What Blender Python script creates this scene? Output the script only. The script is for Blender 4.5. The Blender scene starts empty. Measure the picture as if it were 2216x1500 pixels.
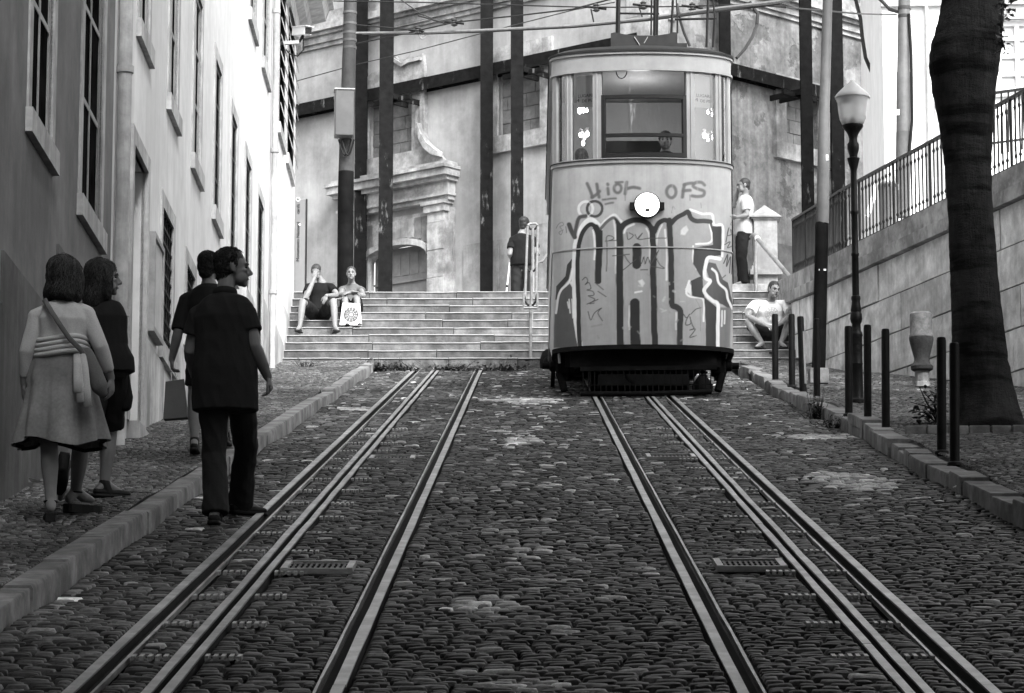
import bpy, bmesh, math, random
import numpy as np
from mathutils import Vector, Matrix, noise
random.seed(7)
rng = np.random.default_rng(7)
R = math.radians
SC = bpy.context.scene
COL = SC.collection

# ------------------------------------------------------------------ camera and street frame
F = 7000.0; G = 0.19; HV = 1.65
TH = math.atan(G); PITCH = TH - math.atan(180 / F); YAW = math.atan(36 / F)
CAM = Vector((0, 0, HV))
fwd = Vector((-math.sin(YAW) * math.cos(PITCH), math.cos(YAW) * math.cos(PITCH), math.sin(PITCH)))
rgt = Vector((math.cos(YAW), math.sin(YAW), 0))
upv = rgt.cross(fwd)
YEND = 49.3                      # the street ends here at the stone steps

def ray(px, py):
    return fwd + rgt * ((px - 1108) / F) - upv * ((py - 750) / F)
def onY(px, py, Y):
    d = ray(px, py)
    return CAM + d * (Y / d.y)
def onS(px, py, h=0.0):
    d = ray(px, py)
    t = (HV - h) / (G * d.y - d.z)
    return CAM + d * t
def onZ(px, py, z):
    d = ray(px, py)
    return CAM + d * ((z - HV) / d.z)
def zs(y):
    return G * min(y, YEND)

# ------------------------------------------------------------------ object helpers
def tag(o, label=None, cat=None, group=None, kind=None):
    if label: o['label'] = label
    if cat: o['category'] = cat
    if group: o['group'] = group
    if kind: o['kind'] = kind
    return o
def thing(name, label, cat, loc=(0, 0, 0), group=None):
    o = bpy.data.objects.new(name, None)
    o.empty_display_size = 0.1
    COL.objects.link(o)
    o.location = loc
    return tag(o, label, cat, group)
def wloc(o):
    v = Vector((0, 0, 0))
    while o is not None:
        v += Vector(o.location); o = o.parent
    return v
def link_mesh(name, me, mats, parent=None, smooth=False, angle=None):
    for m in (mats if isinstance(mats, (list, tuple)) else [mats]):
        me.materials.append(m)
    if smooth:
        me.polygons.foreach_set('use_smooth', [True] * len(me.polygons))
        if angle:
            try: me.set_sharp_from_angle(angle=R(angle))
            except Exception: pass
    o = bpy.data.objects.new(name, me)
    COL.objects.link(o)
    if parent is not None:
        o.parent = parent
        me.transform(Matrix.Translation(-wloc(parent)))
    return o
def copy_tree(o, parent=None):
    c = o.copy(); COL.objects.link(c)
    if parent is not None: c.parent = parent
    for ch in list(o.children):
        copy_tree(ch, c)
    return c

class MB:
    """collects polygons in world coordinates, then links them as one mesh object"""
    def __init__(s): s.v = []; s.f = []; s.mi = []
    def add(s, vs, fs, mi=0):
        b = len(s.v)
        s.v.extend([tuple(v) for v in vs])
        for f in fs:
            s.f.append(tuple(b + i for i in f)); s.mi.append(mi)
        return s
    def box(s, c, size, rot=None, mi=0):
        c = Vector(c); hx, hy, hz = size[0] / 2, size[1] / 2, size[2] / 2
        vs = [Vector((x, y, z)) for x in (-hx, hx) for y in (-hy, hy) for z in (-hz, hz)]
        if rot is not None: vs = [rot @ v for v in vs]
        return s.add([c + v for v in vs], [(0, 1, 3, 2), (4, 6, 7, 5), (0, 4, 5, 1), (2, 3, 7, 6), (0, 2, 6, 4), (1, 5, 7, 3)], mi)
    def bar(s, a, b, w, h=None, up=(0, 0, 1), mi=0):
        a = Vector(a); b = Vector(b); h = h or w
        t = (b - a).normalized(); u = Vector(up)
        if abs(t.dot(u)) > .98: u = Vector((0, 1, 0))
        sd = t.cross(u).normalized(); u = sd.cross(t)
        vs = []
        for p in (a, b):
            for i, j in ((-1, -1), (1, -1), (1, 1), (-1, 1)):
                vs.append(p + sd * (i * w / 2) + u * (j * h / 2))
        return s.add(vs, [(0, 1, 2, 3), (7, 6, 5, 4), (0, 4, 5, 1), (1, 5, 6, 2), (2, 6, 7, 3), (3, 7, 4, 0)], mi)
    def tube(s, pts, r, n=10, cap=True, mi=0, side=None):
        """tapered tube; r scalar, list, or list of (a, b) half widths along side / depth"""
        pts = [Vector(p) for p in pts]; m = len(pts)
        if not isinstance(r, (list, tuple)): r = [r] * m
        base = len(s.v); prev = None
        for i, p in enumerate(pts):
            t = (pts[min(i + 1, m - 1)] - pts[max(i - 1, 0)])
            if t.length < 1e-9: t = Vector((0, 0, 1))
            t.normalize()
            ref = Vector(side[i]) if isinstance(side, list) else (Vector(side) if side is not None else prev)
            if ref is None or abs(ref.normalized().dot(t)) > .97:
                ref = Vector((1, 0, 0)) if abs(t.x) < .8 else Vector((0, 1, 0))
            sd = (ref - t * ref.dot(t)).normalized(); dp = t.cross(sd); prev = sd
            a, b = r[i] if isinstance(r[i], (list, tuple)) else (r[i], r[i])
            for k in range(n):
                w = 2 * math.pi * k / n
                s.v.append(tuple(p + sd * (a * math.cos(w)) + dp * (b * math.sin(w))))
        for i in range(m - 1):
            for k in range(n):
                k2 = (k + 1) % n
                s.f.append((base + i * n + k, base + i * n + k2, base + (i + 1) * n + k2, base + (i + 1) * n + k)); s.mi.append(mi)
        if cap:
            s.f.append(tuple(base + k for k in reversed(range(n)))); s.mi.append(mi)
            s.f.append(tuple(base + (m - 1) * n + k for k in range(n))); s.mi.append(mi)
        return s
    def capsule(s, pts, r, n=12, side=None):
        """tube with rounded ends"""
        pts = [Vector(p) for p in pts]
        rr = [(x, x) if not isinstance(x, (list, tuple)) else tuple(x) for x in (r if isinstance(r, (list, tuple)) else [r] * len(pts))]
        P = []; Q = []; S = []
        sd = side if isinstance(side, list) else [side] * len(pts)
        d0 = (pts[0] - pts[1]).normalized(); d1 = (pts[-1] - pts[-2]).normalized()
        e0 = min(rr[0]); e1 = min(rr[-1])
        for w in (85, 60, 30):
            P.append(pts[0] + d0 * e0 * math.sin(R(w))); Q.append(tuple(x * math.cos(R(w)) for x in rr[0])); S.append(sd[0])
        for p, q, z in zip(pts, rr, sd): P.append(p); Q.append(q); S.append(z)
        for w in (30, 60, 85):
            P.append(pts[-1] + d1 * e1 * math.sin(R(w))); Q.append(tuple(x * math.cos(R(w)) for x in rr[-1])); S.append(sd[-1])
        return s.tube(P, Q, n, True, 0, S if side is not None else None)
    def ellipsoid(s, c, r, rot=None, n=14, m=9):
        c = Vector(c); vs = []; fs = []
        for i in range(m + 1):
            t = math.pi * i / m
            for k in range(n):
                w = 2 * math.pi * k / n
                rad = max(math.sin(t), .02)
                p = Vector((r[0] * rad * math.cos(w), r[1] * rad * math.sin(w), r[2] * math.cos(t)))
                vs.append(c + (rot @ p if rot is not None else p))
        for i in range(m):
            for k in range(n):
                k2 = (k + 1) % n
                fs.append((i * n + k, (i + 1) * n + k, (i + 1) * n + k2, i * n + k2))
        fs.append(tuple(range(n))); fs.append(tuple(reversed([m * n + k for k in range(n)])))
        return s.add(vs, fs)
    def lathe(s, base, prof, n=20, axis=(0, 0, 1), mi=0, cap=True):
        """prof: list of (radius, height)"""
        b = Vector(base); ax = Vector(axis).normalized()
        return s.tube([b + ax * h for r_, h in prof], [r_ for r_, h in prof], n, cap, mi)
    def prism(s, pl, poly, o0, o1, mi=0):
        n = len(poly)
        vs = [pl.pt(a, z, o1) for a, z in poly] + [pl.pt(a, z, o0) for a, z in poly]
        fs = [tuple(range(n)), tuple(reversed(range(n, 2 * n)))]
        for i in range(n):
            j = (i + 1) % n
            fs.append((i, n + i, n + j, j))
        return s.add(vs, fs, mi)
    def rect(s, pl, a0, a1, z0, z1, o0, o1, mi=0):
        return s.prism(pl, [(a0, z0), (a1, z0), (a1, z1), (a0, z1)], o0, o1, mi)
    def mesh(s, name='mesh', fix=True):
        me = bpy.data.meshes.new(name)
        me.from_pydata(s.v, [], s.f)
        me.polygons.foreach_set('material_index', s.mi)
        if fix:
            bm = bmesh.new(); bm.from_mesh(me)
            bmesh.ops.recalc_face_normals(bm, faces=bm.faces)
            bm.to_mesh(me); bm.free()
        me.update()
        return me
    def build(s, name, mats, parent=None, smooth=False, angle=40, bevel=0, fix=True):
        me = s.mesh(name, fix)
        if bevel:
            bm = bmesh.new(); bm.from_mesh(me)
            bmesh.ops.remove_doubles(bm, verts=bm.verts, dist=1e-5)
            ed = [e for e in bm.edges if len(e.link_faces) == 2 and e.calc_face_angle(0) > R(40)]
            bmesh.ops.bevel(bm, geom=ed, offset=bevel, segments=2, affect='EDGES', profile=.5)
            bm.to_mesh(me); bm.free()
        return link_mesh(name, me, mats, parent, smooth, angle)

def np_mesh(name, verts, quads, attrs=None, smooth=True):
    me = bpy.data.meshes.new(name)
    verts = np.ascontiguousarray(verts, dtype=np.float32).reshape(-1, 3)
    quads = np.ascontiguousarray(quads, dtype=np.int32).reshape(-1, 4)
    me.vertices.add(len(verts)); me.vertices.foreach_set('co', verts.ravel())
    me.loops.add(quads.size); me.loops.foreach_set('vertex_index', quads.ravel())
    me.polygons.add(len(quads))
    me.polygons.foreach_set('loop_start', np.arange(0, quads.size, 4, dtype=np.int32))
    me.polygons.foreach_set('loop_total', np.full(len(quads), 4, dtype=np.int32))
    me.polygons.foreach_set('use_smooth', np.full(len(quads), smooth))
    for k, a in (attrs or {}).items():
        at = me.attributes.new(k, 'FLOAT', 'POINT')
        at.data.foreach_set('value', np.ascontiguousarray(a, dtype=np.float32))
    me.update(calc_edges=True); me.validate()
    return me

class Plane:
    """an upright plane: s runs along u, z is height, o is the distance out of the wall towards the street"""
    def __init__(s, P0, u):
        s.P0 = Vector((P0[0], P0[1], 0)); s.u = Vector((u[0], u[1], 0)).normalized()
        n = Vector((s.u.y, -s.u.x, 0))
        if n.dot(Vector((0, 0, 0)) - s.P0) < 0: n = -n
        s.n = n
    def pt(s, a, z, o=0.0):
        return s.P0 + s.u * a + s.n * o + Vector((0, 0, z))
    def hit(s, px, py, o=0.0):
        d = ray(px, py)
        t = (s.P0 + s.n * o - CAM).dot(s.n) / d.dot(s.n)
        p = CAM + d * t
        return ((p - s.P0).dot(s.u), p.z)
    def holes(s, mb, s0, s1, z0, z1, holes, depth):
        xs = sorted({s0, s1, *[h[0] for h in holes], *[h[1] for h in holes]})
        zz = sorted({z0, z1, *[h[2] for h in holes], *[h[3] for h in holes]})
        for i in range(len(xs) - 1):
            run = None
            for j in range(len(zz) - 1):
                cx = (xs[i] + xs[i + 1]) / 2; cz = (zz[j] + zz[j + 1]) / 2
                inside = any(h[0] < cx < h[1] and h[2] < cz < h[3] for h in holes)
                if not inside:
                    mb.add([s.pt(xs[i], zz[j]), s.pt(xs[i + 1], zz[j]), s.pt(xs[i + 1], zz[j + 1]), s.pt(xs[i], zz[j + 1])], [(0, 1, 2, 3)])
        for a, b, c, d in holes:
            for p, q in (((a, c), (b, c)), ((b, c), (b, d)), ((b, d), (a, d)), ((a, d), (a, c))):
                mb.add([s.pt(*p), s.pt(*q), s.pt(q[0], q[1], -depth), s.pt(p[0], p[1], -depth)], [(0, 1, 2, 3)])

# ------------------------------------------------------------------ materials (all greys: the photograph is black and white)
class NT:
    def __init__(s, name):
        s.m = bpy.data.materials.new(name); s.m.use_nodes = True
        s.t = s.m.node_tree; s.t.nodes.clear()
        s.out = s.n('ShaderNodeOutputMaterial')
        s.b = s.n('ShaderNodeBsdfPrincipled')
        s.l(s.b.outputs[0], s.out.inputs[0])
    def n(s, t, **kw):
        x = s.t.nodes.new(t)
        for k, v in kw.items(): setattr(x, k, v)
        return x
    def l(s, a, b): s.t.links.new(a, b)
    def val(s, x, sock):
        if isinstance(x, (int, float)): sock.default_value = x
        else: s.l(x, sock)
    def math(s, op, a, b=0.0, clamp=False):
        x = s.n('ShaderNodeMath', operation=op, use_clamp=clamp)
        s.val(a, x.inputs[0]); s.val(b, x.inputs[1])
        return x.outputs[0]
    def remap(s, x, a, b, c, d):
        m = s.n('ShaderNodeMapRange'); m.clamp = True
        s.l(x, m.inputs[0])
        for i, v in enumerate((a, b, c, d)): m.inputs[i + 1].default_value = v
        return m.outputs[0]
    def coord(s, scale=(1, 1, 1)):
        tc = s.n('ShaderNodeTexCoord'); mp = s.n('ShaderNodeMapping')
        mp.inputs['Scale'].default_value = scale
        s.l(tc.outputs['Object'], mp.inputs[0])
        return mp.outputs[0]
    def noise(s, scale, detail=5, rough=.6, sc=(1, 1, 1)):
        x = s.n('ShaderNodeTexNoise'); x.inputs['Scale'].default_value = scale
        x.inputs['Detail'].default_value = detail; x.inputs['Roughness'].default_value = rough
        s.l(s.coord(sc), x.inputs['Vector'])
        return x.outputs[0]
    def attr(s, name):
        x = s.n('ShaderNodeAttribute'); x.attribute_name = name
        return x.outputs['Fac']
    def bump(s, h, strength=.3, dist=.01):
        x = s.n('ShaderNodeBump'); x.inputs['Strength'].default_value = strength
        x.inputs['Distance'].default_value = dist
        s.l(h, x.inputs['Height']); s.l(x.outputs[0], s.b.inputs['Normal'])
    def color(s, v):
        if isinstance(v, (int, float)): s.b.inputs['Base Color'].default_value = (v, v, v, 1)
        else: s.l(v, s.b.inputs['Base Color'])
    def done(s, rough=.8, spec=.3, metal=0):
        if not isinstance(rough, (int, float)): s.l(rough, s.b.inputs['Roughness'])
        else: s.b.inputs['Roughness'].default_value = rough
        s.b.inputs['Specular IOR Level'].default_value = spec
        s.b.inputs['Metallic'].default_value = metal
        return s.m

def mat(name, v, rough=.8, var=.25, scale=6., bump=.0, bscale=None, bdist=.01, spec=.3, metal=0, stain=0., sscale=1., streak=0., dirt_lo=.45, tint=None):
    """v mid grey, var fine mottling, stain large darker patches, streak vertical run-off marks"""
    t = NT(name)
    n1 = t.noise(scale, 6, .65)
    c = t.remap(n1, .3, .7, v * (1 - var), v * (1 + var))
    if stain:
        c = t.math('MULTIPLY', c, t.remap(t.noise(sscale, 7, .7), .42, .62, 1 - stain, 1.0))
    if streak:
        c = t.math('MULTIPLY', c, t.remap(t.noise(1.0, 6, .7, (5, 5, .35)), .38, .6, 1 - streak, 1.0))
    if tint: c = t.math('MULTIPLY', c, t.attr(tint))
    t.color(c)
    if bump: t.bump(t.noise(bscale or scale * 3, 6, .7), bump, bdist)
    return t.done(rough, spec, metal)

def glass_mat(name, tintv=1.0, refl=1.0):
    t = NT(name); t.t.nodes.remove(t.b)
    tr = t.n('ShaderNodeBsdfTransparent'); tr.inputs[0].default_value = (tintv, tintv, tintv, 1)
    gl = t.n('ShaderNodeBsdfGlossy'); gl.inputs['Roughness'].default_value = .03
    fr = t.n('ShaderNodeFresnel'); fr.inputs[0].default_value = 1.5
    mx = t.n('ShaderNodeMixShader')
    t.l(t.math('MULTIPLY', fr.outputs[0], refl), mx.inputs[0]); t.l(tr.outputs[0], mx.inputs[1]); t.l(gl.outputs[0], mx.inputs[2])
    t.l(mx.outputs[0], t.out.inputs[0])
    return t.m
def emit_mat(name, strength, v=1.0):
    t = NT(name)
    t.color(.8); t.b.inputs['Emission Color'].default_value = (v, v, v, 1)
    t.b.inputs['Emission Strength'].default_value = strength
    return t.done(.4)

def text_mesh(txt, size, extrude=.002, align='CENTER', shear=0):
    c = bpy.data.curves.new('text', 'FONT'); c.body = txt; c.size = size; c.extrude = extrude
    c.align_x = align; c.align_y = 'CENTER'; c.resolution_u = 2; c.shear = shear
    o = bpy.data.objects.new('text', c); COL.objects.link(o)
    dg = bpy.context.evaluated_depsgraph_get()
    me = bpy.data.meshes.new_from_object(o.evaluated_get(dg))
    bpy.data.objects.remove(o); bpy.data.curves.remove(c)
    me.materials.clear()
    return me
# ------------------------------------------------------------------ camera, world, sun
cam = bpy.data.cameras.new('camera'); cam.lens = F / 2216 * 36; cam.sensor_width = 36
cam.clip_start = .1; cam.clip_end = 3000
co = bpy.data.objects.new('camera', cam); COL.objects.link(co)
co.location = CAM; co.rotation_euler = (math.pi / 2 + PITCH, 0, YAW)
SC.camera = co
SUN_EL, SUN_AZ = 42, 156          # high, soft, from behind the camera
w = bpy.data.worlds.new('World'); SC.world = w; w.use_nodes = True
nt = w.node_tree; nt.nodes.clear()
sky = nt.nodes.new('ShaderNodeTexSky'); sky.sky_type = 'NISHITA'; sky.sun_disc = False
sky.sun_elevation = R(SUN_EL); sky.sun_rotation = R(SUN_AZ); sky.dust_density = 4; sky.air_density = 1.5
bw = nt.nodes.new('ShaderNodeRGBToBW'); bg = nt.nodes.new('ShaderNodeBackground'); wo = nt.nodes.new('ShaderNodeOutputWorld')
bg.inputs[1].default_value = .15
nt.links.new(sky.outputs[0], bw.inputs[0]); nt.links.new(bw.outputs[0], bg.inputs[0]); nt.links.new(bg.outputs[0], wo.inputs[0])
sl = bpy.data.lights.new('sun', 'SUN'); sl.energy = 1.5; sl.angle = R(25)
so = bpy.data.objects.new('sun', sl); COL.objects.link(so)
az = R(SUN_AZ); sd = Vector((math.sin(az) * math.cos(R(SUN_EL)), math.cos(az) * math.cos(R(SUN_EL)), math.sin(R(SUN_EL))))
so.rotation_euler = sd.to_track_quat('Z', 'Y').to_euler(); so.location = (0, -5, 40)
SC.view_settings.view_transform = 'Standard'; SC.view_settings.look = 'None'
SC.view_settings.gamma = 1; SC.view_settings.exposure = 1.95

# ------------------------------------------------------------------ shared materials
m_soil = mat('joint_soil', .035, .95, .4, 20, .4)
def stone_mat(name, v, rough, var=.3):
    t = NT(name)
    c = t.math('MULTIPLY', t.remap(t.noise(9, 6, .7), .3, .7, v * (1 - var), v * (1 + var)), t.attr('tint'))
    c = t.math('MULTIPLY', c, t.remap(t.noise(.55, 5, .6), .36, .64, .55, 1.25))
    c = t.math('MULTIPLY', c, t.remap(t.noise(60, 3, .6), .35, .65, .75, 1.2))
    t.color(c); t.bump(t.noise(45, 4, .7), .35, .008)
    return t.done(rough, .08)
m_cobble = stone_mat('basalt_cobble', .068, .5)
m_calcada = stone_mat('limestone_setts', .085, .6)
m_steel = mat('rail_steel', .5, .38, .3, 4, .15, 60, spec=.5, metal=.35, stain=.4, sscale=3)
m_groove = mat('groove_dirt_shade', .012, .95, .4, 12)
m_kerb = mat('kerb_stone', .25, .8, .3, 7, .5, 30, .008, stain=.5, sscale=2.2, spec=.1)
m_step = mat('step_limestone', .155, .8, .3, 8, .4, 25, stain=.55, sscale=2.6, streak=.2, tint='tint')
m_nosing = mat('worn_step_nosing', .3, .6, .12, 6, .15, 25)
m_iron = mat('painted_iron', .009, .5, .4, 8, .12, 40, spec=.15)
m_black = mat('black_grime', .01, .7, .4, 12, .3)
m_grate = mat('cast_iron_grate', .42, .45, .3, 9, .3, spec=.5, metal=.3)
m_stone = mat('pale_wall_stone', .82, .8, .26, 5, .6, 26, .015, stain=.28, sscale=2.4, streak=.18, tint='tint')
m_coping = mat('coping_stone', .40, .8, .25, 5, .35, 18, stain=.55, sscale=1.7)

# ------------------------------------------------------------------ ground sheet, far hill
mb = MB()
Y0 = -70.0
xs = (-80, -4.0, 0, 4.0, 90)
def gz(y): return G * min(y, YEND) - .30
rows = [Y0, -20, 0, 20, YEND]
for i in range(len(rows) - 1):
    for j in range(len(xs) - 1):
        mb.add([(xs[j], rows[i], gz(rows[i])), (xs[j + 1], rows[i], gz(rows[i])), (xs[j + 1], rows[i + 1], gz(rows[i + 1])), (xs[j], rows[i + 1], gz(rows[i + 1]))], [(0, 1, 2, 3)])
for j in range(len(xs) - 1):
    z = gz(YEND)
    mb.add([(xs[j], YEND, z), (xs[j + 1], YEND, z), (xs[j + 1], 900, z + 2), (xs[j], 900, z + 2)], [(0, 1, 2, 3)])
tag(mb.build('ground', m_soil), kind='structure')

# ------------------------------------------------------------------ stone setts
def grid(A):
    global GX, GY, EDGE, NQ, NV, RR, CORN, Q
    A = np.array(A)
    GX, GY = np.meshgrid(A, A, indexing='xy')
    EDGE = ((np.abs(GX) > .9) | (np.abs(GY) > .9)).reshape(-1)
    GX = GX.reshape(-1); GY = GY.reshape(-1)
    NQ = len(A); NV = NQ * NQ
    RR = (np.abs(GX) ** 3.2 + np.abs(GY) ** 3.2) ** (1 / 3.2)       # 1 along a rounded square
    CORN = np.where((np.abs(GX) > .7) & (np.abs(GY) > .7), .9, 1.0)
    Q = np.array([(j * NQ + i, j * NQ + i + 1, (j + 1) * NQ + i + 1, (j + 1) * NQ + i) for j in range(NQ - 1) for i in range(NQ - 1)])
grid([-1, -.84, -.4, .4, .84, 1.0])
def setts(intervals, y0, y1, lx, ly, h, drop, hj, dome, tint, gap=.009, wob=.02, arch=0.0):
    """rows of separate stones laid across the street; intervals(y) gives the x stretches to fill"""
    S = []
    y = y0; row = 0
    while y < y1:
        d = ly * rng.uniform(.82, 1.2)
        ph = rng.uniform(0, 6.28)
        for (xa, xb) in intervals(y):
            x = xa - rng.uniform(0, .3) * lx
            while x < xb - .02:
                wd = lx * rng.uniform(.62, 1.4)
                a = max(x, xa); b = min(x + wd, xb)
                if xb - b < lx * .35: b = xb
                if b - a > .025:
                    cx = (a + b) / 2
                    S.append((cx, y + d / 2 + wob * math.sin(cx * 1.7 + ph * .15 + y * .6) + arch * (cx * cx), (b - a) / 2 - gap / 2, d / 2 - gap / 2))
                x = b if b == xb else x + wd
                if b == xb: break
        y += d; row += 1
    S = np.array(S); n = len(S)
    jx = rng.uniform(.9, 1.04, (n, NV)) * CORN; jy = rng.uniform(.9, 1.04, (n, NV)) * CORN
    rot = rng.normal(0, .05, (n, 1))
    ux = GX[None] * S[:, 2:3] * jx; uy = GY[None] * S[:, 3:4] * jy
    vx = S[:, 0:1] + ux * np.cos(rot) - uy * np.sin(rot)
    vy = S[:, 1:2] + ux * np.sin(rot) + uy * np.cos(rot)
    tz = rng.normal(0, hj, (n, 1)) + rng.normal(0, .02, (n, 1)) * ux + rng.normal(0, .018, (n, 1)) * uy
    bumpz = rng.normal(0, .0008, (n, NV))
    dm = dome * rng.uniform(.4, 1.5, (n, 1))
    vz = G * vy + h(vx, vy) + tz + bumpz + dm * (1 - RR ** 2)[None] - drop * EDGE[None]
    V = np.stack([vx, vy, vz], -1).reshape(-1, 3)
    QQ = (Q[None] + (np.arange(n) * NV)[:, None, None]).reshape(-1, 4)
    T = np.repeat(tint(S), NV)
    return V, QQ, T
def lump(x, y, sc=.5, seed=0.):
    """gentle unevenness of the laid surface"""
    return .014 * np.sin(x * 2.1 * sc * 2 + y * .9 + seed) + .012 * np.sin(y * 1.7 - x * 1.3 + seed * 2) + .008 * np.sin(y * 3.3 + x * 4.1)

RAIL = dict(L=(-1.755, -.70), Rr=(.78, 1.775))
SLOT = dict(L=-1.40, Rr=1.465)
cuts = []                       # x stretches taken by steel
for k in ('L', 'Rr'):
    a, b = RAIL[k]
    cuts += [(a - .008, a + .122), (b - .122, b + .008), (SLOT[k] - .064, SLOT[k] + .064)]
cuts.sort()
KL, KR = -2.32, 3.05
def road_int(y):
    out = []; x = KL
    for a, b in cuts:
        out.append((x, a)); x = b
    out.append((x, KR)); return out
# pale limestone repairs: (x, y, half x, half y)
PATCH = [onS(1140, 1475), onS(1050, 1310), onS(1850, 1040), onS(1790, 945), onS(1130, 1178), onS(1130, 868), onS(770, 884), onS(1130, 955)]
PSZ = [(.2, .25), (.2, .35), (.36, .9), (.5, .6), (.18, .3), (.5, .7), (.24, .6), (.2, .5)]
def road_tint(S):
    n = len(S)
    t = np.clip(rng.lognormal(-.15, .62, n), .22, 3.2)
    c_ = 1 + 2.2 * np.exp(-(S[:, 0] / .55) ** 2)
    t = np.where(rng.random(n) < .026 * c_, rng.uniform(3.5, 11, n), t)  # pale stones, some painted bright as glints off worn tops
    for p, (hx, hy) in zip(PATCH, PSZ):
        r = ((S[:, 0] - p.x) / hx) ** 2 + ((S[:, 1] - p.y) / hy) ** 2
        t = np.where(r < rng.uniform(.6, 1.2, n), t * 1.2 + rng.uniform(3, 9, n), t)
    t = np.where(np.abs(S[:, 0] - KR) < .35 * rng.random(n), t * .55, t)
    return t
V, QQ, T = setts(road_int, 9.0, YEND - .05, .112, .082, lambda x, y: lump(x, y) * .7 - .004, .014, .0021, .0052, road_tint, .009)
# the road: one mesh, its bed below the stones
bed = [(KL - .3, -30, G * -30 - .055), (KR + .3, -30, G * -30 - .055), (KR + .3, YEND, G * YEND - .055), (KL - .3, YEND, G * YEND - .055)]
nb = len(V)
V = np.vstack([V, bed]); QQ = np.vstack([QQ, [[nb, nb + 1, nb + 2, nb + 3]]]); T = np.concatenate([T, [.25] * 4])
tag(link_mesh('street', np_mesh('street', V, QQ, {'tint': T}), m_cobble), kind='structure')

# ------------------------------------------------------------------ pavements
def wallx(y): return -3.115 - .0143 * y
KW_L, KW_R = .145, .2
grid([-1, -.8, .8, 1.0])
def lp_int(y): return [(wallx(y) - .02, KL - KW_L)]
def pav_tint(S):
    n = len(S); t = np.clip(rng.lognormal(-.05, .45, n), .3, 2.6)
    return np.where(rng.random(n) < .03, t * 1.7, t)
HP = .115
V, QQ, T = setts(lp_int, 9.0, YEND - .02, .066, .056, lambda x, y: HP + lump(x, y, .6, 1.) * .6, .009, .0012, .002, pav_tint, .006, .03)
nb = len(V); z9 = -70
V = np.vstack([V, [(-5, z9, G * z9 + HP - .04), (KL - .05, z9, G * z9 + HP - .04), (KL - .05, YEND, G * YEND + HP - .04), (-5, YEND, G * YEND + HP - .04)]])
QQ = np.vstack([QQ, [[nb, nb + 1, nb + 2, nb + 3]]]); T = np.concatenate([T, [.3] * 4])
tag(link_mesh('pavement_left', np_mesh('pavement_left', V, QQ, {'tint': T}), m_calcada), kind='structure')
RW0 = Vector((4.33, 46.11, 0)); RW1 = Vector((5.16, 42.35, 0)); ruv = (RW1 - RW0).normalized()
RWALL = Plane(RW0, ruv)                       # s grows towards the camera
def rwx(y): return RW0.x + (RW0.y - y) * ((ruv.x / -ruv.y) if y < RW0.y else .0514)
TREE = onS(2130, 926, HP)
def rp_int(y):
    x1 = min(rwx(y), 8.5)
    if abs(y - TREE.y) < .62: return [(KR + KW_R, TREE.x - .68), (TREE.x + .72, x1)]
    return [(KR + KW_R, x1)]
V, QQ, T = setts(rp_int, 16.0, YEND - .02, .078, .066, lambda x, y: HP + lump(x, y, .6, 2.) * .8, .010, .0016, .0026, pav_tint, .007, .03)
nb = len(V)
V = np.vstack([V, [(KR + .05, z9, G * z9 + HP - .045), (12, z9, G * z9 + HP - .045), (12, 38, G * 38 + HP - .045), (KR + .05, 38, G * 38 + HP - .045),
                   (KR + .05, 38, G * 38 + HP - .045), (7, 38, G * 38 + HP - .045), (4.4, YEND, G * YEND + HP - .045), (KR + .05, YEND, G * YEND + HP - .045)]])
QQ = np.vstack([QQ, [[nb, nb + 1, nb + 2, nb + 3], [nb + 4, nb + 5, nb + 6, nb + 7]]]); T = np.concatenate([T, [.3] * 8])
tag(link_mesh('pavement_right', np_mesh('pavement_right', V, QQ, {'tint': T}), m_calcada), kind='structure')

# ------------------------------------------------------------------ kerbs
def kerb(name, x_in, x_out, lo, hi, jit, y0, y1, wobx, gapp=.012):
    mb = MB(); y = y0
    while y < y1:
        L = rng.uniform(lo, hi); L = min(L, y1 - y)
        jx, jz = rng.normal(0, jit), rng.normal(0, jit * .8)
        n = max(2, int(L / .3)); pts = []; jb = abs(rng.normal(0, .004))
        for i in range(n + 1):
            yy = y + (L - gapp) * i / n
            ww = wobx(yy)
            e = 0
            s1 = 1 if x_out > x_in else -1
            top = G * yy + HP + .004 + jz
            b = .006 + jb
            xi, xo = x_in + ww + jx * .6, x_out + ww + jx * .6 + e
            pts.append([(xi, yy, G * yy - .2), (xi, yy, top - b * 1.6), (xi + s1 * b, yy, top), (xo - s1 * .008, yy, top), (xo, yy, top - .012), (xo, yy, G * yy - .2)])
        vs = [p for r in pts for p in r]; fs = []
        for i in range(n):
            for k in range(5): fs.append((i * 6 + k, i * 6 + k + 1, i * 6 + 7 + k, i * 6 + 6 + k))
        fs.append((0, 1, 2, 3, 4, 5)); fs.append(tuple(n * 6 + k for k in (5, 4, 3, 2, 1, 0)))
        mb.add(vs, fs); y += L
    o = mb.build(name, m_kerb, None, True, 35)
    tag(o, kind='structure'); return o
kerb('kerb_left', KL, KL - KW_L, .8, 1.9, .012, 8, 47.9, lambda y: .012 * math.sin(y * .7))
kerb('kerb_right', KR, KR + KW_R, .55, 1.5, .026, 14, 46.9, lambda y: .05 * math.sin(y * .45 + .5) + .02 * math.sin(y * 1.7))

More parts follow.
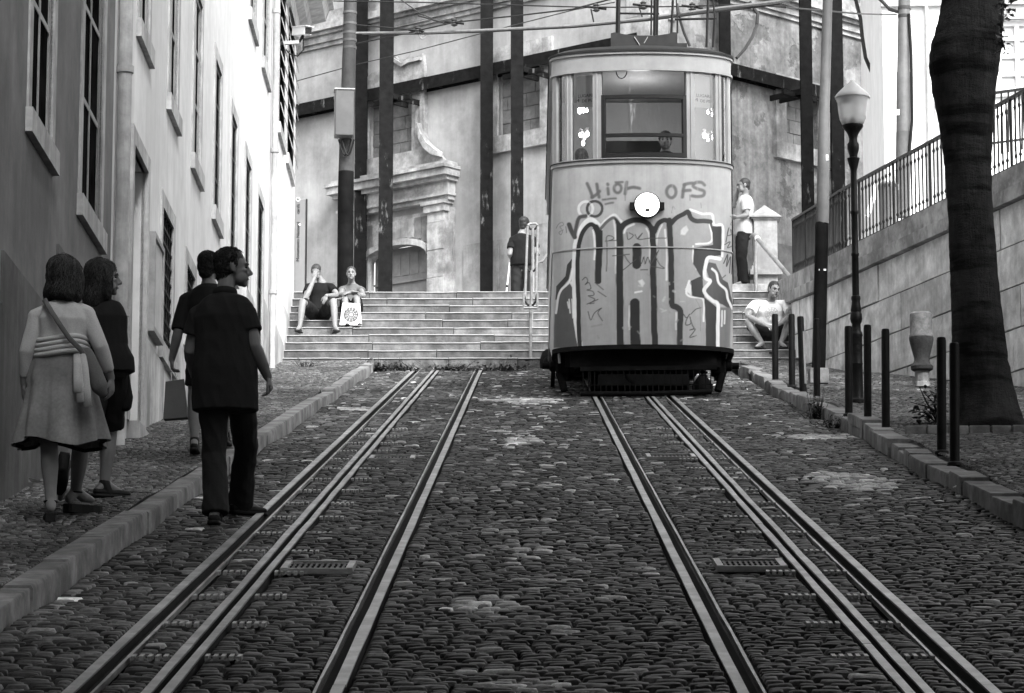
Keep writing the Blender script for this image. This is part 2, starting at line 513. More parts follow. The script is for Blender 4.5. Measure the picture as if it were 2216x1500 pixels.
# ------------------------------------------------------------------ tram tracks
def strip(mb, x0, x1, y0, y1, top, bot, step=.6, jit=.0, joint=9.0, off=0.):
    """a long bar lying on the slope, cut at the rail joints"""
    y = y0 - off
    while y < y1:
        ya, yb = max(y, y0), min(y + joint - .008, y1)
        if yb > ya:
            n = max(1, int((yb - ya) / step)); ring = []
            for i in range(n + 1):
                yy = ya + (yb - ya) * i / n
                a, b = jit * rng.normal(0, 1), jit * rng.normal(0, 1)
                c = rng.normal(0, jit * .35)
                z = G * yy
                ring.append([(x0 + a, yy, z + bot), (x0 + a, yy, z + top + c), (x1 + b, yy, z + top + c), (x1 + b, yy, z + bot)])
            fs = []
            for i in range(n):
                for k in range(3): fs.append((i * 4 + k, i * 4 + k + 1, i * 4 + 5 + k, i * 4 + 4 + k))
            fs += [(0, 1, 2, 3), (n * 4 + 3, n * 4 + 2, n * 4 + 1, n * 4)]
            mb.add([p for r in ring for p in r], fs)
        y += joint
grille_ys = [13.28 + 1.19 * k for k in range(16)]
for key, lab in (('L', 'cable tram track on the left with central slot, empty up to the stone steps'), ('Rr', 'cable tram track on the right with central slot, the tram standing on it')):
    a, b = RAIL[key]; sx = SLOT[key]
    t = thing('tram_track', lab, 'track', ((a + b) / 2, 9, G * 9), 'tram tracks in the cobbled street')
    for side, (x0, x1, g0, g1) in enumerate(((a, a + .046, a + .102, a + .115), (b - .046, b, b - .115, b - .102))):
        mb = MB(); strip(mb, x0, x1, 8.5, YEND - .15, .012, .003, .9, .0011, 11., 3.1 + side * 4)
        r = mb.build('rail', m_steel, t, fix=False)
        mb = MB(); strip(mb, x0 + .002, x1 - .002, 8.5, YEND - .15, .002, -.1, 2., 0, 100); mb.build('web', m_groove, r, fix=False)  # rail sides coloured dark in place of shade under the head
        mb = MB(); strip(mb, g0, g1, 8.5, YEND - .15, .006, -.02, .8, .0012, 14., 5.)
        mb.build('guard_strip', m_steel, r, fix=False)
        mb = MB(); strip(mb, min(x1, g1), max(x0, g0), 8.5, YEND - .15, -.035, -.1, 2., 0, 100)
        mb.build('groove', m_groove, r, fix=False)
    for s in (-1, 1):
        mb = MB(); xa, xb = sorted((sx + s * .018, sx + s * .056))
        strip(mb, xa, xb, 8.5, YEND - .15, .014, .004, .7, .0018, 6.2, 2. + s)
        sr = mb.build('slot_rail', m_steel, t, fix=False)
        mb = MB(); strip(mb, xa + .002, xb - .002, 8.5, YEND - .15, .003, -.1, 2., 0, 100); mb.build('web', m_groove, sr, fix=False)  # slot rail sides painted dark the same way
    mb = MB(); strip(mb, sx - .018, sx + .018, 8.5, YEND - .15, -.09, -.14, 2., 0, 100)
    mb.build('cable_slot', m_black, t, fix=False)
    for yy in grille_ys:
        for s in (-1, 1):
            mb = MB()
            for i in range(5):
                x = sx + s * (.085 + .033 * i)
                if a + .125 < x < b - .125:
                    mb.box((x, yy + rng.normal(0, .004), G * yy + .008), (.017, .085, .02), Matrix.Rotation(TH, 3, 'X'))
            if len(mb.v) > 8: mb.build('slot_grille', m_grate, t)

def drain(p0, p1, wy, where):
    A = onS(*p0); B = onS(*p1)
    c = (A + B) / 2; L = (B - A).x
    t = thing('drain_grate', 'cast iron drain grate ' + where, 'drain', (c.x, c.y, G * c.y), 'drain grates between the rails')
    rot = Matrix.Rotation(TH, 3, 'X')
    fr = MB()
    for s in (-1, 1):
        fr.box((c.x + s * (L / 2 - .02), c.y, G * c.y + .018), (.035, wy, .03), rot)
        fr.box((c.x, c.y + s * wy / 2, G * (c.y + s * wy / 2) + .016), (L, .02, .03), rot)
    fr.build('frame', m_grate, t)
    br = MB(); n = 13
    for i in range(1, n):
        br.box((c.x - L / 2 + L * i / n, c.y, G * c.y + .012), (.014, wy - .03, .02), rot)
    for j in (-.25, 0, .25):
        br.box((c.x, c.y + j * wy, G * (c.y + j * wy) + .013), (L - .06, .014, .018), rot)
    br.build('bars', m_iron, t)
    MB().box((c.x, c.y, G * c.y - .012), (L - .03, wy - .02, .012), rot).build('sump', m_black, t)
drain((612, 1234), (768, 1234), .42, 'nearest the camera in the left track')
drain((800, 996), (898, 996), .42, 'farther up in the left track')
drain((1546, 1229), (1698, 1229), .42, 'nearest the camera in the right track')
drain((1398, 993), (1505, 993), .42, 'farther up in the right track near the tram')

# ------------------------------------------------------------------ stone steps and landing
NS, RISE, TREAD = 10, .178, .345
ZB = G * YEND
def step_left(i, y): return wallx(y)
t = thing('stone_steps', 'broad flight of ten worn stone steps closing the top of the street', 'steps', (0, YEND, ZB))
for i in range(NS):
    y = YEND + i * TREAD; z0 = ZB + i * RISE; z1 = z0 + RISE
    mb = MB(); tv = []; x = wallx(y) - .05 + rng.uniform(-.6, 0); xe = 4.33 - .0514 * (y - 46.11) + .06; k = 0; xa0 = wallx(y) - .05
    no = MB()
    while x < xe:
        L = rng.uniform(1.0, 2.1); a = max(x, xa0); b = min(x + L, xe) - .012; tb_ = float(np.clip(rng.normal(1, .16), .6, 1.35))
        if b - a > .05:
            dz = rng.normal(0, .004); dy = rng.normal(0, .006); n = 5
            # a block with a slightly worn, sagging front edge
            tops = [z1 - .02 + dz - abs(rng.normal(0, .003)) for _ in range(n + 1)]
            for q in range(n):
                u0, u1 = a + (b - a) * q / n, a + (b - a) * (q + 1) / n
                mb.add([(u0, y + dy, z0 - .1), (u1, y + dy, z0 - .1), (u1, y + dy, tops[q + 1]), (u0, y + dy, tops[q])], [(0, 1, 2, 3)])
                no.add([(u0, y + dy - .018, tops[q]), (u1, y + dy - .018, tops[q + 1]), (u1, y + dy - .016, tops[q + 1] + .009), (u0, y + dy - .016, tops[q] + .009),
                        (u0, y + dy - .002, tops[q] + .014), (u1, y + dy - .002, tops[q + 1] + .014), (u0, y + TREAD + .05, z1 + dz), (u1, y + TREAD + .05, z1 + dz),
                        (u0, y + dy + .01, tops[q]), (u1, y + dy + .01, tops[q + 1])],
                       [(0, 1, 2, 3), (3, 2, 5, 4), (4, 5, 7, 6), (8, 9, 1, 0)])
            mb.add([(b, y + dy, z0 - .1), (b, y + TREAD, z0 - .1), (b, y + TREAD, z1 - .03), (b, y + dy, tops[n])], [(0, 1, 2, 3)])
            mb.add([(a, y + dy, z0 - .1), (a, y + TREAD, z0 - .1), (a, y + TREAD, z1 - .03), (a, y + dy, tops[0])], [(0, 1, 2, 3)])
            tv += [tb_] * (len(mb.v) - len(tv))
        x += L
    mb.add([(xa0, y + .025, z0 - .1), (xe, y + .025, z0 - .1), (xe, y + .025, z1 - .03), (xa0, y + .025, z1 - .03)], [(0, 1, 2, 3)]); tv += [.12] * 4
    me = mb.mesh('step'); me.attributes.new('tint', 'FLOAT', 'POINT').data.foreach_set('value', np.array(tv, dtype=np.float32))
    st = link_mesh('step', me, m_step, t)
    no.build('nosing', m_nosing, st)
ZL = ZB + NS * RISE
YL = YEND + (NS - 1) * TREAD
mb = MB(); mb.add([(-9, YL + .3, ZL - .004), (14, YL + .3, ZL - .004), (14, 110, ZL + .3), (-9, 110, ZL + .3)], [(0, 1, 2, 3)])
tag(mb.build('landing', m_calcada if False else mat('landing_paving', .3, .8, .3, 4, .3)), kind='structure')
# ------------------------------------------------------------------ left townhouse
m_plaster = mat('white_plaster', .66, .85, .07, 3, .25, 30, .006, stain=.2, sscale=.5, streak=.09)
m_plinth = mat('grey_plinth_plaster', .56, .9, .15, 2.5, .4, 18, .01, stain=.45, sscale=1.2, streak=.3)
m_trim = mat('window_stone_trim', .46, .8, .2, 5, .25, 25, stain=.3, sscale=2, streak=.25)
m_frame = mat('dark_window_frame', .045, .5, .3, 8, .1)
m_wframe = mat('grey_window_frame', .22, .55, .25, 8, .1)
def pane_mat():
    t = NT('dark_window_pane'); t.color(t.remap(t.noise(2.5, 4, .6), .35, .65, .003, .014))
    return t.done(.9, 0)
m_pane = pane_mat()
m_lath = mat('shutter_slat', .3, .6, .3, 8, .2)
m_pipe = mat('plaster_coated_pipe', .5, .7, .15, 4, .2, stain=.3, streak=.3)
m_doorw = mat('old_door_wood', .10, .65, .35, 6, .35, 30, stain=.4)

LW = Plane((wallx(0), 0), (-.0143, 1))       # s is (almost) the distance up the street
LB2 = thing('townhouse', 'long white plastered townhouse lining the left pavement up to the steps', 'house', (wallx(36) - 3, 36, G * 36))
LBN = thing('townhouse', 'greyer townhouse nearest on the left, behind the two women', 'house', (wallx(20) - 3, 20, G * 20))
m_plasterg = mat('grey_dimmed_plaster', .19, .88, .14, 3, .4, 26, .008, stain=.35, sscale=.7, streak=.14)  # greyer plaster, with the view's edge darkening also put into the colour
def WY(px): return LW.hit(px, 500)[0]
def Z(px, py): return LW.hit(px, py)[1]
S_END = WY(637); S_MID = WY(240)
def LBof(s): return LBN if s < S_MID else LB2
win = []   # (s0, s1, z0, z1, kind)
def W(xa, xb, z0, z1, kind='sash'): win.append((WY(xa), WY(xb), z0, z1, kind))
rowA = Z(80, 272); rowB = Z(464, 457); rowC = Z(568, 128)
topB = Z(468, 132)
zA1 = rowA + 2.35
W(57, 104, rowA, zA1); W(171, 214, rowA, zA1)
W(291, 313, rowB, topB + .6); W(359, 377, rowB, topB + .35); W(413, 429, rowB, topB + .1)
W(460, 473, rowB, topB, 'lattice'); W(497, 509, rowB - .15, topB - .05, 'lattice'); W(529, 540.5, rowB - .05, topB - .05, 'lattice'); W(556.5, 569, rowB - .75, topB - .07, 'lattice')
for a, b in ((533, 546), (563, 575)): W(a, b, rowC, rowC + 2.1)
W(599, 610, rowC - .1, rowC + 2.4, 'louvre'); W(618, 630, rowC - .1, rowC + 2.4, 'louvre')
W(455, 471, rowC, rowC + 2.1); W(497, 509, rowC, rowC + 2.1)
for a, b in ((290, 313), (359, 378), (413, 428)): W(a, b, rowC, rowC + 2.1)
W(170, 213, rowC - 2.0 + .9, rowC + 1.4); W(57, 104, rowC - 1.1, rowC + 1.4)
zd = Z(297, 337)
W(281, 312, G * WY(297) + HP + .02, zd, 'door')
W(350, 374, Z(362, 768), Z(362, 470), 'grille')
W(404, 422, Z(413, 740), Z(413, 590), 'grille')
for a, b in ((443, 452),): W(a, b, Z(448, 720), Z(448, 600), 'grille')
# the same rows go on behind the camera
for k in range(4):
    s = 15.5 - 2.9 * k
    win.append((s, s + .95, rowA - .2, rowA + 2.1, 'sash'))
holes = [(w_[0], w_[1], w_[2], w_[3]) for w_ in win]
ZTOP = LW.hit(637, 12)[1] + .25
ZT0 = ZTOP
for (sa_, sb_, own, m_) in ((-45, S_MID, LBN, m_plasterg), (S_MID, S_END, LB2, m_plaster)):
    ZTOP = ZT0 + (6.5 if own is LBN else 0)  # nearer house raised out of view to block light from the near street
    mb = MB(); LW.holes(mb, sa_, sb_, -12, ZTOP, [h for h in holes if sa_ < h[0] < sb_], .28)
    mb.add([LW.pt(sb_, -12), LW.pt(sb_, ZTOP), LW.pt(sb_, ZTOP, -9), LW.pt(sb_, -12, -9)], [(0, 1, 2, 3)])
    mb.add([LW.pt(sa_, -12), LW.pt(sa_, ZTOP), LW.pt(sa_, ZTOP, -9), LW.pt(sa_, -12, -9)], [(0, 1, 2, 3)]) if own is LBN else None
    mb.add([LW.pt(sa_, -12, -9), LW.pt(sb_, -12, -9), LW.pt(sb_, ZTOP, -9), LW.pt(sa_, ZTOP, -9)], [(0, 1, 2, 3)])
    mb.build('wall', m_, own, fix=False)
    mb = MB()
    mb.add([LW.pt(sa_, ZTOP + .02), LW.pt(sb_, ZTOP + .02), LW.pt(sb_, ZTOP + 2.5, -5), LW.pt(sa_, ZTOP + 2.5, -5), LW.pt(sa_, ZTOP + .02, -9), LW.pt(sb_, ZTOP + .02, -9)], [(0, 1, 2, 3), (3, 2, 5, 4)])
    mb.build('roof', m_doorw, own, fix=False)
m_plinthg = mat('grey_plinth_render', .12, .9, .2, 2.5, .4, 18, .01, stain=.4, sscale=1.2, streak=.3)  # near plinth, darkened in colour along with the wall above it
ZTOP = ZT0
# stepped plinth along the foot of the wall
s = -20.0
while s < S_END - .1:
    L = min(rng.uniform(2.2, 3.0), S_END - s)
    top = G * (s + L / 2) + HP + (1.45 if s < 24 else rng.uniform(.55, .95))
    top += rng.uniform(-.1, .1)
    seg = [(s, s + L)]
    for h in holes:
        if h[2] < top:
            ns = []
            for a, b in seg:
                if h[1] + .16 <= a or h[0] - .16 >= b: ns.append((a, b))
                else:
                    if h[0] - .16 > a: ns.append((a, h[0] - .16))
                    if h[1] + .16 < b: ns.append((h[1] + .16, b))
            seg = ns
    for a, b in seg:
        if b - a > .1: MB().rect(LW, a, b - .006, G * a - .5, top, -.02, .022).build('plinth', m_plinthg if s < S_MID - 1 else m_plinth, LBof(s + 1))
    s += L
def bars(pl, a, b, c, d, o0, o1, w, cols=(), rows=()):
    mb = MB()
    mb.rect(pl, a, a + w, c, d, o0, o1); mb.rect(pl, b - w, b, c, d, o0, o1)
    mb.rect(pl, a + w, b - w, c, c + w, o0, o1); mb.rect(pl, a + w, b - w, d - w, d, o0, o1)
    for f in cols:
        x = a + (b - a) * f; mb.rect(pl, x - w * .4, x + w * .4, c + w, d - w, o0 + .004, o1 - .004)
    for f in rows:
        z = c + (d - c) * f; mb.rect(pl, a + w, b - w, z - w * .4, z + w * .4, o0 + .006, o1 - .006)
    return mb
for (a, b, c, d, kind) in win:
    tw = .15
    mb = MB()
    k_ = .035 if kind == 'door' else .016
    mb.rect(LW, a - tw, a, c, d + tw, -.03, k_); mb.rect(LW, b, b + tw, c, d + tw, -.03, k_)
    mb.rect(LW, a, b, d, d + tw, -.03, k_ - .002)
    o = mb.build('door_surround' if kind == 'door' else 'window', m_trim, LBof(a))
    if kind == 'door':
        dm = MB().rect(LW, a, b, c - .3, d, -.27, -.22)
        for z0, z1 in ((.1, .95), (1.05, 1.7), (1.8, d - c - .1)):
            if z1 < d - c:
                dm.rect(LW, a + .1, (a + b) / 2 - .04, c + z0, c + z1, -.22, -.205); dm.rect(LW, (a + b) / 2 + .04, b - .1, c + z0, c + z1, -.22, -.205)
        dm.build('door_leaf', m_doorw, o)
        MB().rect(LW, a - .05, b + .05, c - .3, c, -.2, .12).build('doorstep', m_trim, o)
        continue
    MB().rect(LW, a - tw - .03, b + tw + .03, c - .17, c, -.2, .05).build('sill', m_trim, o)
    if kind == 'grille':
        MB().rect(LW, a, b, c, d, -.12, -.05).build('pane', m_pane, o)
        g = MB(); n = 6
        for i in range(n + 1):
            x = a + (b - a) * i / n; g.rect(LW, x - .012, x + .012, c, d, -.03, -.015)
        k = int((d - c) / .14)
        for i in range(k + 1):
            z = c + (d - c) * i / k; g.rect(LW, a, b, z - .012, z + .012, -.015, -.003)
        g.build('grille', m_iron, o)
    elif kind == 'lattice':
        MB().rect(LW, a, b, c, d, -.12, -.022).build('pane', m_pane, o)
        bars(LW, a, b, c, d, -.022, -.01, .05, (.5,), (.25, .5, .75)).build('frame', m_frame, o)
    elif kind == 'louvre':
        MB().rect(LW, a, b, c, d, -.12, -.055).build('pane', m_pane, o)
        bars(LW, a, b, c, d, -.05, .0, .06, (), ()).build('frame', m_frame, o)
        nsl = 9
        for i in range(nsl):
            z = c + .05 + (d - c - .1) * i / nsl
            h = (d - c) / nsl
            p = [LW.pt(a - .02, z + h * 1.0, .03), LW.pt(b + .02, z + h * 1.0, .03), LW.pt(b + .02, z + .04, .095), LW.pt(a - .02, z + .04, .095)]
            q = [v + Vector((0, 0, .012)) + LW.n * .01 for v in p]
            MB().add(p + q, [(0, 1, 2, 3), (7, 6, 5, 4), (0, 4, 5, 1), (1, 5, 6, 2), (2, 6, 7, 3), (3, 7, 4, 0)]).build('slat', m_lath, o)
    else:
        MB().rect(LW, a, b, c, d, -.14, -.03).build('pane', m_pane, o)
        bars(LW, a, b, c, d, -.03, -.012, .055, (.5,), (.36, .68)).build('frame', m_wframe, o)
# downpipes
for px, r_ in ((246, .06), (582, .045)):
    s = WY(px); mb = MB()
    mb.tube([LW.pt(s, G * s + .1, .07), LW.pt(s, ZTOP - .2, .07)], r_, 10)
    for z in np.arange(G * s + 1.2, ZTOP, 2.1): mb.lathe(LW.pt(s, z, .07), [(r_ + .015, 0), (r_ + .015, .06)], 10)
    mb.build('downpipe', m_pipe, LBof(s), True)
# eaves cornice: several mouldings
pts = [(0, ZTOP - .75), (.06, ZTOP - .72), (.08, ZTOP - .5), (.2, ZTOP - .42), (.24, ZTOP - .26), (.46, ZTOP - .2), (.52, ZTOP - .02), (.6, ZTOP), (.6, ZTOP + .06), (0, ZTOP + .12)]
n = len(pts)
for sa_, sb_, own in ((-45, S_MID - .01, LBN), (S_MID, S_END + .5, LB2)):
    up_ = 6.5 if own is LBN else 0
    mb = MB(); A = [LW.pt(sa_, z + up_, o) for o, z in pts]; B = [LW.pt(sb_, z + up_, o) for o, z in pts]
    mb.add(A + B, [(i, (i + 1) % n, n + (i + 1) % n, n + i) for i in range(n)] + [tuple(range(n)), tuple(reversed(range(n, 2 * n)))])
    mb.build('cornice', m_trim, own)
# notice board screwed to the wall
a, b = WY(322), WY(341)
nb_ = thing('notice_board', 'narrow framed notice board fixed to the white wall beside the first door', 'notice board', LW.pt((a + b) / 2, Z(331, 740)))
MB().rect(LW, a, b, Z(331, 735), Z(331, 525), .004, .05).build('board', mat('notice_paper', .5, .7, .15, 5, stain=.3), nb_)
bars(LW, a - .04, b + .04, Z(331, 738), Z(331, 520), .004, .07, .05).build('frame', m_wframe, nb_)
# camera on a bracket near the far corner
s = WY(600); zc = Z(600, 74)
sc_ = thing('security_camera', 'white security camera on an arm sticking out of the townhouse wall', 'camera', LW.pt(s, zc))
e0 = LW.pt(s, zc, 0); e1 = LW.pt(s, zc + .02, .3)
MB().bar(e0, e1, .05, .05).bar(e0 - Vector((0, 0, .09)), e0 + Vector((0, 0, .09)), .05, .03).build('bracket', m_trim, sc_)
d_ = Vector((.55, -.75, -.15)).normalized(); hc = e1 + Vector((.06, 0, .17))
hs = MB().bar(hc - d_ * .22, hc + d_ * .14, .13, .12).build('housing', mat('camera_white', .7, .4, .05), sc_)
MB().bar(hc + d_ * .14, hc + d_ * .16, .105, .09).build('lens', m_black, hs)
MB().bar(hc - d_ * .2 + Vector((0, 0, .07)), hc + d_ * .2 + Vector((0, 0, .07)), .15, .012).build('hood', mat('camera_hood', .7, .4, .05), hs)
MB().tube([e1, hc + Vector((0, 0, -.06))], .02, 8).build('mount', m_iron, sc_)
MB().tube([LW.pt(s, zc - .05, .06), LW.pt(s, zc - .17, .16), LW.pt(s, zc - .2, .28), LW.pt(s, zc - .1, .37), hc + Vector((.0, 0, -.05))], .011, 6).build('cable', m_iron, sc_)

# ------------------------------------------------------------------ building at the head of the street: convex corner behind the tram
YC = 66.5
C0 = onY(1405, 300, YC)
uL = Vector((-1.19, 1, 0)).normalized(); uR = Vector((1.02, 1, 0)).normalized()
FL = Plane(C0, uL); FR = Plane(C0, uR)
m_fplas = mat('old_facade_plaster', .36, .88, .12, 2, .3, 26, .008, stain=.38, sscale=.38, streak=.12)
def peel_mat():
    t = NT('peeling_plaster')
    n1 = t.noise(.55, 8, .62); n2 = t.noise(9, 6, .7); n3 = t.noise(1.6, 9, .75)
    c = t.remap(n2, .3, .7, .22, .31)
    c2 = t.remap(n2, .3, .7, .13, .2)
    k = t.remap(n1, .485, .505, 0, 1)
    mx = t.n('ShaderNodeMix'); mx.data_type = 'FLOAT'
    t.l(k, mx.inputs[0]); t.l(c, mx.inputs[2]); t.l(c2, mx.inputs[3])
    o = t.math('MULTIPLY', mx.outputs[0], t.remap(n3, .35, .62, .55, 1.15))
    o = t.math('MULTIPLY', o, t.remap(t.noise(1.0, 6, .7, (5, 5, .3)), .38, .6, .7, 1.0))
    t.color(o); t.bump(k, .6, -.02)
    return t.done(.9, .2)
m_peel = peel_mat()
m_fstone = mat('facade_stone_dressing', .42, .85, .25, 4, .4, 22, .012, stain=.5, sscale=1.6, streak=.22)
m_block = mat('infill_blockwork', .17, .9, .25, 5, .4, 25, .01, stain=.4, sscale=1.5)
m_gdoor = mat('grey_boarded_door', .20, .7, .15, 5, .2, 30, stain=.3)
FB = thing('corner_building', 'tall old stuccoed corner building behind the tram with blocked windows and stone portal', 'building', (C0.x, C0.y, ZL))
ZT = 27.0
def R4(pl, xa, ya, xb, yb):
    """a rectangle in the wall from two picture corners (taken at their own columns)"""
    a, z1 = pl.hit(xa, ya); b, z0 = pl.hit(xb, yb)
    return (min(a, b), max(a, b), min(z0, z1), max(z0, z1))
mid = lambda a, b: (a + b) / 2
def win_rect(pl, xa, xb, xm, yt, yb):
    a = pl.hit(xa, 400)[0]; b = pl.hit(xb, 400)[0]
    return (min(a, b), max(a, b), pl.hit(xm, yb)[1], pl.hit(xm, yt)[1])
bw1 = win_rect(FL, 799, 894, 846, 222, 338)      # blocked window above the portal
bw2 = win_rect(FL, 1080, 1172, 1126, 130, 288)
bw3 = win_rect(FR, 1700, 1772, 1730, 208, 318)
uw1 = win_rect(FL, 800, 905, 850, -90, 30)
pa = win_rect(FL, 797, 933, 866, 540, 640)      # portal opening
zsp = FL.hit(866, 560)[1]
portal = (pa[0], pa[1], ZL - .5, FL.hit(866, 531)[1])
hl = [bw1, bw2, uw1, portal]
mb = MB(); FL.holes(mb, 0, 22, 6, ZT, hl, .22)
mb.add([FL.pt(22, 6), FL.pt(22, ZT), FL.pt(22, ZT, -8), FL.pt(22, 6, -8)], [(0, 1, 2, 3)])
mb.build('wall', m_fplas, FB, fix=False)
sRe = FR.hit(1925, 300)[0] + 6
mb = MB(); FR.holes(mb, 0, sRe, 6, ZT, [bw3], .22)
mb.add([FR.pt(sRe, 6), FR.pt(sRe, ZT), FR.pt(sRe, ZT, -8), FR.pt(sRe, 6, -8)], [(0, 1, 2, 3)])
mb.build('peeling_wall', m_peel, FB, fix=False)
mb = MB(); mb.add([FL.pt(22, ZT, .3), FL.pt(0, ZT, .3), FR.pt(sRe, ZT, .3), FR.pt(sRe, ZT + .2, -10), FL.pt(22, ZT + .2, -10)], [(0, 1, 2, 3, 4)])
mb.build('roof', m_block, FB, fix=False)
def blocks(pl, r, bh, bl, o0, o1, name, m, parent):
    mb = MB(); z = r[2]; k = 0
    while z < r[3] - .02:
        h = min(bh, r[3] - z); x = r[0] - (bl * .5 if k % 2 else rng.uniform(0, .2))
        while x < r[1] - .01:
            a = max(x, r[0]); b = min(x + bl, r[1])
            mb.rect(pl, a + .008, b - .008, z + .008, z + h - .008, o0, o1 + rng.normal(0, .004)); x += bl
        z += h; k += 1
    mb.rect(pl, r[0], r[1], r[2], r[3], o0 - .02, o1 - .02)
    return mb.build(name, m, parent)
def surround(pl, r, w_, o, name='window', inset=0):
    a, b, c, d = r; mb = MB()
    mb.rect(pl, a - w_, a, c, d, -.05, o); mb.rect(pl, b, b + w_, c, d, -.05, o)
    mb.rect(pl, a - w_, b + w_, d, d + w_ * 1.1, -.05, o + .004)
    mb.rect(pl, a - w_ * 1.15, b + w_ * 1.15, c - w_ * 1.1, c, -.05, o + .05)
    return mb.build(name, m_fstone, FB)
for pl, r in ((FL, bw1), (FL, bw2), (FR, bw3)):
    o = surround(pl, r, .34, .06)
    blocks(pl, r, .3, .55, -.2, -.12, 'infill', m_block, o)
o = surround(FL, uw1, .34, .06); MB().rect(FL, uw1[0], uw1[1], uw1[2], uw1[3], -.22, -.15).build('pane', m_pane, o)
# baroque crest over the blocked window, scrolls beside it
def poly(pl, pts): return [pl.hit(x, y) for x, y in pts]
crest = [(788, 200), (795, 176), (812, 160), (838, 150), (850, 128), (862, 122), (868, 131), (885, 130), (893, 122), (905, 126), (922, 118), (925, 140), (926, 168), (900, 176), (850, 190)]
mb = MB().prism(FL, poly(FL, crest), .02, .12)
mb.prism(FL, poly(FL, [(850, 136), (862, 128), (880, 140), (893, 132), (921, 126), (921, 133), (895, 139), (880, 148), (862, 137), (852, 145)]), .12, .2)
mb.build('crest', m_fstone, FB)
frm = [(905, 186), (926, 180), (927, 290), (932, 312), (945, 326), (958, 334), (965, 345), (965, 420), (790, 456), (790, 372), (893, 350), (893, 345), (905, 345)]
mb = MB().prism(FL, poly(FL, frm), .0, .1)
mb.rect(FL, *[FL.hit(x, 400)[0] for x in (926, 917)], FL.hit(921, 300)[1], FL.hit(921, 186)[1], .1, .15)
mb.build('window_apron', m_fstone, FB)
sc = [(921, 270), (928, 292), (940, 312), (956, 326), (965, 332), (965, 342), (950, 338), (934, 324), (924, 304)]
MB().prism(FL, poly(FL, sc), .1, .3).build('scroll', m_fstone, FB)
sc = [(768, 318), (775, 330), (783, 345), (783, 362), (770, 350), (764, 335)]
# portal: arch, pilasters, entablature
s0, s1 = portal[0], portal[1]; r0 = (s0 + s1) / 2; hw = (s1 - s0) / 2
rise = FL.hit(866, 531)[1] - zsp
arc = [(r0 + hw * math.cos(w_), zsp + rise * math.sin(w_)) for w_ in np.linspace(0, math.pi, 17)]
zar = FL.hit(866, 470)[1]
mb = MB()
for i in range(16):
    (a0, b0), (a1, b1) = arc[i], arc[i + 1]
    mb.prism(FL, [(a0, b0), (a1, b1), (a1, zar), (a0, zar)], -.22, .05)
mb.build('spandrel', m_fstone, FB)
mb = MB()
for i in range(16):
    f0, f1 = np.array(arc[i]) - (r0, zsp), np.array(arc[i + 1]) - (r0, zsp)
    a0, b0 = arc[i]; a1, b1 = arc[i + 1]
    mb.prism(FL, [(a0, b0 - .02), (a1, b1 - .02), (a1, b1 + .12), (a0, b0 + .12)], -.1, .16)
mb.build('archivolt', m_fstone, FB)
# voussoirs of alternating dark and light stone
for i in range(9):
    a = s0 + (s1 - s0) * i / 9; b = s0 + (s1 - s0) * (i + 1) / 9 - .012
    zt = zsp + rise * math.sqrt(max(0, 1 - ((a + b) / 2 - r0) ** 2 / hw ** 2)) + .14
    MB().rect(FL, a, b, zt, zar - .1, .05, .09).build('voussoir', m_block if i in (0, 1, 8) else m_fstone, FB)
dr = MB().rect(FL, s0, s1, ZL - .3, zsp + rise, -.3, -.25).build('door', m_gdoor, FB)
mb = MB(); zz_ = FL.hit(866, 606)[1]
for i in range(7):
    a = s0 + (s1 - s0) * (i + .12) / 7; mb.rect(FL, a, a + (s1 - s0) / 9, zz_ + .15, zsp + rise * .55, -.25, -.235)
mb.rect(FL, s0, s1, zz_ - .02, zz_ + .03, -.25, -.2); mb.build('panelling', m_gdoor, dr)
for sa, nm in ((s0 - .56, 'pilaster'), (s1 + .06, 'pilaster')):
    mb = MB(); z = ZL - .2; k = 0
    while z < zar - .05:
        h = .62; mb.rect(FL, sa + .008, sa + .5 - .008, z, min(z + h, zar) - .016, -.02, .2 + (.012 if k % 2 else 0)); z += h; k += 1
    mb.rect(FL, sa, sa + .5, ZL - .2, zar, -.02, .19)
    mb.rect(FL, sa - .16, sa, ZL - .2, zar, -.02, .09)
    mb.rect(FL, sa - .06, sa + .56, zar - .08, zar + .08, -.02, .26); mb.rect(FL, sa - .1, sa + .6, zar + .08, zar + .16, -.02, .31)
    mb.build(nm, m_fstone, FB)
mb = MB(); z = zar + .16
for h, o_ in ((.1, .2), (.06, .28), (.26, .24), (.09, .38), (.16, .5), (.07, .56), (.1, .4)):
    mb.rect(FL, s0 - .6 - o_ * .5, s1 + .6 + o_ * .5, z, z + h - .002, -.02, o_); z += h
mb.build('entablature', m_fstone, FB)
# string courses and stone skirting
def band(pl, pA, pB, prof, name, m):
    (a, za), (b, zb) = pl.hit(*pA), pl.hit(*pB)
    zc_ = (za + zb) / 2
    mb = MB(); z = zc_
    for h, o_ in prof: mb.rect(pl, min(a, b), max(a, b), z, z + h - .002, -.02, o_); z += h
    return mb.build(name, m, FB)
s_l = FL.hit(600, 120)[0]
zb_ = FL.hit(700, 104)[1]
mb = MB(); z = zb_
for h, o_ in ((.1, .06), (.16, .12), (.08, .2), (.16, .3), (.3, .16)):
    mb.rect(FL, .02, s_l, z, z + h - .002, -.02, o_); z += h
mb.build('string_course', m_fstone, FB)
zr_ = FR.hit(1700, 42)[1]
mb = MB(); z = zr_
for h, o_ in ((.1, .06), (.16, .12), (.08, .2), (.16, .3), (.3, .16)):
    mb.rect(FR, .02, sRe, z, z + h - .002, -.02, o_); z += h
mb.build('string_course', m_fstone, FB)
zk = FL.hit(1080, 520)[1]
m_base = mat('facade_base_stone', .36, .85, .18, 4, .3, 22, stain=.4, sscale=1.1, streak=.25)
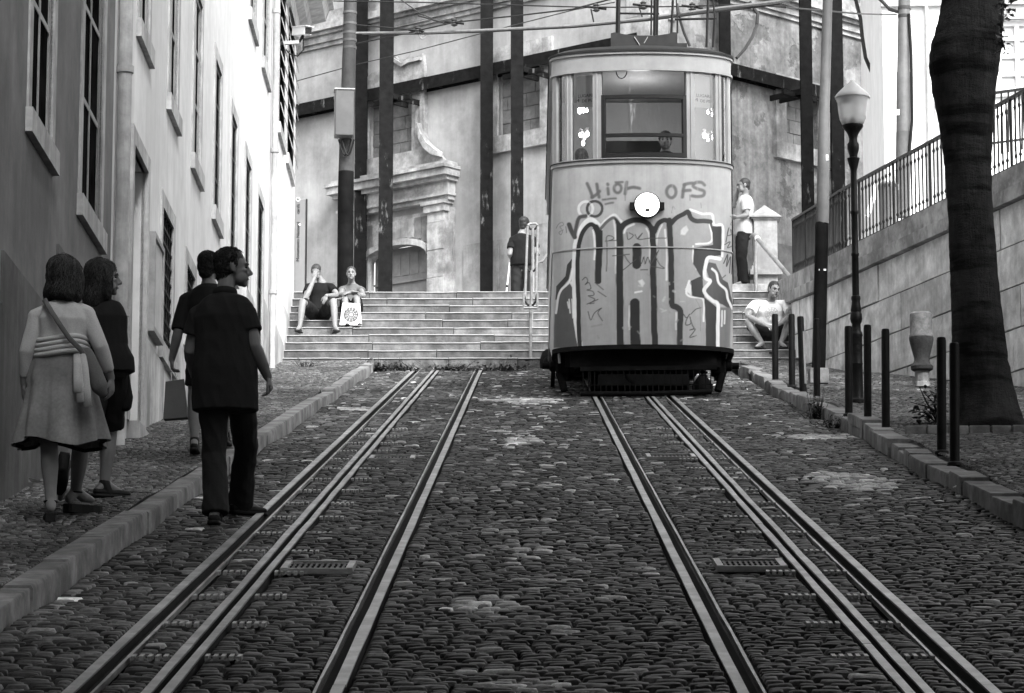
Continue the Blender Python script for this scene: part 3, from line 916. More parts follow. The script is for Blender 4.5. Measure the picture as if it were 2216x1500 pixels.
for a, b in ((.05, s0 - 1.0), (s1 + 1.0, 20)):
    x = a; mb = MB()
    while x < b:
        L = min(rng.uniform(.8, 1.5), b - x); mb.rect(FL, x + .006, x + L - .006, ZL - .4, zk + rng.choice([0, .0, -.25, .2]) - (0 if x < s0 else .35), -.02, .05 + rng.normal(0, .003)); x += L
    mb.build('base_course', m_base, FB)
mb = MB(); zk2 = FR.hit(1640, 470)[1]
mb.rect(FR, .05, sRe, ZL - .4, zk2 - .5, -.02, .04); mb.build('base_course', m_block, FB)
# stone quoins at the corner
mb = MB(); z = ZL
while z < ZT - .5:
    L = .55 if int(z / .5) % 2 else .8
    mb.rect(FL, -.03, L, z, z + .49, -.02, .05); mb.rect(FR, -.03, 1.35 - L, z, z + .49, -.02, .05); z += .5
mb.build('quoins', m_fstone, FB)

# ------------------------------------------------------------------ steel shoring in front of it
m_girder = mat('rusty_black_steel', .022, .55, .5, 5, .3, 30, .01, spec=.35, stain=.3, sscale=2.5)
def girder_mat():
    t = NT('flaking_black_steel')
    k = t.remap(t.noise(1.3, 8, .72, (3, 3, .8)), .60, .68, 0, 1)
    c = t.remap(t.noise(7, 5, .7), .3, .7, .003, .012)
    mx = t.n('ShaderNodeMix'); mx.data_type = 'FLOAT'
    t.l(k, mx.inputs[0]); t.l(c, mx.inputs[2]); mx.inputs[3].default_value = .14
    t.color(mx.outputs[0]); t.bump(t.noise(20, 5, .7), .3, .01)
    return t.done(.75, .08)
m_girder = girder_mat()
def ibeam(mb, a, b, wv, hv, u, n, th=.022):
    """I section from a to b: flanges across u, web along n"""
    a = Vector(a); b = Vector(b)
    for o_ in (-hv / 2, hv / 2):
        mb.bar(a + n * o_, b + n * o_, wv if False else th, th) if False else None
    def slab(c0, c1, hu, hn):
        vs = []
        for p in (c0, c1):
            for i, j in ((-1, -1), (1, -1), (1, 1), (-1, 1)): vs.append(p + u * (i * hu) + n * (j * hn))
        mb.add(vs, [(0, 1, 2, 3), (7, 6, 5, 4), (0, 4, 5, 1), (1, 5, 6, 2), (2, 6, 7, 3), (3, 7, 4, 0)])
    slab(a + n * (hv / 2 - th / 2), b + n * (hv / 2 - th / 2), wv / 2, th / 2)
    slab(a - n * (hv / 2 - th / 2), b - n * (hv / 2 - th / 2), wv / 2, th / 2)
    slab(a, b, th / 2, hv / 2 - th)
def post(px, wpx, pl, off, ztop, lab):
    s_, _ = pl.hit(px, 400, off)
    p = pl.pt(s_, 0, off); wv = wpx / F * p.y
    t = thing('steel_post', lab, 'steel post', (p.x, p.y, ZL), 'steel shoring posts against the corner building')
    mb = MB(); ibeam(mb, (p.x, p.y, ZL - .02), (p.x, p.y, ztop), wv, wv * 1.05, Vector((1, 0, 0)), Vector((0, 1, 0)))
    mb.build('column', m_girder, t)
    MB().box((p.x, p.y, ZL + .02), (wv * 1.7, wv * 1.7, .04)).build('base_plate', m_girder, t)
    return p, wv
dz = lambda py, Y: onY(1100, py, Y).z
posts = [(781, 27, FL, .28, 26.5, 'black steel shoring post next to the grey pole with the metal box'),
         (835, 30, FL, 1.0, 26.5, 'black steel shoring post standing in front of the portal doorway'),
         (1053, 28, FL, .3, 26.5, 'tall black steel shoring post right of the portal, flaking at its foot'),
         (1119, 28, FL, 1.0, None, 'black steel shoring post with a free top behind the standing man'),
         (1572, 25, FR, .3, 26.5, 'black steel shoring post rising just right of the tram roof'),
         (1748, 26, FR, 1.0, 26.5, 'black steel shoring post left of the tall grey pole, on the right facade'),
         (1814, 28, FR, .3, 26.5, 'black steel shoring post right of the tall grey pole, behind the lantern')]
PP = []
for px, wpx, pl, off, zt, lab in posts:
    s_, _ = pl.hit(px, 400, off); yy = pl.pt(s_, 0, off).y
    PP.append(post(px, wpx, pl, off, zt if zt else onY(px, 4, yy).z, lab))
def beam(pl, xa, xb, xm, ym, hpx, lab):
    a = pl.hit(xa, ym, .14)[0]; b = pl.hit(xb, ym, .14)[0]; s_, zc_ = pl.hit(xm, ym, .14)
    h = hpx / F * pl.pt(s_, 0, .14).y
    t = thing('steel_beam', lab, 'steel beam', pl.pt(a, zc_, .14), 'steel shoring beams along the corner building')
    mb = MB(); ibeam(mb, pl.pt(a, zc_, .14), pl.pt(b, zc_, .14), h, .24, Vector((0, 0, 1)), pl.n)
    mb.build('girder', m_girder, t)
    br = MB()
    for f in np.linspace(.04, .96, 9):
        x = a + (b - a) * f; br.rect(pl, x - .05, x + .05, zc_ - h * .42, zc_ + h * .42, .03, .24)
    br.build('stiffener', m_girder, t)
    return zc_, h
zB, hB = beam(FL, 560, 1385, 1000, 167, 28, 'long black steel beam strapped across the left facade of the corner building')
zB2, hB2 = beam(FR, 1420, 1935, 1690, 181, 28, 'long black steel beam strapped across the right facade of the corner building')
for (i, pl, zc_) in ((1, FL, zB), (3, FL, zB), (5, FR, zB2)):
    p, wv = PP[i]
    t = thing('steel_bracket', 'stub bracket tying the %s to the facade beam' % ('post before the portal' if i == 1 else 'free topped post' if i == 3 else 'post beside the tall grey pole'), 'bracket', (p.x, p.y, zc_ - .4), 'stub brackets on the shoring')
    q = p + (-pl.n) * .9
    mb = MB()
    for s_ in (-1, 1):
        mb.bar(Vector((p.x, p.y, zc_ - .38)) + pl.u * (s_ * (wv / 2 + .03)), Vector((q.x, q.y, zc_ - .38)) + pl.u * (s_ * (wv / 2 + .03)), .05, .12)
    mb.build('arm', m_girder, t)
    MB().bar(Vector((p.x, p.y, zc_ - .42)) - pl.u * .55 - pl.n * .2, Vector((p.x, p.y, zc_ - .42)) + pl.u * .55 - pl.n * .2, .08, .1).build('crosspiece', m_girder, t)

# ------------------------------------------------------------------ white building on the right terrace
m_wht = mat('bright_limewash', .8, .85, .05, 3, .3, 24, .008, stain=.1, sscale=1.2)
WBY = 53.6
xw0 = onY(1912, 200, WBY).x
WB = thing('white_building', 'bright white house on the raised terrace at the right, tall window behind the tree', 'house', (xw0, WBY, ZL))
WP = Plane((xw0, WBY), (1, -.06))
w1_ = (WP.hit(2158, 200)[0], WP.hit(2300, 200)[0], WP.hit(2190, 196)[1], WP.hit(2190, 42)[1])
d1_ = (WP.hit(2040, 200)[0], WP.hit(2110, 200)[0], ZL + .02, WP.hit(2080, 120)[1])
mb = MB(); WP.holes(mb, 0, 12, ZL - 3.5, 26, [w1_, d1_], .2)
mb.add([WP.pt(0, ZL - 3.5), WP.pt(0, 26), WP.pt(0, 26, -8), WP.pt(0, ZL - 3.5, -8)], [(0, 1, 2, 3)])
mb.add([WP.pt(0, 26), WP.pt(12, 26), WP.pt(12, 26, -8), WP.pt(0, 26, -8)], [(0, 1, 2, 3)])
mb.build('wall', m_wht, WB, fix=False)
m_winw = mat('white_window_frame', .62, .5, .08)
m_lpane = mat('sky_reflecting_pane', .5, .05, .1, 1, spec=.8)
for (a, b, c, d), nm in ((w1_, 'window'), (d1_, 'door')):
    mb = MB(); mb.rect(WP, a - .14, a, c, d + .14, -.03, .04); mb.rect(WP, b, b + .14, c, d + .14, -.03, .04); mb.rect(WP, a, b, d, d + .14, -.03, .038)
    o = mb.build(nm, m_trim, WB)
    MB().rect(WP, a, b, c, d, -.2, -.14).build('pane', m_lpane, o)
    bars(WP, a, b, c, d, -.14, -.08, .09, (.33, .66) if nm == 'window' else (.5,), (.25, .5, .75)).build('frame', m_winw, o)
    if nm == 'window': MB().rect(WP, a - .2, b + .2, c - .12, c, -.1, .08).build('sill', m_trim, o)
MB().rect(WP, -.02, 12, WP.hit(1960, 16)[1], WP.hit(1960, 16)[1] + .25, -.02, .1).build('string_course', m_trim, WB)
pm = MB(); sx_ = WP.hit(2008, 200)[0]
pm.tube([WP.pt(sx_, ZL, .07), WP.pt(sx_, 25, .07)], .035, 8).build('downpipe', m_trim, WB, True)

# ------------------------------------------------------------------ retaining wall on the right, two stretches
RWT = thing('retaining_wall', 'pale ashlar retaining wall rising along the right pavement under the railing', 'wall', (RW0.x, RW0.y, G * RW0.y))
RB2 = Vector((3.95, 53.5, 0))
RWALL2 = Plane(RW0, (RB2 - RW0).normalized())      # beside the steps
def cline(px): return 620 - .486 * (px - 1660)       # the coping as drawn from the camera's place, used once to find its slope
PXB = 1144 + RW0.x / RW0.y * 7000
_a = RWALL.hit(PXB, cline(PXB)); _b = RWALL.hit(2205, cline(2205))
def rtop(s_): return _a[1] + (_b[1] - _a[1]) * (s_ - _a[0]) / (_b[0] - _a[0])
_c = RWALL2.hit(1661, cline(1661))
def rtop2(s_): return _a[1] + (_c[1] - _a[1]) * s_ / _c[0]
S1 = 24.0; S2 = (RB2 - RW0).length
tint_v = []; mb = MB(); hcp = .44; course = .52
def ashlar(pl, sa, sb, top):
    for k in range(12):
        x = sa - rng.uniform(0, .8)
        while x < sb:
            L = rng.uniform(.85, 1.9); a = max(x, sa); b = min(x + L, sb); x += L
            if b - a < .08: continue
            g = .011
            q = [(a + g, top(a) - hcp - (k + 1) * course + g), (b - g, top(b) - hcp - (k + 1) * course + g), (b - g, top(b) - hcp - k * course - g), (a + g, top(a) - hcp - k * course - g)]
            if max(q[3][1], q[2][1]) < G * (pl.pt(b, 0).y) - .8: continue
            n0 = len(mb.v); mb.prism(pl, q, -.1, rng.normal(0, .007))
            tv = float(np.clip(rng.normal(1, .16), .6, 1.35)); tint_v.extend([tv] * (len(mb.v) - n0))
    mb.add([pl.pt(sa, top(sa) - .1, -.02), pl.pt(sb, top(sb) - .1, -.02), pl.pt(sb, -2, -.02), pl.pt(sa, -2, -.02)], [(0, 1, 2, 3)])
    tint_v.extend([.3] * 4)
ashlar(RWALL, 0, S1, rtop); ashlar(RWALL2, 0, S2, rtop2)
mb.add([RWALL2.pt(S2, rtop2(S2) - .05, 0), RWALL2.pt(S2, ZB - .5, 0), RWALL2.pt(S2, ZB - .5, -1.5), RWALL2.pt(S2, rtop2(S2) - .05, -1.5)], [(0, 1, 2, 3)]); tint_v.extend([1.] * 4)
me = mb.mesh('masonry')
at = me.attributes.new('tint', 'FLOAT', 'POINT')
at.data.foreach_set('value', np.array(tint_v, dtype=np.float32))
link_mesh('masonry', me, m_stone, RWT)
mb = MB()
for pl, sa, sb, top in ((RWALL, .0, S1, rtop), (RWALL2, .0, S2 + .05, rtop2)):
    x = sa
    while x < sb - .02:
        L = rng.uniform(1.2, 1.9); a, b = x + (.005 if x > sa else 0), min(x + L, sb) - .005
        for (d0, d1, o0, o1) in ((0, .27, -.42, .015), (.27, .44, -.42, .085)):
            mb.prism(pl, [(a, top(a) - d1), (b, top(b) - d1), (b, top(b) - d0), (a, top(a) - d0)], o0, o1)
        x += L
mb.build('coping', m_coping, RWT)
# terrace behind it
mb = MB()
P = [RWALL2.pt(S2, rtop(0) - .3, -.4), RWALL.pt(0, rtop(0) - .3, -.4), RWALL.pt(S1, rtop(S1) - .3, -.4), Vector((40, RWALL.pt(S1, 0).y, rtop(S1) - .3)), Vector((40, 60, ZL - .02)), Vector((4.4, 60, ZL - .02))]
mb.add(P, [(0, 1, 2, 3, 4, 5)]); tag(mb.build('terrace', mat('terrace_paving', .3, .85, .3, 4, .3)), kind='structure')

# ------------------------------------------------------------------ unseen house beside the camera, added to shade the lower street
RB = thing('townhouse', 'tall plain unseen house added on the right to shade the lower street', 'house', (6.2, 0, 0))
m_rbw = mat('dark_ochre_plaster', .2, .9, .15, 3, .3)  # dark colour keeps light bounced off this house low
RP = Plane((6.2, -57), (0, 1))
hl = []
for k in range(14):
    for j in range(5):
        s_ = 2.5 + 5 * k; z = G * (s_ - 57) + 1.6 + 3.4 * j
        hl.append((s_, s_ + 1.1, z, z + 2.0))
mb = MB(); RP.holes(mb, 0, 71, -12, 30, hl, .2)
for s_ in (0, 71): mb.add([RP.pt(s_, -12), RP.pt(s_, 30), RP.pt(s_, 30, -12), RP.pt(s_, -12, -12)], [(0, 1, 2, 3)])
mb.add([RP.pt(0, 30), RP.pt(71, 30), RP.pt(71, 30, -12), RP.pt(0, 30, -12)], [(0, 1, 2, 3)])
mb.build('wall', m_rbw, RB, fix=False)
for a, b, c, d in hl:
    mb = MB(); mb.rect(RP, a - .14, a, c, d + .14, -.03, .03); mb.rect(RP, b, b + .14, c, d + .14, -.03, .03); mb.rect(RP, a, b, d, d + .14, -.03, .028)
    o = mb.build('window', m_trim, RB); MB().rect(RP, a, b, c, d, -.15, -.1).build('pane', m_pane, o)
# ------------------------------------------------------------------ the tram (level car on a wedge shaped truck)
TX, YF, TW, TB = 1.40, 38.6, 1.10, .42
YR = 47.4
def tz(py): return onY(1395, py, YF).z
def fp(phi, z, off=0.):
    return Vector((TX + (TW + off) * math.sin(phi), YF + TB - (TB + off) * math.cos(phi), z))
def phx(px): return math.asin(max(-1, min(1, (px - 1395) / 197)))
ZBOT, ZBELT, ZW0, ZW1, ZL1, ZR = tz(750), tz(350), tz(341), tz(152), tz(117), tz(107)
TRAM = thing('tram', 'old funicular tram covered in graffiti with one round headlight lit, standing at the street top', 'tram', (TX, YF + 4, G * (YF + 4)))
m_tband = mat('tram_white_enamel', .3, .35, .05, 3, .05, 40, spec=.4, stain=.12, sscale=3, streak=.1)
m_tdark = mat('tram_roof_edge', .02, .6, .3, 6, .1, spec=.15)
m_tunder = mat('tram_underframe', .008, .8, .5, 9, .3, 30, spec=.08)
m_trusty = mat('tram_running_gear', .005, .8, .5, 12, .3, 30, spec=.04)
m_tglass = glass_mat('tram_glass', .82, 1.2)
m_tint = mat('tram_interior_cream', .42, .6, .08, 3)
m_tceil = mat('tram_ceiling', .4, .5, .05, 3)
m_notice = mat('white_notice', .8, .5, .03, 3)
m_ink = mat('black_ink', .03, .6, .1)

def shell(z0, z1, o0, o1, pa=-90, pb=90, n=36, side=True, yr=None, zf=None):
    """band of the car body following the rounded front, carried back along both sides"""
    mb = MB(); ring = []
    ph = [R(pa + (pb - pa) * i / n) for i in range(n + 1)]
    yr = yr or YR
    def col(p, off):
        return p
    cols = []
    if side and pa <= -90: cols.append(lambda z, o: Vector((TX - TW - o, yr, z)))
    for p in ph: cols.append(lambda z, o, p=p: fp(p, z, o))
    if side and pb >= 90: cols.append(lambda z, o: Vector((TX + TW + o, yr, z)))
    m = len(cols)
    vs = []
    for c in cols: vs += [c(z0, o0), c(z0, o1), c(z1, o1), c(z1, o0)]
    fs = []
    for i in range(m - 1):
        a, b = i * 4, i * 4 + 4
        for k in range(4): fs.append((a + k, a + (k + 1) % 4, b + (k + 1) % 4, b + k))
    fs += [(0, 1, 2, 3), tuple((m - 1) * 4 + k for k in (3, 2, 1, 0))]
    return mb.add(vs, fs)

# --- graffiti: paint value per vertex of a fine grid on the front panel
def project(P):
    v = P - np.array(CAM)
    d = v @ np.array(fwd)
    return 1108 + F * (v @ np.array(rgt)) / d, 750 - F * (v @ np.array(upv)) / d
NP_, NZ_ = 330, 300
phs = np.linspace(-math.pi / 2, math.pi / 2, NP_); zz2 = np.linspace(ZBOT, ZBELT, NZ_)
PH, ZZ = np.meshgrid(phs, zz2, indexing='xy')
PV = np.stack([TX + TW * np.sin(PH), YF + TB - TB * np.cos(PH), ZZ], -1).reshape(-1, 3)
gx, gy = project(PV); gx = (gx - 1160) * 2.777; gy = (gy - 360) * 2.777
gx, gy = gx + 1.5 * np.sin(gy * .02 + 1) + .5 * np.sin(gy * .07 + gx * .02), gy + 1.5 * np.sin(gx * .02 + 2) + .5 * np.sin(gx * .08 - gy * .02)    # an unsteady hand
paint = np.full(len(gx), .37)
# faded yellow body slightly mottled
paint *= 1 + .05 * np.sin(gx * .021 + 1) * np.sin(gy * .013)
def sdist(pts):
    d = np.full(len(gx), 1e9)
    for (x0, y0), (x1, y1) in zip(pts[:-1], pts[1:]):
        dx, dy = x1 - x0, y1 - y0; L = dx * dx + dy * dy + 1e-9
        t = np.clip(((gx - x0) * dx + (gy - y0) * dy) / L, 0, 1)
        d = np.minimum(d, np.hypot(gx - x0 - t * dx, gy - y0 - t * dy))
    return d
def curve(pts, k=5):
    if len(pts) < 3: return pts
    P = [np.array(p, float) for p in pts]; out = []
    P = [2 * P[0] - P[1]] + P + [2 * P[-1] - P[-2]]
    for i in range(1, len(P) - 2):
        for j in range(k):
            t = j / k
            out.append(tuple(.5 * ((2 * P[i]) + (-P[i - 1] + P[i + 1]) * t + (2 * P[i - 1] - 5 * P[i] + 4 * P[i + 1] - P[i + 2]) * t * t + (-P[i - 1] + 3 * P[i] - 3 * P[i + 1] + P[i + 2]) * t ** 3)))
    out.append(tuple(P[-2])); return out
def lay(mask, v):
    global paint
    paint = paint * (1 - mask) + v * mask
def st(pts, w_, v=.02, soft=3., op=1., sm=True):
    if sm: pts = curve(pts)
    lay(np.clip((w_ * .58 + soft / 2 - sdist(pts)) / soft, 0, 1) * op, v)
def fill(pts, v, soft=3., op=1.):
    inside = np.zeros(len(gx), bool); n = len(pts)
    for i in range(n):
        (x0, y0), (x1, y1) = pts[i], pts[(i + 1) % n]
        c = ((y0 > gy) != (y1 > gy))
        xi = (x1 - x0) * (gy - y0) / ((y1 - y0) + 1e-9) + x0
        inside ^= c & (gx < xi)
    d = sdist(list(pts) + [pts[0]])
    lay(np.clip(np.where(inside, d, -d) / soft + .5, 0, 1) * op, v)
def ring(cx, cy, rx, ry, w_, v, soft=3., op=1.):
    st([(cx + rx * math.cos(a), cy + ry * math.sin(a)) for a in np.linspace(0, 2 * math.pi, 28)], w_, v, soft, op, False)
# letter bodies, a little greyer than the panel
fill([(262, 1080), (240, 800), (240, 500), (290, 360), (340, 330), (380, 370), (440, 310), (480, 300), (560, 330), (690, 330), (790, 310), (920, 270), (1050, 330), (1120, 370), (1110, 540), (1030, 560), (1010, 760), (1090, 850), (1090, 1080)], .31, 12)
# side shapes
fill([(112, 880), (128, 800), (150, 745), (205, 705), (236, 735), (240, 900), (262, 1090), (105, 1090)], .075, 6)
fill([(115, 800), (122, 720), (178, 660), (188, 590), (222, 546), (234, 600), (212, 612), (198, 680), (148, 735), (130, 800)], .03)
st([(120, 880), (130, 800), (150, 742), (203, 690), (222, 612)], 11, .72)
fill([(203, 700), (228, 680), (240, 720), (220, 735)], .7)
for x, a, b in ((205, 800, 880), (222, 800, 910), (196, 815, 850)): st([(x - 8, a), (x, b)], 7, .6, 4)
fill([(1040, 575), (1080, 582), (1125, 680), (1155, 700), (1180, 830), (1180, 870), (1120, 830), (1060, 810), (1020, 770), (1010, 740), (1045, 690), (1020, 600)], .07)
fill([(1095, 845), (1175, 850), (1165, 1090), (1092, 1090)], .16, 10)
st([(1060, 615), (1085, 640), (1100, 700), (1142, 745), (1152, 800), (1180, 858)], 12, .72)
# white outlines
st([(265, 1085), (246, 960), (234, 840), (232, 520), (250, 430), (288, 352), (330, 322), (368, 345), (388, 372)], 26, .7)
st([(385, 365), (430, 318), (470, 292), (500, 320), (512, 330)], 16, .62, 6)
st([(345, 385), (352, 480), (350, 560)], 10, .68); st([(530, 400), (545, 370), (590, 350)], 10, .66, 5); st([(665, 375), (680, 420), (684, 560)], 8, .62, 5)
st([(775, 380), (784, 500), (786, 680)], 10, .62, 5); st([(722, 470), (735, 400), (760, 350)], 8, .6, 5); st([(470, 320), (478, 420), (480, 640)], 9, .6, 6)
st([(925, 262), (1000, 285), (1058, 288), (1072, 350), (1124, 362), (1118, 540)], 12, .72)
st([(1046, 350), (1056, 400), (1058, 440), (1030, 462), (960, 468)], 10, .7); st([(943, 480), (942, 560), (965, 620)], 7, .68)
st([(922, 690), (902, 755), (925, 785), (1000, 795), (1008, 860), (1008, 930)], 10, .7); fill([(920, 700), (895, 740), (930, 780), (935, 720)], .66)
st([(842, 880), (842, 980)], 8, .6, 5); st([(562, 840), (560, 900), (563, 980)], 8, .62, 5)
fill([(885, 370), (905, 358), (918, 385), (895, 415), (870, 410), (872, 385)], .56, 8); fill([(612, 690), (640, 680), (655, 705), (640, 725)], .58, 6); st([(595, 760), (635, 752)], 9, .66)
# black lettering
st([(262, 1080), (256, 900), (251, 700), (251, 520), (268, 430), (300, 372), (332, 350), (362, 366)], 22)
st([(362, 368), (376, 410), (378, 480), (376, 580), (374, 688)], 34)
fill([(340, 352), (360, 348), (400, 385), (398, 470), (362, 470), (358, 400)], .02)
st([(392, 372), (430, 330), (462, 308), (482, 318), (500, 345), (506, 385)], 16, .1, 5)
fill([(470, 305), (500, 330), (524, 360), (520, 420), (486, 420), (486, 360)], .02)
st([(504, 365), (503, 500), (503, 700), (505, 900), (507, 1085)], 36)
st([(505, 385), (535, 345), (590, 325), (640, 328), (680, 350), (702, 390)], 28)
st([(699, 375), (703, 500), (706, 700), (710, 900), (716, 1085)], 32)
st([(605, 490), (606, 540), (605, 592)], 46)
st([(592, 825), (594, 900), (598, 1085)], 52)
st([(712, 392), (735, 345), (770, 322), (800, 330)], 24)
st([(803, 325), (806, 450), (812, 600), (815, 760), (816, 830), (846, 848), (868, 878), (866, 980), (862, 1085)], 30)
st([(812, 345), (845, 310), (885, 290), (914, 275), (932, 312), (962, 330), (1010, 328), (1050, 332)], 24)
fill([(1038, 318), (1058, 320), (1060, 358), (1116, 360), (1110, 535), (1032, 542), (1016, 600), (1002, 680), (1012, 795), (938, 782), (930, 690), (990, 662), (945, 590), (946, 490), (1062, 470), (1060, 400)], .02)
fill([(1008, 785), (1060, 825), (1088, 850), (1082, 1090), (1020, 1090), (1022, 950)], .02)
st([(1104, 556), (1042, 546), (1022, 580), (1016, 665), (1048, 690), (1012, 738), (1020, 770), (1060, 806), (1092, 832), (1094, 950), (1092, 1085)], 18, .74)
for x, a, b in ((1118, 868, 960), (1134, 868, 945)): st([(x, a), (x, b)], 8, .66, 4)
# sprayed names above
def spray(pts, w_=17, v=.10): st(pts, w_, v, 8, .92)
spray([(308, 105), (322, 140), (338, 185)]); spray([(334, 188), (362, 170), (380, 150)]); spray([(366, 108), (370, 150), (378, 185)])
spray([(430, 132), (434, 165)]); spray([(430, 106), (431, 109)]); ring(490, 132, 22, 26, 15, .1, 8, .92); spray([(478, 95), (520, 95)], 12)
spray([(545, 96), (540, 130), (534, 165)]); spray([(545, 135), (580, 128), (622, 134)]); spray([(534, 165), (535, 205)], 4)
spray([(400, 200), (440, 194), (478, 192)], 10); spray([(416, 226), (440, 220), (462, 218)], 10)
ring(812, 152, 28, 36, 17, .1, 8, .92)
spray([(893, 112), (884, 145), (878, 186)]); spray([(890, 112), (915, 106), (940, 102)]); spray([(884, 148), (925, 146)])
spray([(1012, 112), (995, 98), (958, 100), (945, 122), (975, 138), (1008, 150), (1004, 176), (970, 182), (936, 180)])
spray([(922, 175), (925, 205)], 4)
st([(988, 220), (992, 250)], 3, .2); st([(815, 280), (822, 240), (836, 258)], 3, .2)
fill([(270, 258), (300, 215), (330, 258), (300, 302)], .5, 10, .5)
ring(298, 258, 43, 45, 13, .68); ring(352, 256, 46, 46, 14, .05); ring(298, 258, 43, 45, 6, .6, 3, .6)
st([(200, 350), (212, 385), (232, 425)], 24, .05, 6); st([(232, 425), (244, 360), (262, 310), (300, 300)], 20, .06, 8)
# scribbled tags
def tagl(pts, w_=4.5, v=.05): st(pts, w_, v, 3)
tagl([(425, 630), (426, 500), (424, 425), (452, 418), (468, 432), (440, 446), (415, 448)]); tagl([(440, 446), (478, 444)])
tagl([(548, 398), (552, 440), (585, 418), (560, 400)]); tagl([(595, 412), (610, 438), (640, 402), (612, 440), (690, 432), (782, 430)])
tagl([(460, 537), (560, 530)]); tagl([(530, 535), (545, 560), (568, 588)]); tagl([(525, 622), (560, 596), (600, 560)])
tagl([(622, 545), (632, 588), (648, 545), (655, 588), (672, 545), (690, 585), (735, 503), (722, 545), (745, 590), (772, 612), (690, 600)]); tagl([(630, 624), (672, 622)])
tagl([(280, 685), (300, 668), (312, 690), (296, 712), (318, 700), (330, 735), (306, 745), (340, 752), (345, 775), (312, 780), (352, 800), (320, 826), (348, 822)])
tagl([(305, 830), (372, 800)]); tagl([(355, 700), (405, 740)]); tagl([(372, 752), (420, 782)]); tagl([(312, 875), (330, 925), (352, 880), (392, 852), (372, 880), (400, 928)]); st([(335, 965), (395, 950)], 9, .25, 6)
tagl([(886, 890), (905, 912), (922, 890), (905, 925), (902, 955), (932, 945), (925, 905), (940, 955), (950, 975), (925, 985), (958, 980), (940, 1008), (925, 1030), (965, 1018)], 5)
tagl([(930, 890), (960, 860), (990, 850)]); tagl([(960, 800), (985, 860), (990, 990)], 3, .2)
tagl([(122, 372), (138, 345), (160, 335), (166, 352), (145, 362), (160, 385), (150, 410), (138, 395), (165, 380)], 3, .15); tagl([(180, 362), (184, 398)], 4, .12)
tagl([(1168, 300), (1184, 318), (1170, 350), (1188, 352)], 3.5, .1); tagl([(1140, 455), (1160, 370), (1150, 415), (1182, 405), (1170, 380), (1186, 440)], 5); tagl([(1132, 470), (1165, 455), (1150, 490), (1188, 475)], 5)
tagl([(1128, 582), (1150, 530), (1146, 600), (1168, 545), (1164, 640)], 6); tagl([(1180, 540), (1176, 648)], 5); tagl([(1120, 672), (1140, 655)], 6, .12)
# drips, dirt along the bottom, scratches
for i in range(16):
    x = rng.uniform(120, 1170); y = rng.uniform(20, 60); st([(x, y), (x + rng.normal(0, 3), y + rng.uniform(40, 160))], rng.uniform(3, 9), .36, 8, .35)
for i in range(34):
    x, y = rng.uniform(280, 1000), rng.uniform(640, 1060); st([(x, y), (x + rng.normal(0, 16), y + rng.normal(0, 10))], rng.uniform(3, 11), rng.choice([.22, .3, .55]), 7, .5)
m_paint = NT('tram_painted_panel')
c_ = m_paint.math('MULTIPLY', m_paint.attr('paint'), m_paint.remap(m_paint.noise(5, 6, .7), .3, .7, .88, 1.1))
c_ = m_paint.math('MULTIPLY', c_, m_paint.remap(m_paint.noise(1., 6, .7, (7, 7, .5)), .36, .55, .86, 1.))
m_paint.color(c_); m_paint.bump(m_paint.noise(3, 3, .5), .12, .02)
m_paint = m_paint.done(.42, .4)
idx = np.arange(NP_ * NZ_).reshape(NZ_, NP_)
qd = np.stack([idx[:-1, :-1], idx[:-1, 1:], idx[1:, 1:], idx[1:, :-1]], -1).reshape(-1, 4)
FRONT = link_mesh('front_panel', np_mesh('front_panel', PV, qd, {'paint': paint}), m_paint, TRAM)

# --- body
m_tside = mat('tram_side_panel', .42, .45, .1, 4, .1, stain=.2, streak=.2)
for sx in (-1, 1):
    x = TX + sx * TW; mb = MB(); y0 = YF + TB
    zb = lambda y: max(ZBOT, G * y + .42)
    ys = np.linspace(y0, YR, 8); vs = []
    for y in ys: vs += [(x, y, zb(y)), (x, y, ZBELT), (x - sx * .05, y, zb(y)), (x - sx * .05, y, ZBELT)]
    fs = []
    for i in range(7):
        a, b = i * 4, i * 4 + 4; fs += [(a, b, b + 1, a + 1), (a + 2, a + 3, b + 3, b + 2), (a, a + 2, b + 2, b)]
    mb.add(vs, fs).build('side_panel', m_tside, TRAM)
shell(ZBELT - .015, ZBELT + .03, -.03, .022).build('belt_moulding', m_tband, TRAM, True)
shell(ZBELT + .026, ZBELT + .036, -.03, .034).build('drip_strip', m_tdark, TRAM, True)
shell(ZBELT + .036, ZW0, -.04, .012).build('window_sill', m_tband, TRAM, True)
shell(ZW1, ZL1, -.04, .01).build('letter_board', m_tband, TRAM, True)
shell(ZL1, ZL1 + .03, -.04, .035).build('gutter', m_tband, TRAM, True)
shell(ZW1 - .006, ZW1 + .022, -.02, .03).build('window_head', m_tband, TRAM, True)
shell(ZL1 + .03, ZR, -.1, .05).build('roof_edge', m_tdark, TRAM, True)
shell(ZBOT - .03, ZBOT + .025, -.04, .012).build('bottom_flange', m_tunder, TRAM, True)
rv = shell(tz(536), tz(536) + .014, -.01, .012); rv.build('rivet_strip', m_tside, FRONT, True)
rm = MB()
for i in range(42):
    p = fp(R(-78 + 156 * i / 41), tz(536) + .007, .013); rm.ellipsoid(p, (.007, .007, .007), None, 6, 4)
rm.build('rivets', m_tside, FRONT, True)
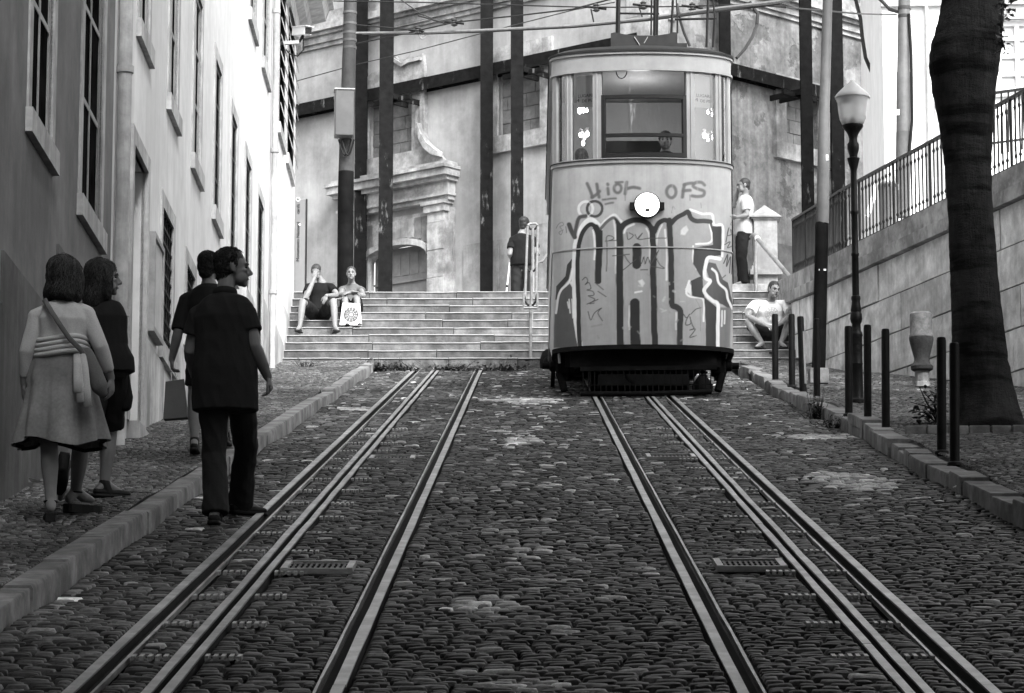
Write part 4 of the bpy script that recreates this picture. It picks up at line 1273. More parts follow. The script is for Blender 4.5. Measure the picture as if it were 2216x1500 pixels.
# roof: low camber
mb = MB(); n = 24; rings = []
for k, (ins, dz_) in enumerate(((0, 0), (.12, .05), (.35, .09), (.7, .12), (1.0, .13))):
    row = [Vector((TX - TW - .05 + ins, YR, ZR + dz_))]
    for i in range(n + 1):
        p = R(-90 + 180 * i / n); row.append(Vector((TX + (TW + .05 - ins) * math.sin(p), YF + TB + ins * .3 - (TB + .05 - ins * .3) * math.cos(p), ZR + dz_)))
    row.append(Vector((TX + TW + .05 - ins, YR, ZR + dz_))); rings.append(row)
m_ = len(rings[0]); vs = [v for r in rings for v in r]
fs = [(k * m_ + i, k * m_ + i + 1, (k + 1) * m_ + i + 1, (k + 1) * m_ + i) for k in range(4) for i in range(m_ - 1)]
mb.add(vs, fs).build('roof', m_tdark, TRAM, True)
# posts, panes
def pspan(a, b): return math.degrees(phx(a)), math.degrees(phx(b))
for a, b in ((1198, 1206.5), (1225, 1238), (1286, 1304), (1492, 1510), (1557, 1570), (1584.5, 1592)):
    p, q = pspan(a, b); nn = 4
    o = shell(ZW0, ZW1, -.05, .0, p, q, nn, False).build('window_post', m_tband, TRAM, True, 30)
    if b - a > 10:
        md = (p + q) / 2
        shell(ZW0, ZW1, .0, .012, md - .45, md + .45, 2, False).build('bead', m_tband, o, True, 30)
for a, b in ((1206.5, 1225), (1238, 1286), (1510, 1557), (1570, 1584.5)):
    p, q = pspan(a, b); shell(ZW0, ZW1, -.034, -.028, p, q, 8, False).build('window_pane', m_tglass, TRAM, True, 30)
    ed = MB()
zf0, zf1, zfm = tz(339), tz(204), tz(291)
p, q = pspan(1304, 1492)
shell(zf1, ZW1, -.034, -.028, p, q, 8, False).build('top_light', m_tglass, TRAM, True, 30)
m_bframe = mat('black_sash', .012, .4, .2)
wf = thing  # (keeps the name short below)
d1 = 2.6
fr = MB()
for (pa_, pb_, za, zb_) in ((p, p + d1, zf0, zf1), (q - d1, q, zf0, zf1), (p + d1, q - d1, zf0, zf0 + .055), (p + d1, q - d1, zf1 - .045, zf1), (p + d1, q - d1, zfm - .02, zfm + .02)):
    s2 = shell(za, zb_, -.045, -.002 - (.003 if pa_ == p + d1 else 0), pa_, pb_, 8, False); fr.add(s2.v, s2.f)
FRM = fr.build('driver_window', m_bframe, TRAM, True, 30)
shell(zf0 + .05, zf1 - .04, -.034, -.028, p + d1, q - d1, 8, False).build('pane', m_tglass, FRM, True, 30)
# interior
MB().box((TX, (YF + YR) / 2 + .35, onY(1440, 305, YF + 1.3).z - 1.63), (TW * 2 - .14, YR - YF - .75, .04)).build('floor', m_tunder, TRAM)
MB().box((TX, YF + .62, tz(356)), (1.7, .4, .05)).build('control_desk', m_tunder, TRAM)
MB().box((TX, (YF + YR) / 2 + .35, ZL1 - .02), (TW * 2 - .12, YR - YF - .6, .03)).build('ceiling', m_tceil, TRAM)
YP = YF + 2.3
bk = MB()
for x0, x1, z0, z1 in ((-1.02, -.42, tz(400), tz(128)), (.42, 1.02, tz(400), tz(128)), (-.42, .42, tz(215), tz(128)), (-.42, .42, tz(400), tz(330))):
    bk.box((TX + (x0 + x1) / 2, YP, (z0 + z1) / 2), (x1 - x0, .06, z1 - z0))
bk.build('partition', m_tint, TRAM)
for sx in (-1, 1):
    for y in np.arange(YF + 1.1, YR, 1.15): MB().box((TX + sx * (TW - .03), y, (ZW0 + ZW1) / 2), (.06, .12, ZW1 - ZW0)).build('side_post', m_tband, TRAM)
for sx in (-1, 1):
    MB().box((TX + sx * (TW - .03), (YF + YR) / 2 + .5, (ZW0 + ZW1) / 2), (.006, YR - YF - 1.2, ZW1 - ZW0)).build('side_glass', m_tglass, TRAM)
MB().box((TX, YR, (ZBOT + ZL1) / 2 + .7), (TW * 2, .06, ZL1 - ZBOT - 1.4)).build('rear_wall', m_tside, TRAM)
# notices seen through the corner panes
for (a, b) in ((1240, 1286), (1511, 1556)):
    p, q = pspan(a, b); z0, z1 = tz(226), tz(157)
    nt_ = shell(z0, z1, -.075, -.065, p + 1, q - 1, 6, False).build('capacity_notice', m_notice, TRAM, True, 30)
    for txt, dx, dz2, sz in (('LUGARES', .03, .115, .056), ('4', -.08, .06, .07), ('DE PE', .035, .05, .054)):
        me = text_mesh(txt, sz, .001)
        ph_ = R((p + q) / 2)
        c = fp(ph_, z0 + dz2 + .03, -.055); tg = Vector((math.cos(ph_) * TW, math.sin(ph_) * TB, 0)).normalized()
        M_ = Matrix.Translation(c + tg * dx) @ Matrix((( tg.x, 0, tg.y, 0), (tg.y, 0, -tg.x, 0), (0, 1, 0, 0), (0, 0, 0, 1)))
        me.transform(M_); link_mesh('lettering', me, m_ink, nt_)
bl = emit_mat('glowing_reflection', 14)  # glowing blobs standing in for broken reflections on the front panes
for px, py, dy in ((1262, 238, .8), (1254, 240, .8), (1270, 239, .85), (1256, 292, 1.1), (1264, 297, 1.1), (1271, 290, 1.15), (1262, 310, 1.1), (1532, 243, .9), (1543, 248, .9), (1524, 293, 1.2), (1532, 302, 1.2), (1544, 297, 1.1)):
    c = onY(px, py, YF + dy); k_ = rng.uniform(.5, 1); lb = MB().ellipsoid(c, (.022 * k_, .022, .04 * k_)).build('reflection_blob', bl, TRAM, True)
    MB().lathe(c + Vector((0, 0, .05)), [(.01, -.02), (.014, 0), (.03, .02), (.012, .04)], 12).build('blob_holder', m_tband, lb, True)
pl_ = bpy.data.lights.new('tram_lamp', 'POINT'); pl_.energy = 4; pl_.shadow_soft_size = .15
po = bpy.data.objects.new('tram_lamp', pl_); COL.objects.link(po); po.parent = TRAM; po.location = Vector((TX, YF + 1.1, tz(185))) - Vector(TRAM.location)
# rolled blind hook, handles in the upper light
MB().tube([onY(1345 + 12 * math.cos(a), 152 + 18 * math.sin(a), YF + .12) for a in np.linspace(0, math.pi, 9)], .006, 6).build('grab_loop', m_trusty, TRAM, True)
# headlight
c = fp(phx(1403), tz(446), 0)
HL = MB().lathe(c + Vector((0, .02, 0)), [(.14, 0), (.16, .03), (.166, .07), (.158, .09), (.15, .095)], 28, (0, -1, 0)).build('headlight', m_iron, TRAM, True)
for sx in (-1, 1): MB().box(c + Vector((sx * .185, -.03, -.01)), (.05, .06, .09)).build('hinge_lug', m_iron, HL)
MB().lathe(c + Vector((0, -.072, 0)), [(.15, 0), (.14, .02), (.1, .035), (.03, .042)], 28, (0, -1, 0)).build('lens', emit_mat('lit_headlamp', 1.3), HL, True)
MB().box(c + Vector((.0, -.121, -.075)), (.055, .004, .035)).build('maker_plate', m_tdark, HL)
# --- running gear
zst = lambda y: G * y
uf = MB()
ys = (YF + .35, YR - .3)
uf.add([(TX + sx * .95, y, z) for sx in (-1, 1) for y, z in ((ys[0], zst(ys[0]) + .36), (ys[0], ZBOT + .1), (ys[1], ZBOT + .8), (ys[1], zst(ys[1]) + .3))],
       [(0, 1, 2, 3), (4, 5, 6, 7), (0, 1, 5, 4), (0, 4, 7, 3), (1, 2, 6, 5), (2, 3, 7, 6)])
uf.build('underframe', m_tunder, TRAM)
MB().box((TX, YF + .32, ZBOT - .1), (1.78, .12, .22)).build('headstock', m_tunder, TRAM)
for px, py in ((1300, 856), (1492, 856)):
    for dy in (1.0, 6.2):
        y = YF + dy; x = RAIL['Rr'][0] + .033 if px < 1400 else RAIL['Rr'][1] - .033
        wh = MB().lathe((x - .05, y, zst(y) + .37), [(.30, 0), (.36, .01), (.36, .025), (.33, .04), (.33, .1), (.28, .1), (.28, .07), (.1, .07), (.1, .12)], 24, (1, 0, 0)).build('wheel', m_trusty, TRAM, True)
for sx, px in ((-1, 1218), (1, 1556)):
    x = onY(px, 790, YF + .5).x
    ab = MB().box((x, YF + .6, onY(px, 790, YF + .6).z), (.17, .3, .26)).build('axle_box', m_trusty, TRAM, bevel=.02)
    MB().lathe((x + sx * .05, YF + .6, onY(px, 792, YF + .6).z), [(.07, 0), (.07, .1), (.04, .12), (.04, .2)], 14, (sx, 0, 0)).build('axle_cap', m_trusty, ab, True)
    MB().bar((x, YF + .55, ZBOT), (x, YF + .55, onY(px, 822, YF + .5).z), .12, .1).build('hanger', m_tunder, ab)
    MB().tube([(x + .04 * sx, YF + .5, ZBOT - .25), (x - .02 * sx, YF + .45, onY(px, 845, YF + .4).z)], [.05, .045], 10).build('sand_pipe', m_trusty, ab, True)
    sp = MB()
    for k in range(5): sp.lathe((x - sx * .2, YF + .5, ZBOT - .12 - k * .045), [(.05, 0), (.065, .015), (.05, .03)], 12)
    sp.build('coil_spring', m_trusty, ab, True)
MB().tube([onY(1209, 756, YF + .35), onY(1211, 786, YF + .35)], .014, 8).build('white_rod', m_tband, TRAM, True)
# lifeguard gate
zg0, zg1 = onY(1395, 852, YF).z, onY(1395, 800, YF).z
xg0, xg1 = onY(1256, 800, YF).x, onY(1542, 800, YF).x
gt = MB()
gt.bar((xg0, YF - .02, zg1), (xg1 + .05, YF - .02, zg1 + .02), .07, .05)
gt.tube([(xg0 + .0, YF - .05, zg0 - .01), (TX, YF - .06, zg0 - .012), (xg1 - .02, YF - .05, zg0 + .015)], .032, 8)
gt.build('lifeguard', m_trusty, TRAM)
rr = MB(); n = 22
for i in range(n + 1):
    x = xg0 + .03 + (xg1 - xg0 - .05) * i / n; rr.bar((x, YF - .035, zg1), (x + rng.normal(0, .006), YF - .05, zg0), .014, .012)
rr.bar((xg0, YF - .03, (zg0 * 2 + zg1) / 3), (xg1, YF - .03, (zg0 * 2 + zg1) / 3 + .01), .012, .012)
rr.build('lifeguard_bars', m_trusty, TRAM)
MB().bar((TX - .25, YF + .05, zg1 - .05), (TX - .12, YF + .05, zg0 + .12), .05, .03).build('brake_lever', m_trusty, TRAM)
MB().box((TX + .0, YF + .5, zst(YF + .5) + .16), (1.1, .5, .14)).build('cable_gripper', m_tunder, TRAM)
MB().lathe((onY(1520, 842, YF + .4).x, YF + .35, zst(YF + .3) + .06), [(.12, 0), (.13, .08), (.08, .16), (.05, .2)], 12).build('sandbox', m_trusty, TRAM, True)
# --- roof gear: current collector frames
yb_ = YF + 2.0
bx = [onY(px, py, yb_) for px, py in ((1322, 72), (1330, 70), (1350, 74), (1385, 77), (1420, 77), (1448, 73), (1456, 70), (1466, 70), (1466, 108), (1322, 108))]
mb = MB(); mb.add(bx + [v + Vector((0, .05, 0)) for v in bx], [tuple(range(10)), tuple(reversed(range(10, 20)))] + [(i, 10 + i, 10 + (i + 1) % 10, (i + 1) % 10) for i in range(10)])
DB = mb.build('roof_board', m_tdark, TRAM)
for a, b in (((1373, 80), (1386, 100)), ((1402, 80), (1390, 100))): MB().bar(onY(*a, yb_ - .01), onY(*b, yb_ - .01), .018, .008).build('chevron', m_tband, DB)
MB().box((onY(1435, 104, yb_ - .3).x, yb_ - .2, onY(1435, 104, yb_ - .3).z), (.6, .5, .05)).build('roof_walk', m_tdark, TRAM)
def rods(L, nm, y, r_=.018):
    mb = MB()
    for a, b, *w_ in L: mb.tube([onY(*a, y), onY(*b, y)], w_[0] if w_ else r_, 8)
    return mb.build(nm, m_iron, TRAM, True)
rods([((1337, 72), (1339, -60), .03), ((1417, 76), (1419, -60), .025), ((1409, 76), (1410, 0), .012), ((1422, 76), (1424, -20), .014), ((1336, 29), (1427, 30), .014)], 'collector_frame', yb_ + .1)
rods([((1453, 72), (1458, -40), .018), ((1466, 72), (1466, 40), .014), ((1466, 42), (1462, -20), .01), ((1460, 42), (1550, 40), .017), ((1529, 102), (1533, -20), .018), ((1543, 102), (1547, 38), .018), ((1547, 38), (1541, -20), .012)], 'collector_frame', yb_ + 2.2)
# ------------------------------------------------------------------ bollards
m_boll = mat('bollard_paint', .009, .55, .4, 9, .15, 40, spec=.15)
BOL = [(1678, 680, 825, 14, 'bollard in front of the young man sitting on the right steps, farthest up the kerb'), (1714, 680, 837, 14, 'second bollard down from the steps, just right of the sitting young man'),
       (1738, 685, 851, 15, 'leaning bollard with a pale stripe down its side, left of the pole with the concrete foot'), (1768, 690, 865, 15, 'bollard standing right before the concrete foot of the tall pole'),
       (1837, 706, 898, 17, 'bollard close to the left side of the lamp post foot'), (1878, 703, 913, 17, 'bollard close to the right side of the lamp post foot'),
       (1917, 712, 930, 18, 'bollard standing alone between the lamp post and the stone drinking fountain'), (2038, 730, 979, 21, 'taller looking bollard at the left edge of the tree trunk'),
       (2066, 742, 1004, 22, 'bollard nearest the camera, against the dark tree trunk')]
for px, yt, yb, wpx, lab in BOL:
    b = onS(px, yb, HP); r_ = wpx / F * b.y / 2
    top = onY(px - (1 if px != 1738 else 6), yt, b.y); b.x = onS(px, yb, HP).x
    t = thing('bollard', lab, 'bollard', b, 'iron bollards along the right kerb')
    d = (top - b)
    MB().tube([b + d * k for k in (-.03, .0, .97, .995, 1.0)], [r_, r_, r_, r_ * .9, r_ * .72], 18).build('shaft', m_boll, t, True, 30)
    MB().lathe(b + Vector((0, 0, -.012)), [(r_ * 1.5, 0), (r_ * 1.45, .02), (r_, .03)], 16).build('collar', m_black, t, True, 30)
    if px == 1738:
        MB().tube([b + d * .12 + Vector((r_ * .32, -r_ * .1, 0)), b + d * .8 + Vector((r_ * .32, -r_ * .1, 0))], r_ * .8, 14).build('pale_stripe', mat('pale_stripe_metal', .3, .6, .3, 8), t, True)  # paler strip along one side of this shaft

# ------------------------------------------------------------------ lamp post with opal lantern
b = onS(1856, 871, HP); YL_ = b.y
def lz(py): return onY(1850, py, YL_).z
LP = thing('lamp_post', 'black cast iron lamp post with white opal lantern on the right pavement', 'lamp post', b)
def pr(L, sc=1.0): return [(r_ / F * YL_ * sc, lz(py) - b.z) for r_, py in L]
MB().lathe(b, pr([(17, 873), (17, 866), (14, 864), (12.5, 860), (12.5, 790), (13.5, 788), (12.5, 785), (12.5, 730), (14, 726), (13, 722), (11.5, 718)]), 24).build('base', m_iron, LP, True, 40)
MB().lathe(b, pr([(11.5, 722), (10, 712), (9.5, 702), (12, 697), (13.5, 690), (12.5, 680), (10.5, 676), (12, 672), (10, 660), (9, 652), (10.5, 647), (10, 642), (7.8, 640)]), 24).build('bulb_section', m_iron, LP, True, 40)
MB().lathe(b, pr([(7.8, 645), (7.6, 555), (8.8, 553), (8.8, 549), (7.4, 547), (7.2, 464), (8.6, 462), (8.6, 457), (7.2, 455), (7, 374)]), 20).build('shaft', m_iron, LP, True, 40)
MB().lathe(b, pr([(7, 376), (7, 370), (9, 362), (13, 348), (14, 343), (9, 341), (9, 336), (11, 330), (13, 322), (13, 312), (10, 308), (9, 300), (12, 290), (18, 281), (23, 275), (23, 271), (20, 271)]), 24).build('capital', m_iron, LP, True, 40)
def opal():
    t = NT('opal_glass'); t.color(t.remap(t.noise(4, 4, .6), .35, .65, .66, .8))
    t.b.inputs['Transmission Weight'].default_value = .35; t.b.inputs['Subsurface Weight'].default_value = .0
    return t.done(.35, .5)
LN = MB().lathe(b, pr([(18, 272), (24, 268), (29, 258), (32, 240), (33.5, 222), (36.5, 214), (38, 211)]), 28).build('lantern', opal(), LP, True)
MB().lathe(b, pr([(39, 213), (39, 209), (34, 203), (27, 196), (20, 190), (13, 184), (7, 179), (3, 175), (1, 173)]), 28).build('lantern_cap', opal(), LN, True)
MB().lathe(b, pr([(4, 272), (4, 256), (2, 252)]), 10).build('lamp_socket', m_iron, LN, True)

# ------------------------------------------------------------------ poles
m_pole = mat('weathered_pole', .065, .8, .2, 5, .3, 20, stain=.35, sscale=2, streak=.25)
m_poled = mat('pole_black_foot', .01, .8, .5, 6, .3, 20, stain=.4, spec=.05)
m_pole2 = mat('grey_pole_paint', .125, .6, .15, 5, .15, 20, stain=.3, sscale=1.5, streak=.2)
YP1 = 53.4
def pole(name, lab, cat, pts, Y, split, ma, mb_, extra=None):
    """pts: (px, py, half width px) from foot to top"""
    P = [onY(x, y, Y) for x, y, w_ in pts]; Rr = [w_ / F * Y for x, y, w_ in pts]
    t = thing(name, lab, cat, P[0], 'tall poles carrying the overhead wires')
    k = split
    MB().tube(P[:k + 1], Rr[:k + 1], 20).build('painted_foot', mb_, t, True, 40)
    MB().tube(P[k:], [r_ * .985 for r_ in Rr[k:]], 20).build('shaft', ma, t, True, 40)
    return t, P
t1, P1 = pole('utility_pole', 'weathered grey utility pole with a metal box, behind the seated couple', 'pole', [(747, 640, 18), (748, 430, 17.5), (749, 372, 17.3), (757, 60, 15), (759, -70, 14)], YP1, 2, m_pole, m_poled)
c0_ = onY(725, 205, YP1); c1_ = onY(772, 303, YP1)
bx = MB().box(((c0_.x + c1_.x) / 2 - .02, YP1 - .22, (c0_.z + c1_.z) / 2), (c1_.x - c0_.x - .06, .3, c0_.z - c1_.z), Matrix.Rotation(.12, 3, 'Z')).build('meter_box', mat('box_grey_paint', .085, .5, .08, 4, .05, stain=.15), t1, bevel=.015)
MB().box(((c0_.x + c1_.x) / 2 - .02, YP1 - .225, c0_.z + .012), (c1_.x - c0_.x - .03, .33, .02), Matrix.Rotation(.12, 3, 'Z')).build('box_lid', m_trim, bx)
for k, (x0, x1) in enumerate(((733, 760), (740, 766))):
    MB().tube([onY(x0 + (x1 - x0) * i / 8, 302 + 34 * math.sin(math.pi * i / 8), YP1 - .2 - .03 * k) for i in range(9)], .017, 7).build('cable_loop', m_iron, t1, True)
for py in (28, 52, 72, 88, 104):
    MB().lathe(onY(757 + (60 - py) * .01, py, YP1), [(15.8 / F * YP1, -.02), (15.8 / F * YP1, .02)], 16).build('band', m_pole2, t1, True, 40)
YP2 = onS(1771, 831, HP).y + .25
t2, P2 = pole('wire_pole', 'tall grey pole with black lower part set in a concrete foot block', 'pole', [(1771, 822, 15), (1779, 487, 14.5), (1780, 484, 14.4), (1784, 245, 13), (1784, 243, 12), (1791, 0, 11), (1794, -80, 10.5)], YP2, 2, m_pole2, m_poled)
c0_ = onY(1771, 816, YP2)
MB().box((c0_.x, YP2, c0_.z), (.24, .26, .2)).build('concrete_foot', m_kerb, t2, bevel=.015)
MB().box(onY(1780, 584, YP2 - .075), (.09, .01, .022)).build('number_tag', m_notice, t2)
MB().box(onY(1786, 341, YP2 - .068), (.075, .01, .075)).build('sticker', m_notice, t2)
YP3 = 50.6
t3, P3 = pole('wire_pole', 'grey pole behind the railing in front of the white building', 'pole', [(1953, 470, 17), (1955, 288, 16.5), (1955, 286, 16.4), (1955, 158, 16), (1955, 156, 14.5), (1957, 0, 13.5), (1958, -80, 13)], YP3, 2, m_pole2, mat('pole_mid_grey', .1, .7, .2, 5, stain=.3), None)
for py in (18, 36): MB().lathe(onY(1957, py, YP3), [(14.6 / F * YP3, -.025), (14.6 / F * YP3, .025)], 16).build('band', m_pole, t3, True, 40)
MB().tube([onY(1967, 30, YP3 - .1), onY(1972, 120, YP3 - .12), onY(1974, 260, YP3 - .12), onY(1968, 330, YP3 - .12)], .025, 8).build('cable', m_iron, t3, True)
MB().box(onY(1943, 243, YP3 - .14), (.05, .02, .09)).build('sticker', m_notice, t3)

# ------------------------------------------------------------------ overhead wires
m_wire = mat('wire_black', .02, .6, .2); m_wireg = mat('wire_galvanised', .28, .5, .2, 9, metal=.3)
def wire(pts, Ys, r_, m, lab, grp='overhead wires across the street', insul=()):
    P = []
    n = 10
    for i in range(len(pts) - 1):
        A, B = onY(*pts[i], Ys[i]), onY(*pts[i + 1], Ys[i + 1])
        for k in range(n): P.append(A.lerp(B, k / n) - Vector((0, 0, .0)))
    P.append(onY(*pts[-1], Ys[-1]))
    o = MB().tube(P, r_, 6).build('overhead_wire', m, None, True)
    tag(o, lab, 'wire', grp)
    return o
Yw = YP1 - .3; Yv = 46.5
wire([(772, 72), (920, 70), (1040, 66), (1240, 56), (1400, 40), (1560, 18), (1680, 4), (1790, -14)], [Yw, 52, 51, 49, 47, 45, 43, YP2], .028, m_wireg, 'thick double span wire sagging from the left pole to above the tram')
wire([(772, 74), (925, 73), (1040, 69), (1240, 59), (1400, 44), (1540, 26), (1620, 17), (1690, 8)], [Yw, 52, 51, 49, 47, 45, 44, 43.2], .018, m_wire, 'dark cable strapped close beneath the thick span wire')
wire([(772, 54), (905, 66), (985, 48), (1120, 34), (1240, 20), (1330, -4)], [Yw, 52, 51, 50, 49, 48], .014, m_wire, 'thin wire rising from the left pole towards the upper right corner of the tram roof')
wire([(640, 1), (900, 5), (1240, 15), (1340, 16), (1480, 14), (1610, 10), (1700, 16), (1860, 30), (1940, 32)], [54, 52, 49, 48, 47, 46, 45, 47, YP3], .012, m_wire, 'thin nearly level wire crossing the whole top of the view')
wire([(905, 34), (960, 50), (985, 50), (1000, 44)], [52, 51.6, 51.4, 51.2], .012, m_wire, 'short slanting wire ending at the hanger above the portal')
wire([(770, 95), (880, 72), (905, 66)], [Yw, 52.3, 52], .013, m_wire, 'short stay wire under the span at the left pole')
wire([(640, 176), (770, 140), (900, 110), (1040, 73), (1240, 22), (1330, 5)], [62, 60, 58, 55, 50, 48], .009, m_wire, 'very thin wire climbing from the townhouse corner across the facade')
wire([(860, -6), (910, 30), (935, 40)], [52, 52, 52], .01, m_wire, 'thin wire dropping to the first hanger from the top edge')
wire([(1622, 4), (1640, 30), (1638, 55), (1628, 80), (1612, 106), (1594, 126)], [44.5, 44.5, 44.5, 44.3, 44.1, 44], .024, m_wire, 'thick black cable hanging in a curve onto the right tram corner')
wire([(1850, -8), (1862, 40), (1866, 80), (1873, 125), (1890, 165), (1915, 200)], [58, 58, 58, 58, 58.3, 58.5], .035, m_wire, 'thick dark cable curving down the right facade beside the white building')
wire([(1465, 8), (1472, 44), (1480, 70), (1493, 100)], [46, 46, 46, 46], .02, m_wire, 'dark cable dropping to the tram roof beside the collector frames')
wire([(1900, -6), (1925, 20), (1944, 26)], [51, 50.8, YP3], .03, m_wire, 'dark cable looping into the pole before the white building')
def hanger(px, py, Y, lab):
    t = thing('wire_hanger', lab, 'insulator', onY(px, py, Y), 'hangers and insulators on the wires')
    c = onY(px, py, Y)
    MB().lathe(c - Vector((0, 0, .06)), [(.03, 0), (.06, .02), (.03, .04), (.06, .06), (.03, .08), (.05, .1), (.02, .13)], 12).build('insulator', m_pole, t, True)
    MB().tube([c + Vector((-.16, 0, .02)), c + Vector((.16, 0, -.02))], .02, 8).build('clamp', m_iron, t, True)
for px, py, Y, lab in ((905, 67, 52, 'wire hanger with a ring between the left pole and the first shoring posts'), (983, 49, 51.4, 'small wire hanger high above the portal window'), (1290, 17, 48.4, 'wire hanger just left of the tram roof'), (1392, 12, 47.4, 'wire hanger above the middle of the tram roof'), (1498, 15, 46.8, 'wire hanger above the right side of the tram roof')):
    hanger(px, py, Y, lab)
tag(MB().tube([onY(914 + 7 * math.cos(a), 76 + 8 * math.sin(a), 52) for a in np.linspace(0, 6.2, 15)], .014, 6).build('wire_ring', m_wireg, None, True), 'loose ring hanging under the span wire left of the portal crest', 'ring')
for a, b, ya, lab in (((1279, 20), (1286, 54), 48.6, 'short dropper between two wires left of the tram roof'), ((1383, 16), (1391, 40), 47.4, 'short dropper between two wires over the tram roof')):
    tag(MB().tube([onY(*a, ya), onY(*b, ya)], .012, 6).build('wire_dropper', m_wire, None, True), lab, 'wire', 'short droppers between wires')

# ------------------------------------------------------------------ railing on the retaining wall
RL = thing('railing', 'black iron baluster railing climbing along the top of the retaining wall', 'railing', RWALL.pt(0, rtop(0), -.2))
o_ = -.2
hr = .98
s2a = RWALL2.hit(1690, 590)[0] - .05; s1b = RWALL.hit(2300, 300)[0]
def rlp(q, dz_):     # q < 0 beside the steps, q > 0 along the pavement
    return RWALL2.pt(-q, rtop2(-q) + dz_, o_) if q < 0 else RWALL.pt(q, rtop(q) + dz_, o_)
qs = [-s2a, 0, s1b]
for dz_, w_, h_, nm in ((hr, .055, .035, 'top_rail'), (.1, .035, .025, 'bottom_rail')):
    mb = MB(); mb.bar(rlp(-s2a, dz_), rlp(-.001, dz_), w_, h_); mb.bar(rlp(0, dz_), rlp(s1b, dz_), w_, h_ + .002); mb.build(nm, m_iron, RL)
q = -s2a; k = 0
while q < s1b:
    p0 = rlp(q, .0 if k % 10 == 0 else .1); p1 = rlp(q, hr); mb = MB(); L = (p1 - p0).z
    if k % 10 == 0: mb.tube([p0, p1], .02, 8)
    else: mb.lathe(p0, [(.011, 0), (.011, L * .1), (.024, L * .13), (.012, L * .17), (.012, L * .8), (.024, L * .84), (.012, L * .88), (.011, L)], 7)
    mb.build('baluster', m_iron, RL, True, 50); q += .15; k += 1
# second, level piece of railing behind the tree
RL2 = thing('railing', 'level piece of iron railing on the terrace right of the tree trunk', 'railing', onY(2180, 300, 44))
def tp(px, py, Y=45.5): return onY(px, py, Y)
MB().bar(tp(2148, 202), tp(2260, 186), .05, .035).build('top_rail', m_iron, RL2)
MB().bar(tp(2148, 310), tp(2260, 296), .03, .03).build('bottom_rail', m_iron, RL2)
for i in range(8):
    x = 2152 + 15 * i; MB().tube([tp(x, 201 - (x - 2152) * .13), tp(x, 336 - (x - 2152) * .2)], .014, 7).build('baluster', m_iron, RL2, True)

# ------------------------------------------------------------------ gate pillar at the head of the right steps
YPI = YL + .75
c = onY(1656, 590, YPI); hw = .5 * (1686 - 1627) / F * YPI
PI_ = thing('gate_pillar', 'short white stone pillar with pyramid cap where the railing begins', 'pillar', (c.x, YPI, ZL))
def pz(py): return onY(1656, py, YPI).z
m_pil = mat('pillar_stone', .26, .8, .15, 4, .3, stain=.3, sscale=2, streak=.2)
MB().box((c.x, YPI, (pz(478) + ZL) / 2 - .05), (hw * 1.75, hw * 1.75, pz(478) - ZL + .1)).build('shaft', m_pil, PI_, bevel=.01)
mb = MB()
for py0, py1, k in ((482, 479, 1.85), (479, 476, 2.1), (476, 473, 2.35)): mb.box((c.x, YPI, (pz(py0) + pz(py1)) / 2), (hw * k, hw * k, pz(py1) - pz(py0) - .002))
mb.build('cap_moulding', m_pil, PI_)
h_ = hw * 1.1; z = pz(473) + .002
MB().add([(c.x - h_, YPI - h_, z), (c.x + h_, YPI - h_, z), (c.x + h_, YPI + h_, z), (c.x - h_, YPI + h_, z), (c.x, YPI, pz(455) + .09)], [(0, 1, 4), (1, 2, 4), (2, 3, 4), (3, 0, 4), (0, 3, 2, 1)]).build('pyramid_cap', m_pil, PI_)
mb = MB()
for py0, py1, k in ((600, 588, 2.4), (588, 580, 2.15), (580, 572, 1.95)): mb.box((c.x, YPI, (pz(py0) + pz(py1)) / 2), (hw * k, hw * k, pz(py1) - pz(py0) - .002))
mb.build('foot_moulding', m_pil, PI_)
# handrail down the right side of the steps
m_tube = mat('galvanised_tube', .24, .5, .2, 8, .1, metal=.3, stain=.3)
y0_, y1_ = YL + .15, YEND + .3
pA = onY(1632, 508, y0_); pB = onY(1762, 662, y1_)
HR = thing('handrail', 'grey tube handrail sloping down the right end of the steps', 'handrail', (pA.x, y0_, ZL))
MB().tube([pA + Vector((-.03, .2, .0)), pA, pA.lerp(pB, .5), pB, pB + Vector((.05, -.1, -.1))], .038, 12).build('rail', m_tube, HR, True)
MB().tube([(pA.x + .02, y0_ + .05, ZL - .1), (pA.x + .02, y0_ + .05, pA.z)], .032, 10).build('post', m_tube, HR, True)
pm_ = pA.lerp(pB, .85); MB().tube([(pm_.x, pm_.y, pm_.z - 1.0), pm_], .032, 10).build('post', m_tube, HR, True)
MB().lathe(pA + (pB - pA) * .06, [(.045, -.03), (.045, .03)], 12, (pB - pA)).build('clip', m_notice, HR, True)

# double handrail up the middle of the steps, seen end on
yq = [YEND + .25, YEND + 1.6, YEND + 3.4]
MH = thing('handrail', 'tall double tube handrail running up the middle of the steps left of the tram', 'handrail', (onY(1151, 770, yq[0]).x, yq[0], ZB + RISE))
xm0 = onY(1148, 770, yq[0]); zr0 = ZB + RISE
pF = onY(1148, 652, yq[0]); pT = onY(1153, 488, yq[2])
for dx in (-.085, .085):
    lo = [pF + Vector((dx, 0, .02)), pT + Vector((dx, 0, -.02))]
    MB().tube([lo[0], lo[0].lerp(lo[1], .5), lo[1]], .02, 10).build('rail', m_tube, MH, True)
    MB().tube([pF + Vector((dx * 1.25, -.12, -.13)), pF + Vector((dx * 1.25, -.12, .1)), pF + Vector((dx, .0, .04))], .018, 8).build('end_loop', m_tube, MH, True)
MB().tube([pF + Vector((-.106, -.12, -.13)), pF + Vector((.106, -.12, -.13))], .02, 8).build('end_bar', m_tube, MH, True)
MB().tube([pT + Vector((-.085, 0, 0)), pT + Vector((-.05, .02, .035)), pT + Vector((.05, .02, .035)), pT + Vector((.085, 0, 0))], .02, 8).build('top_bow', m_tube, MH, True)
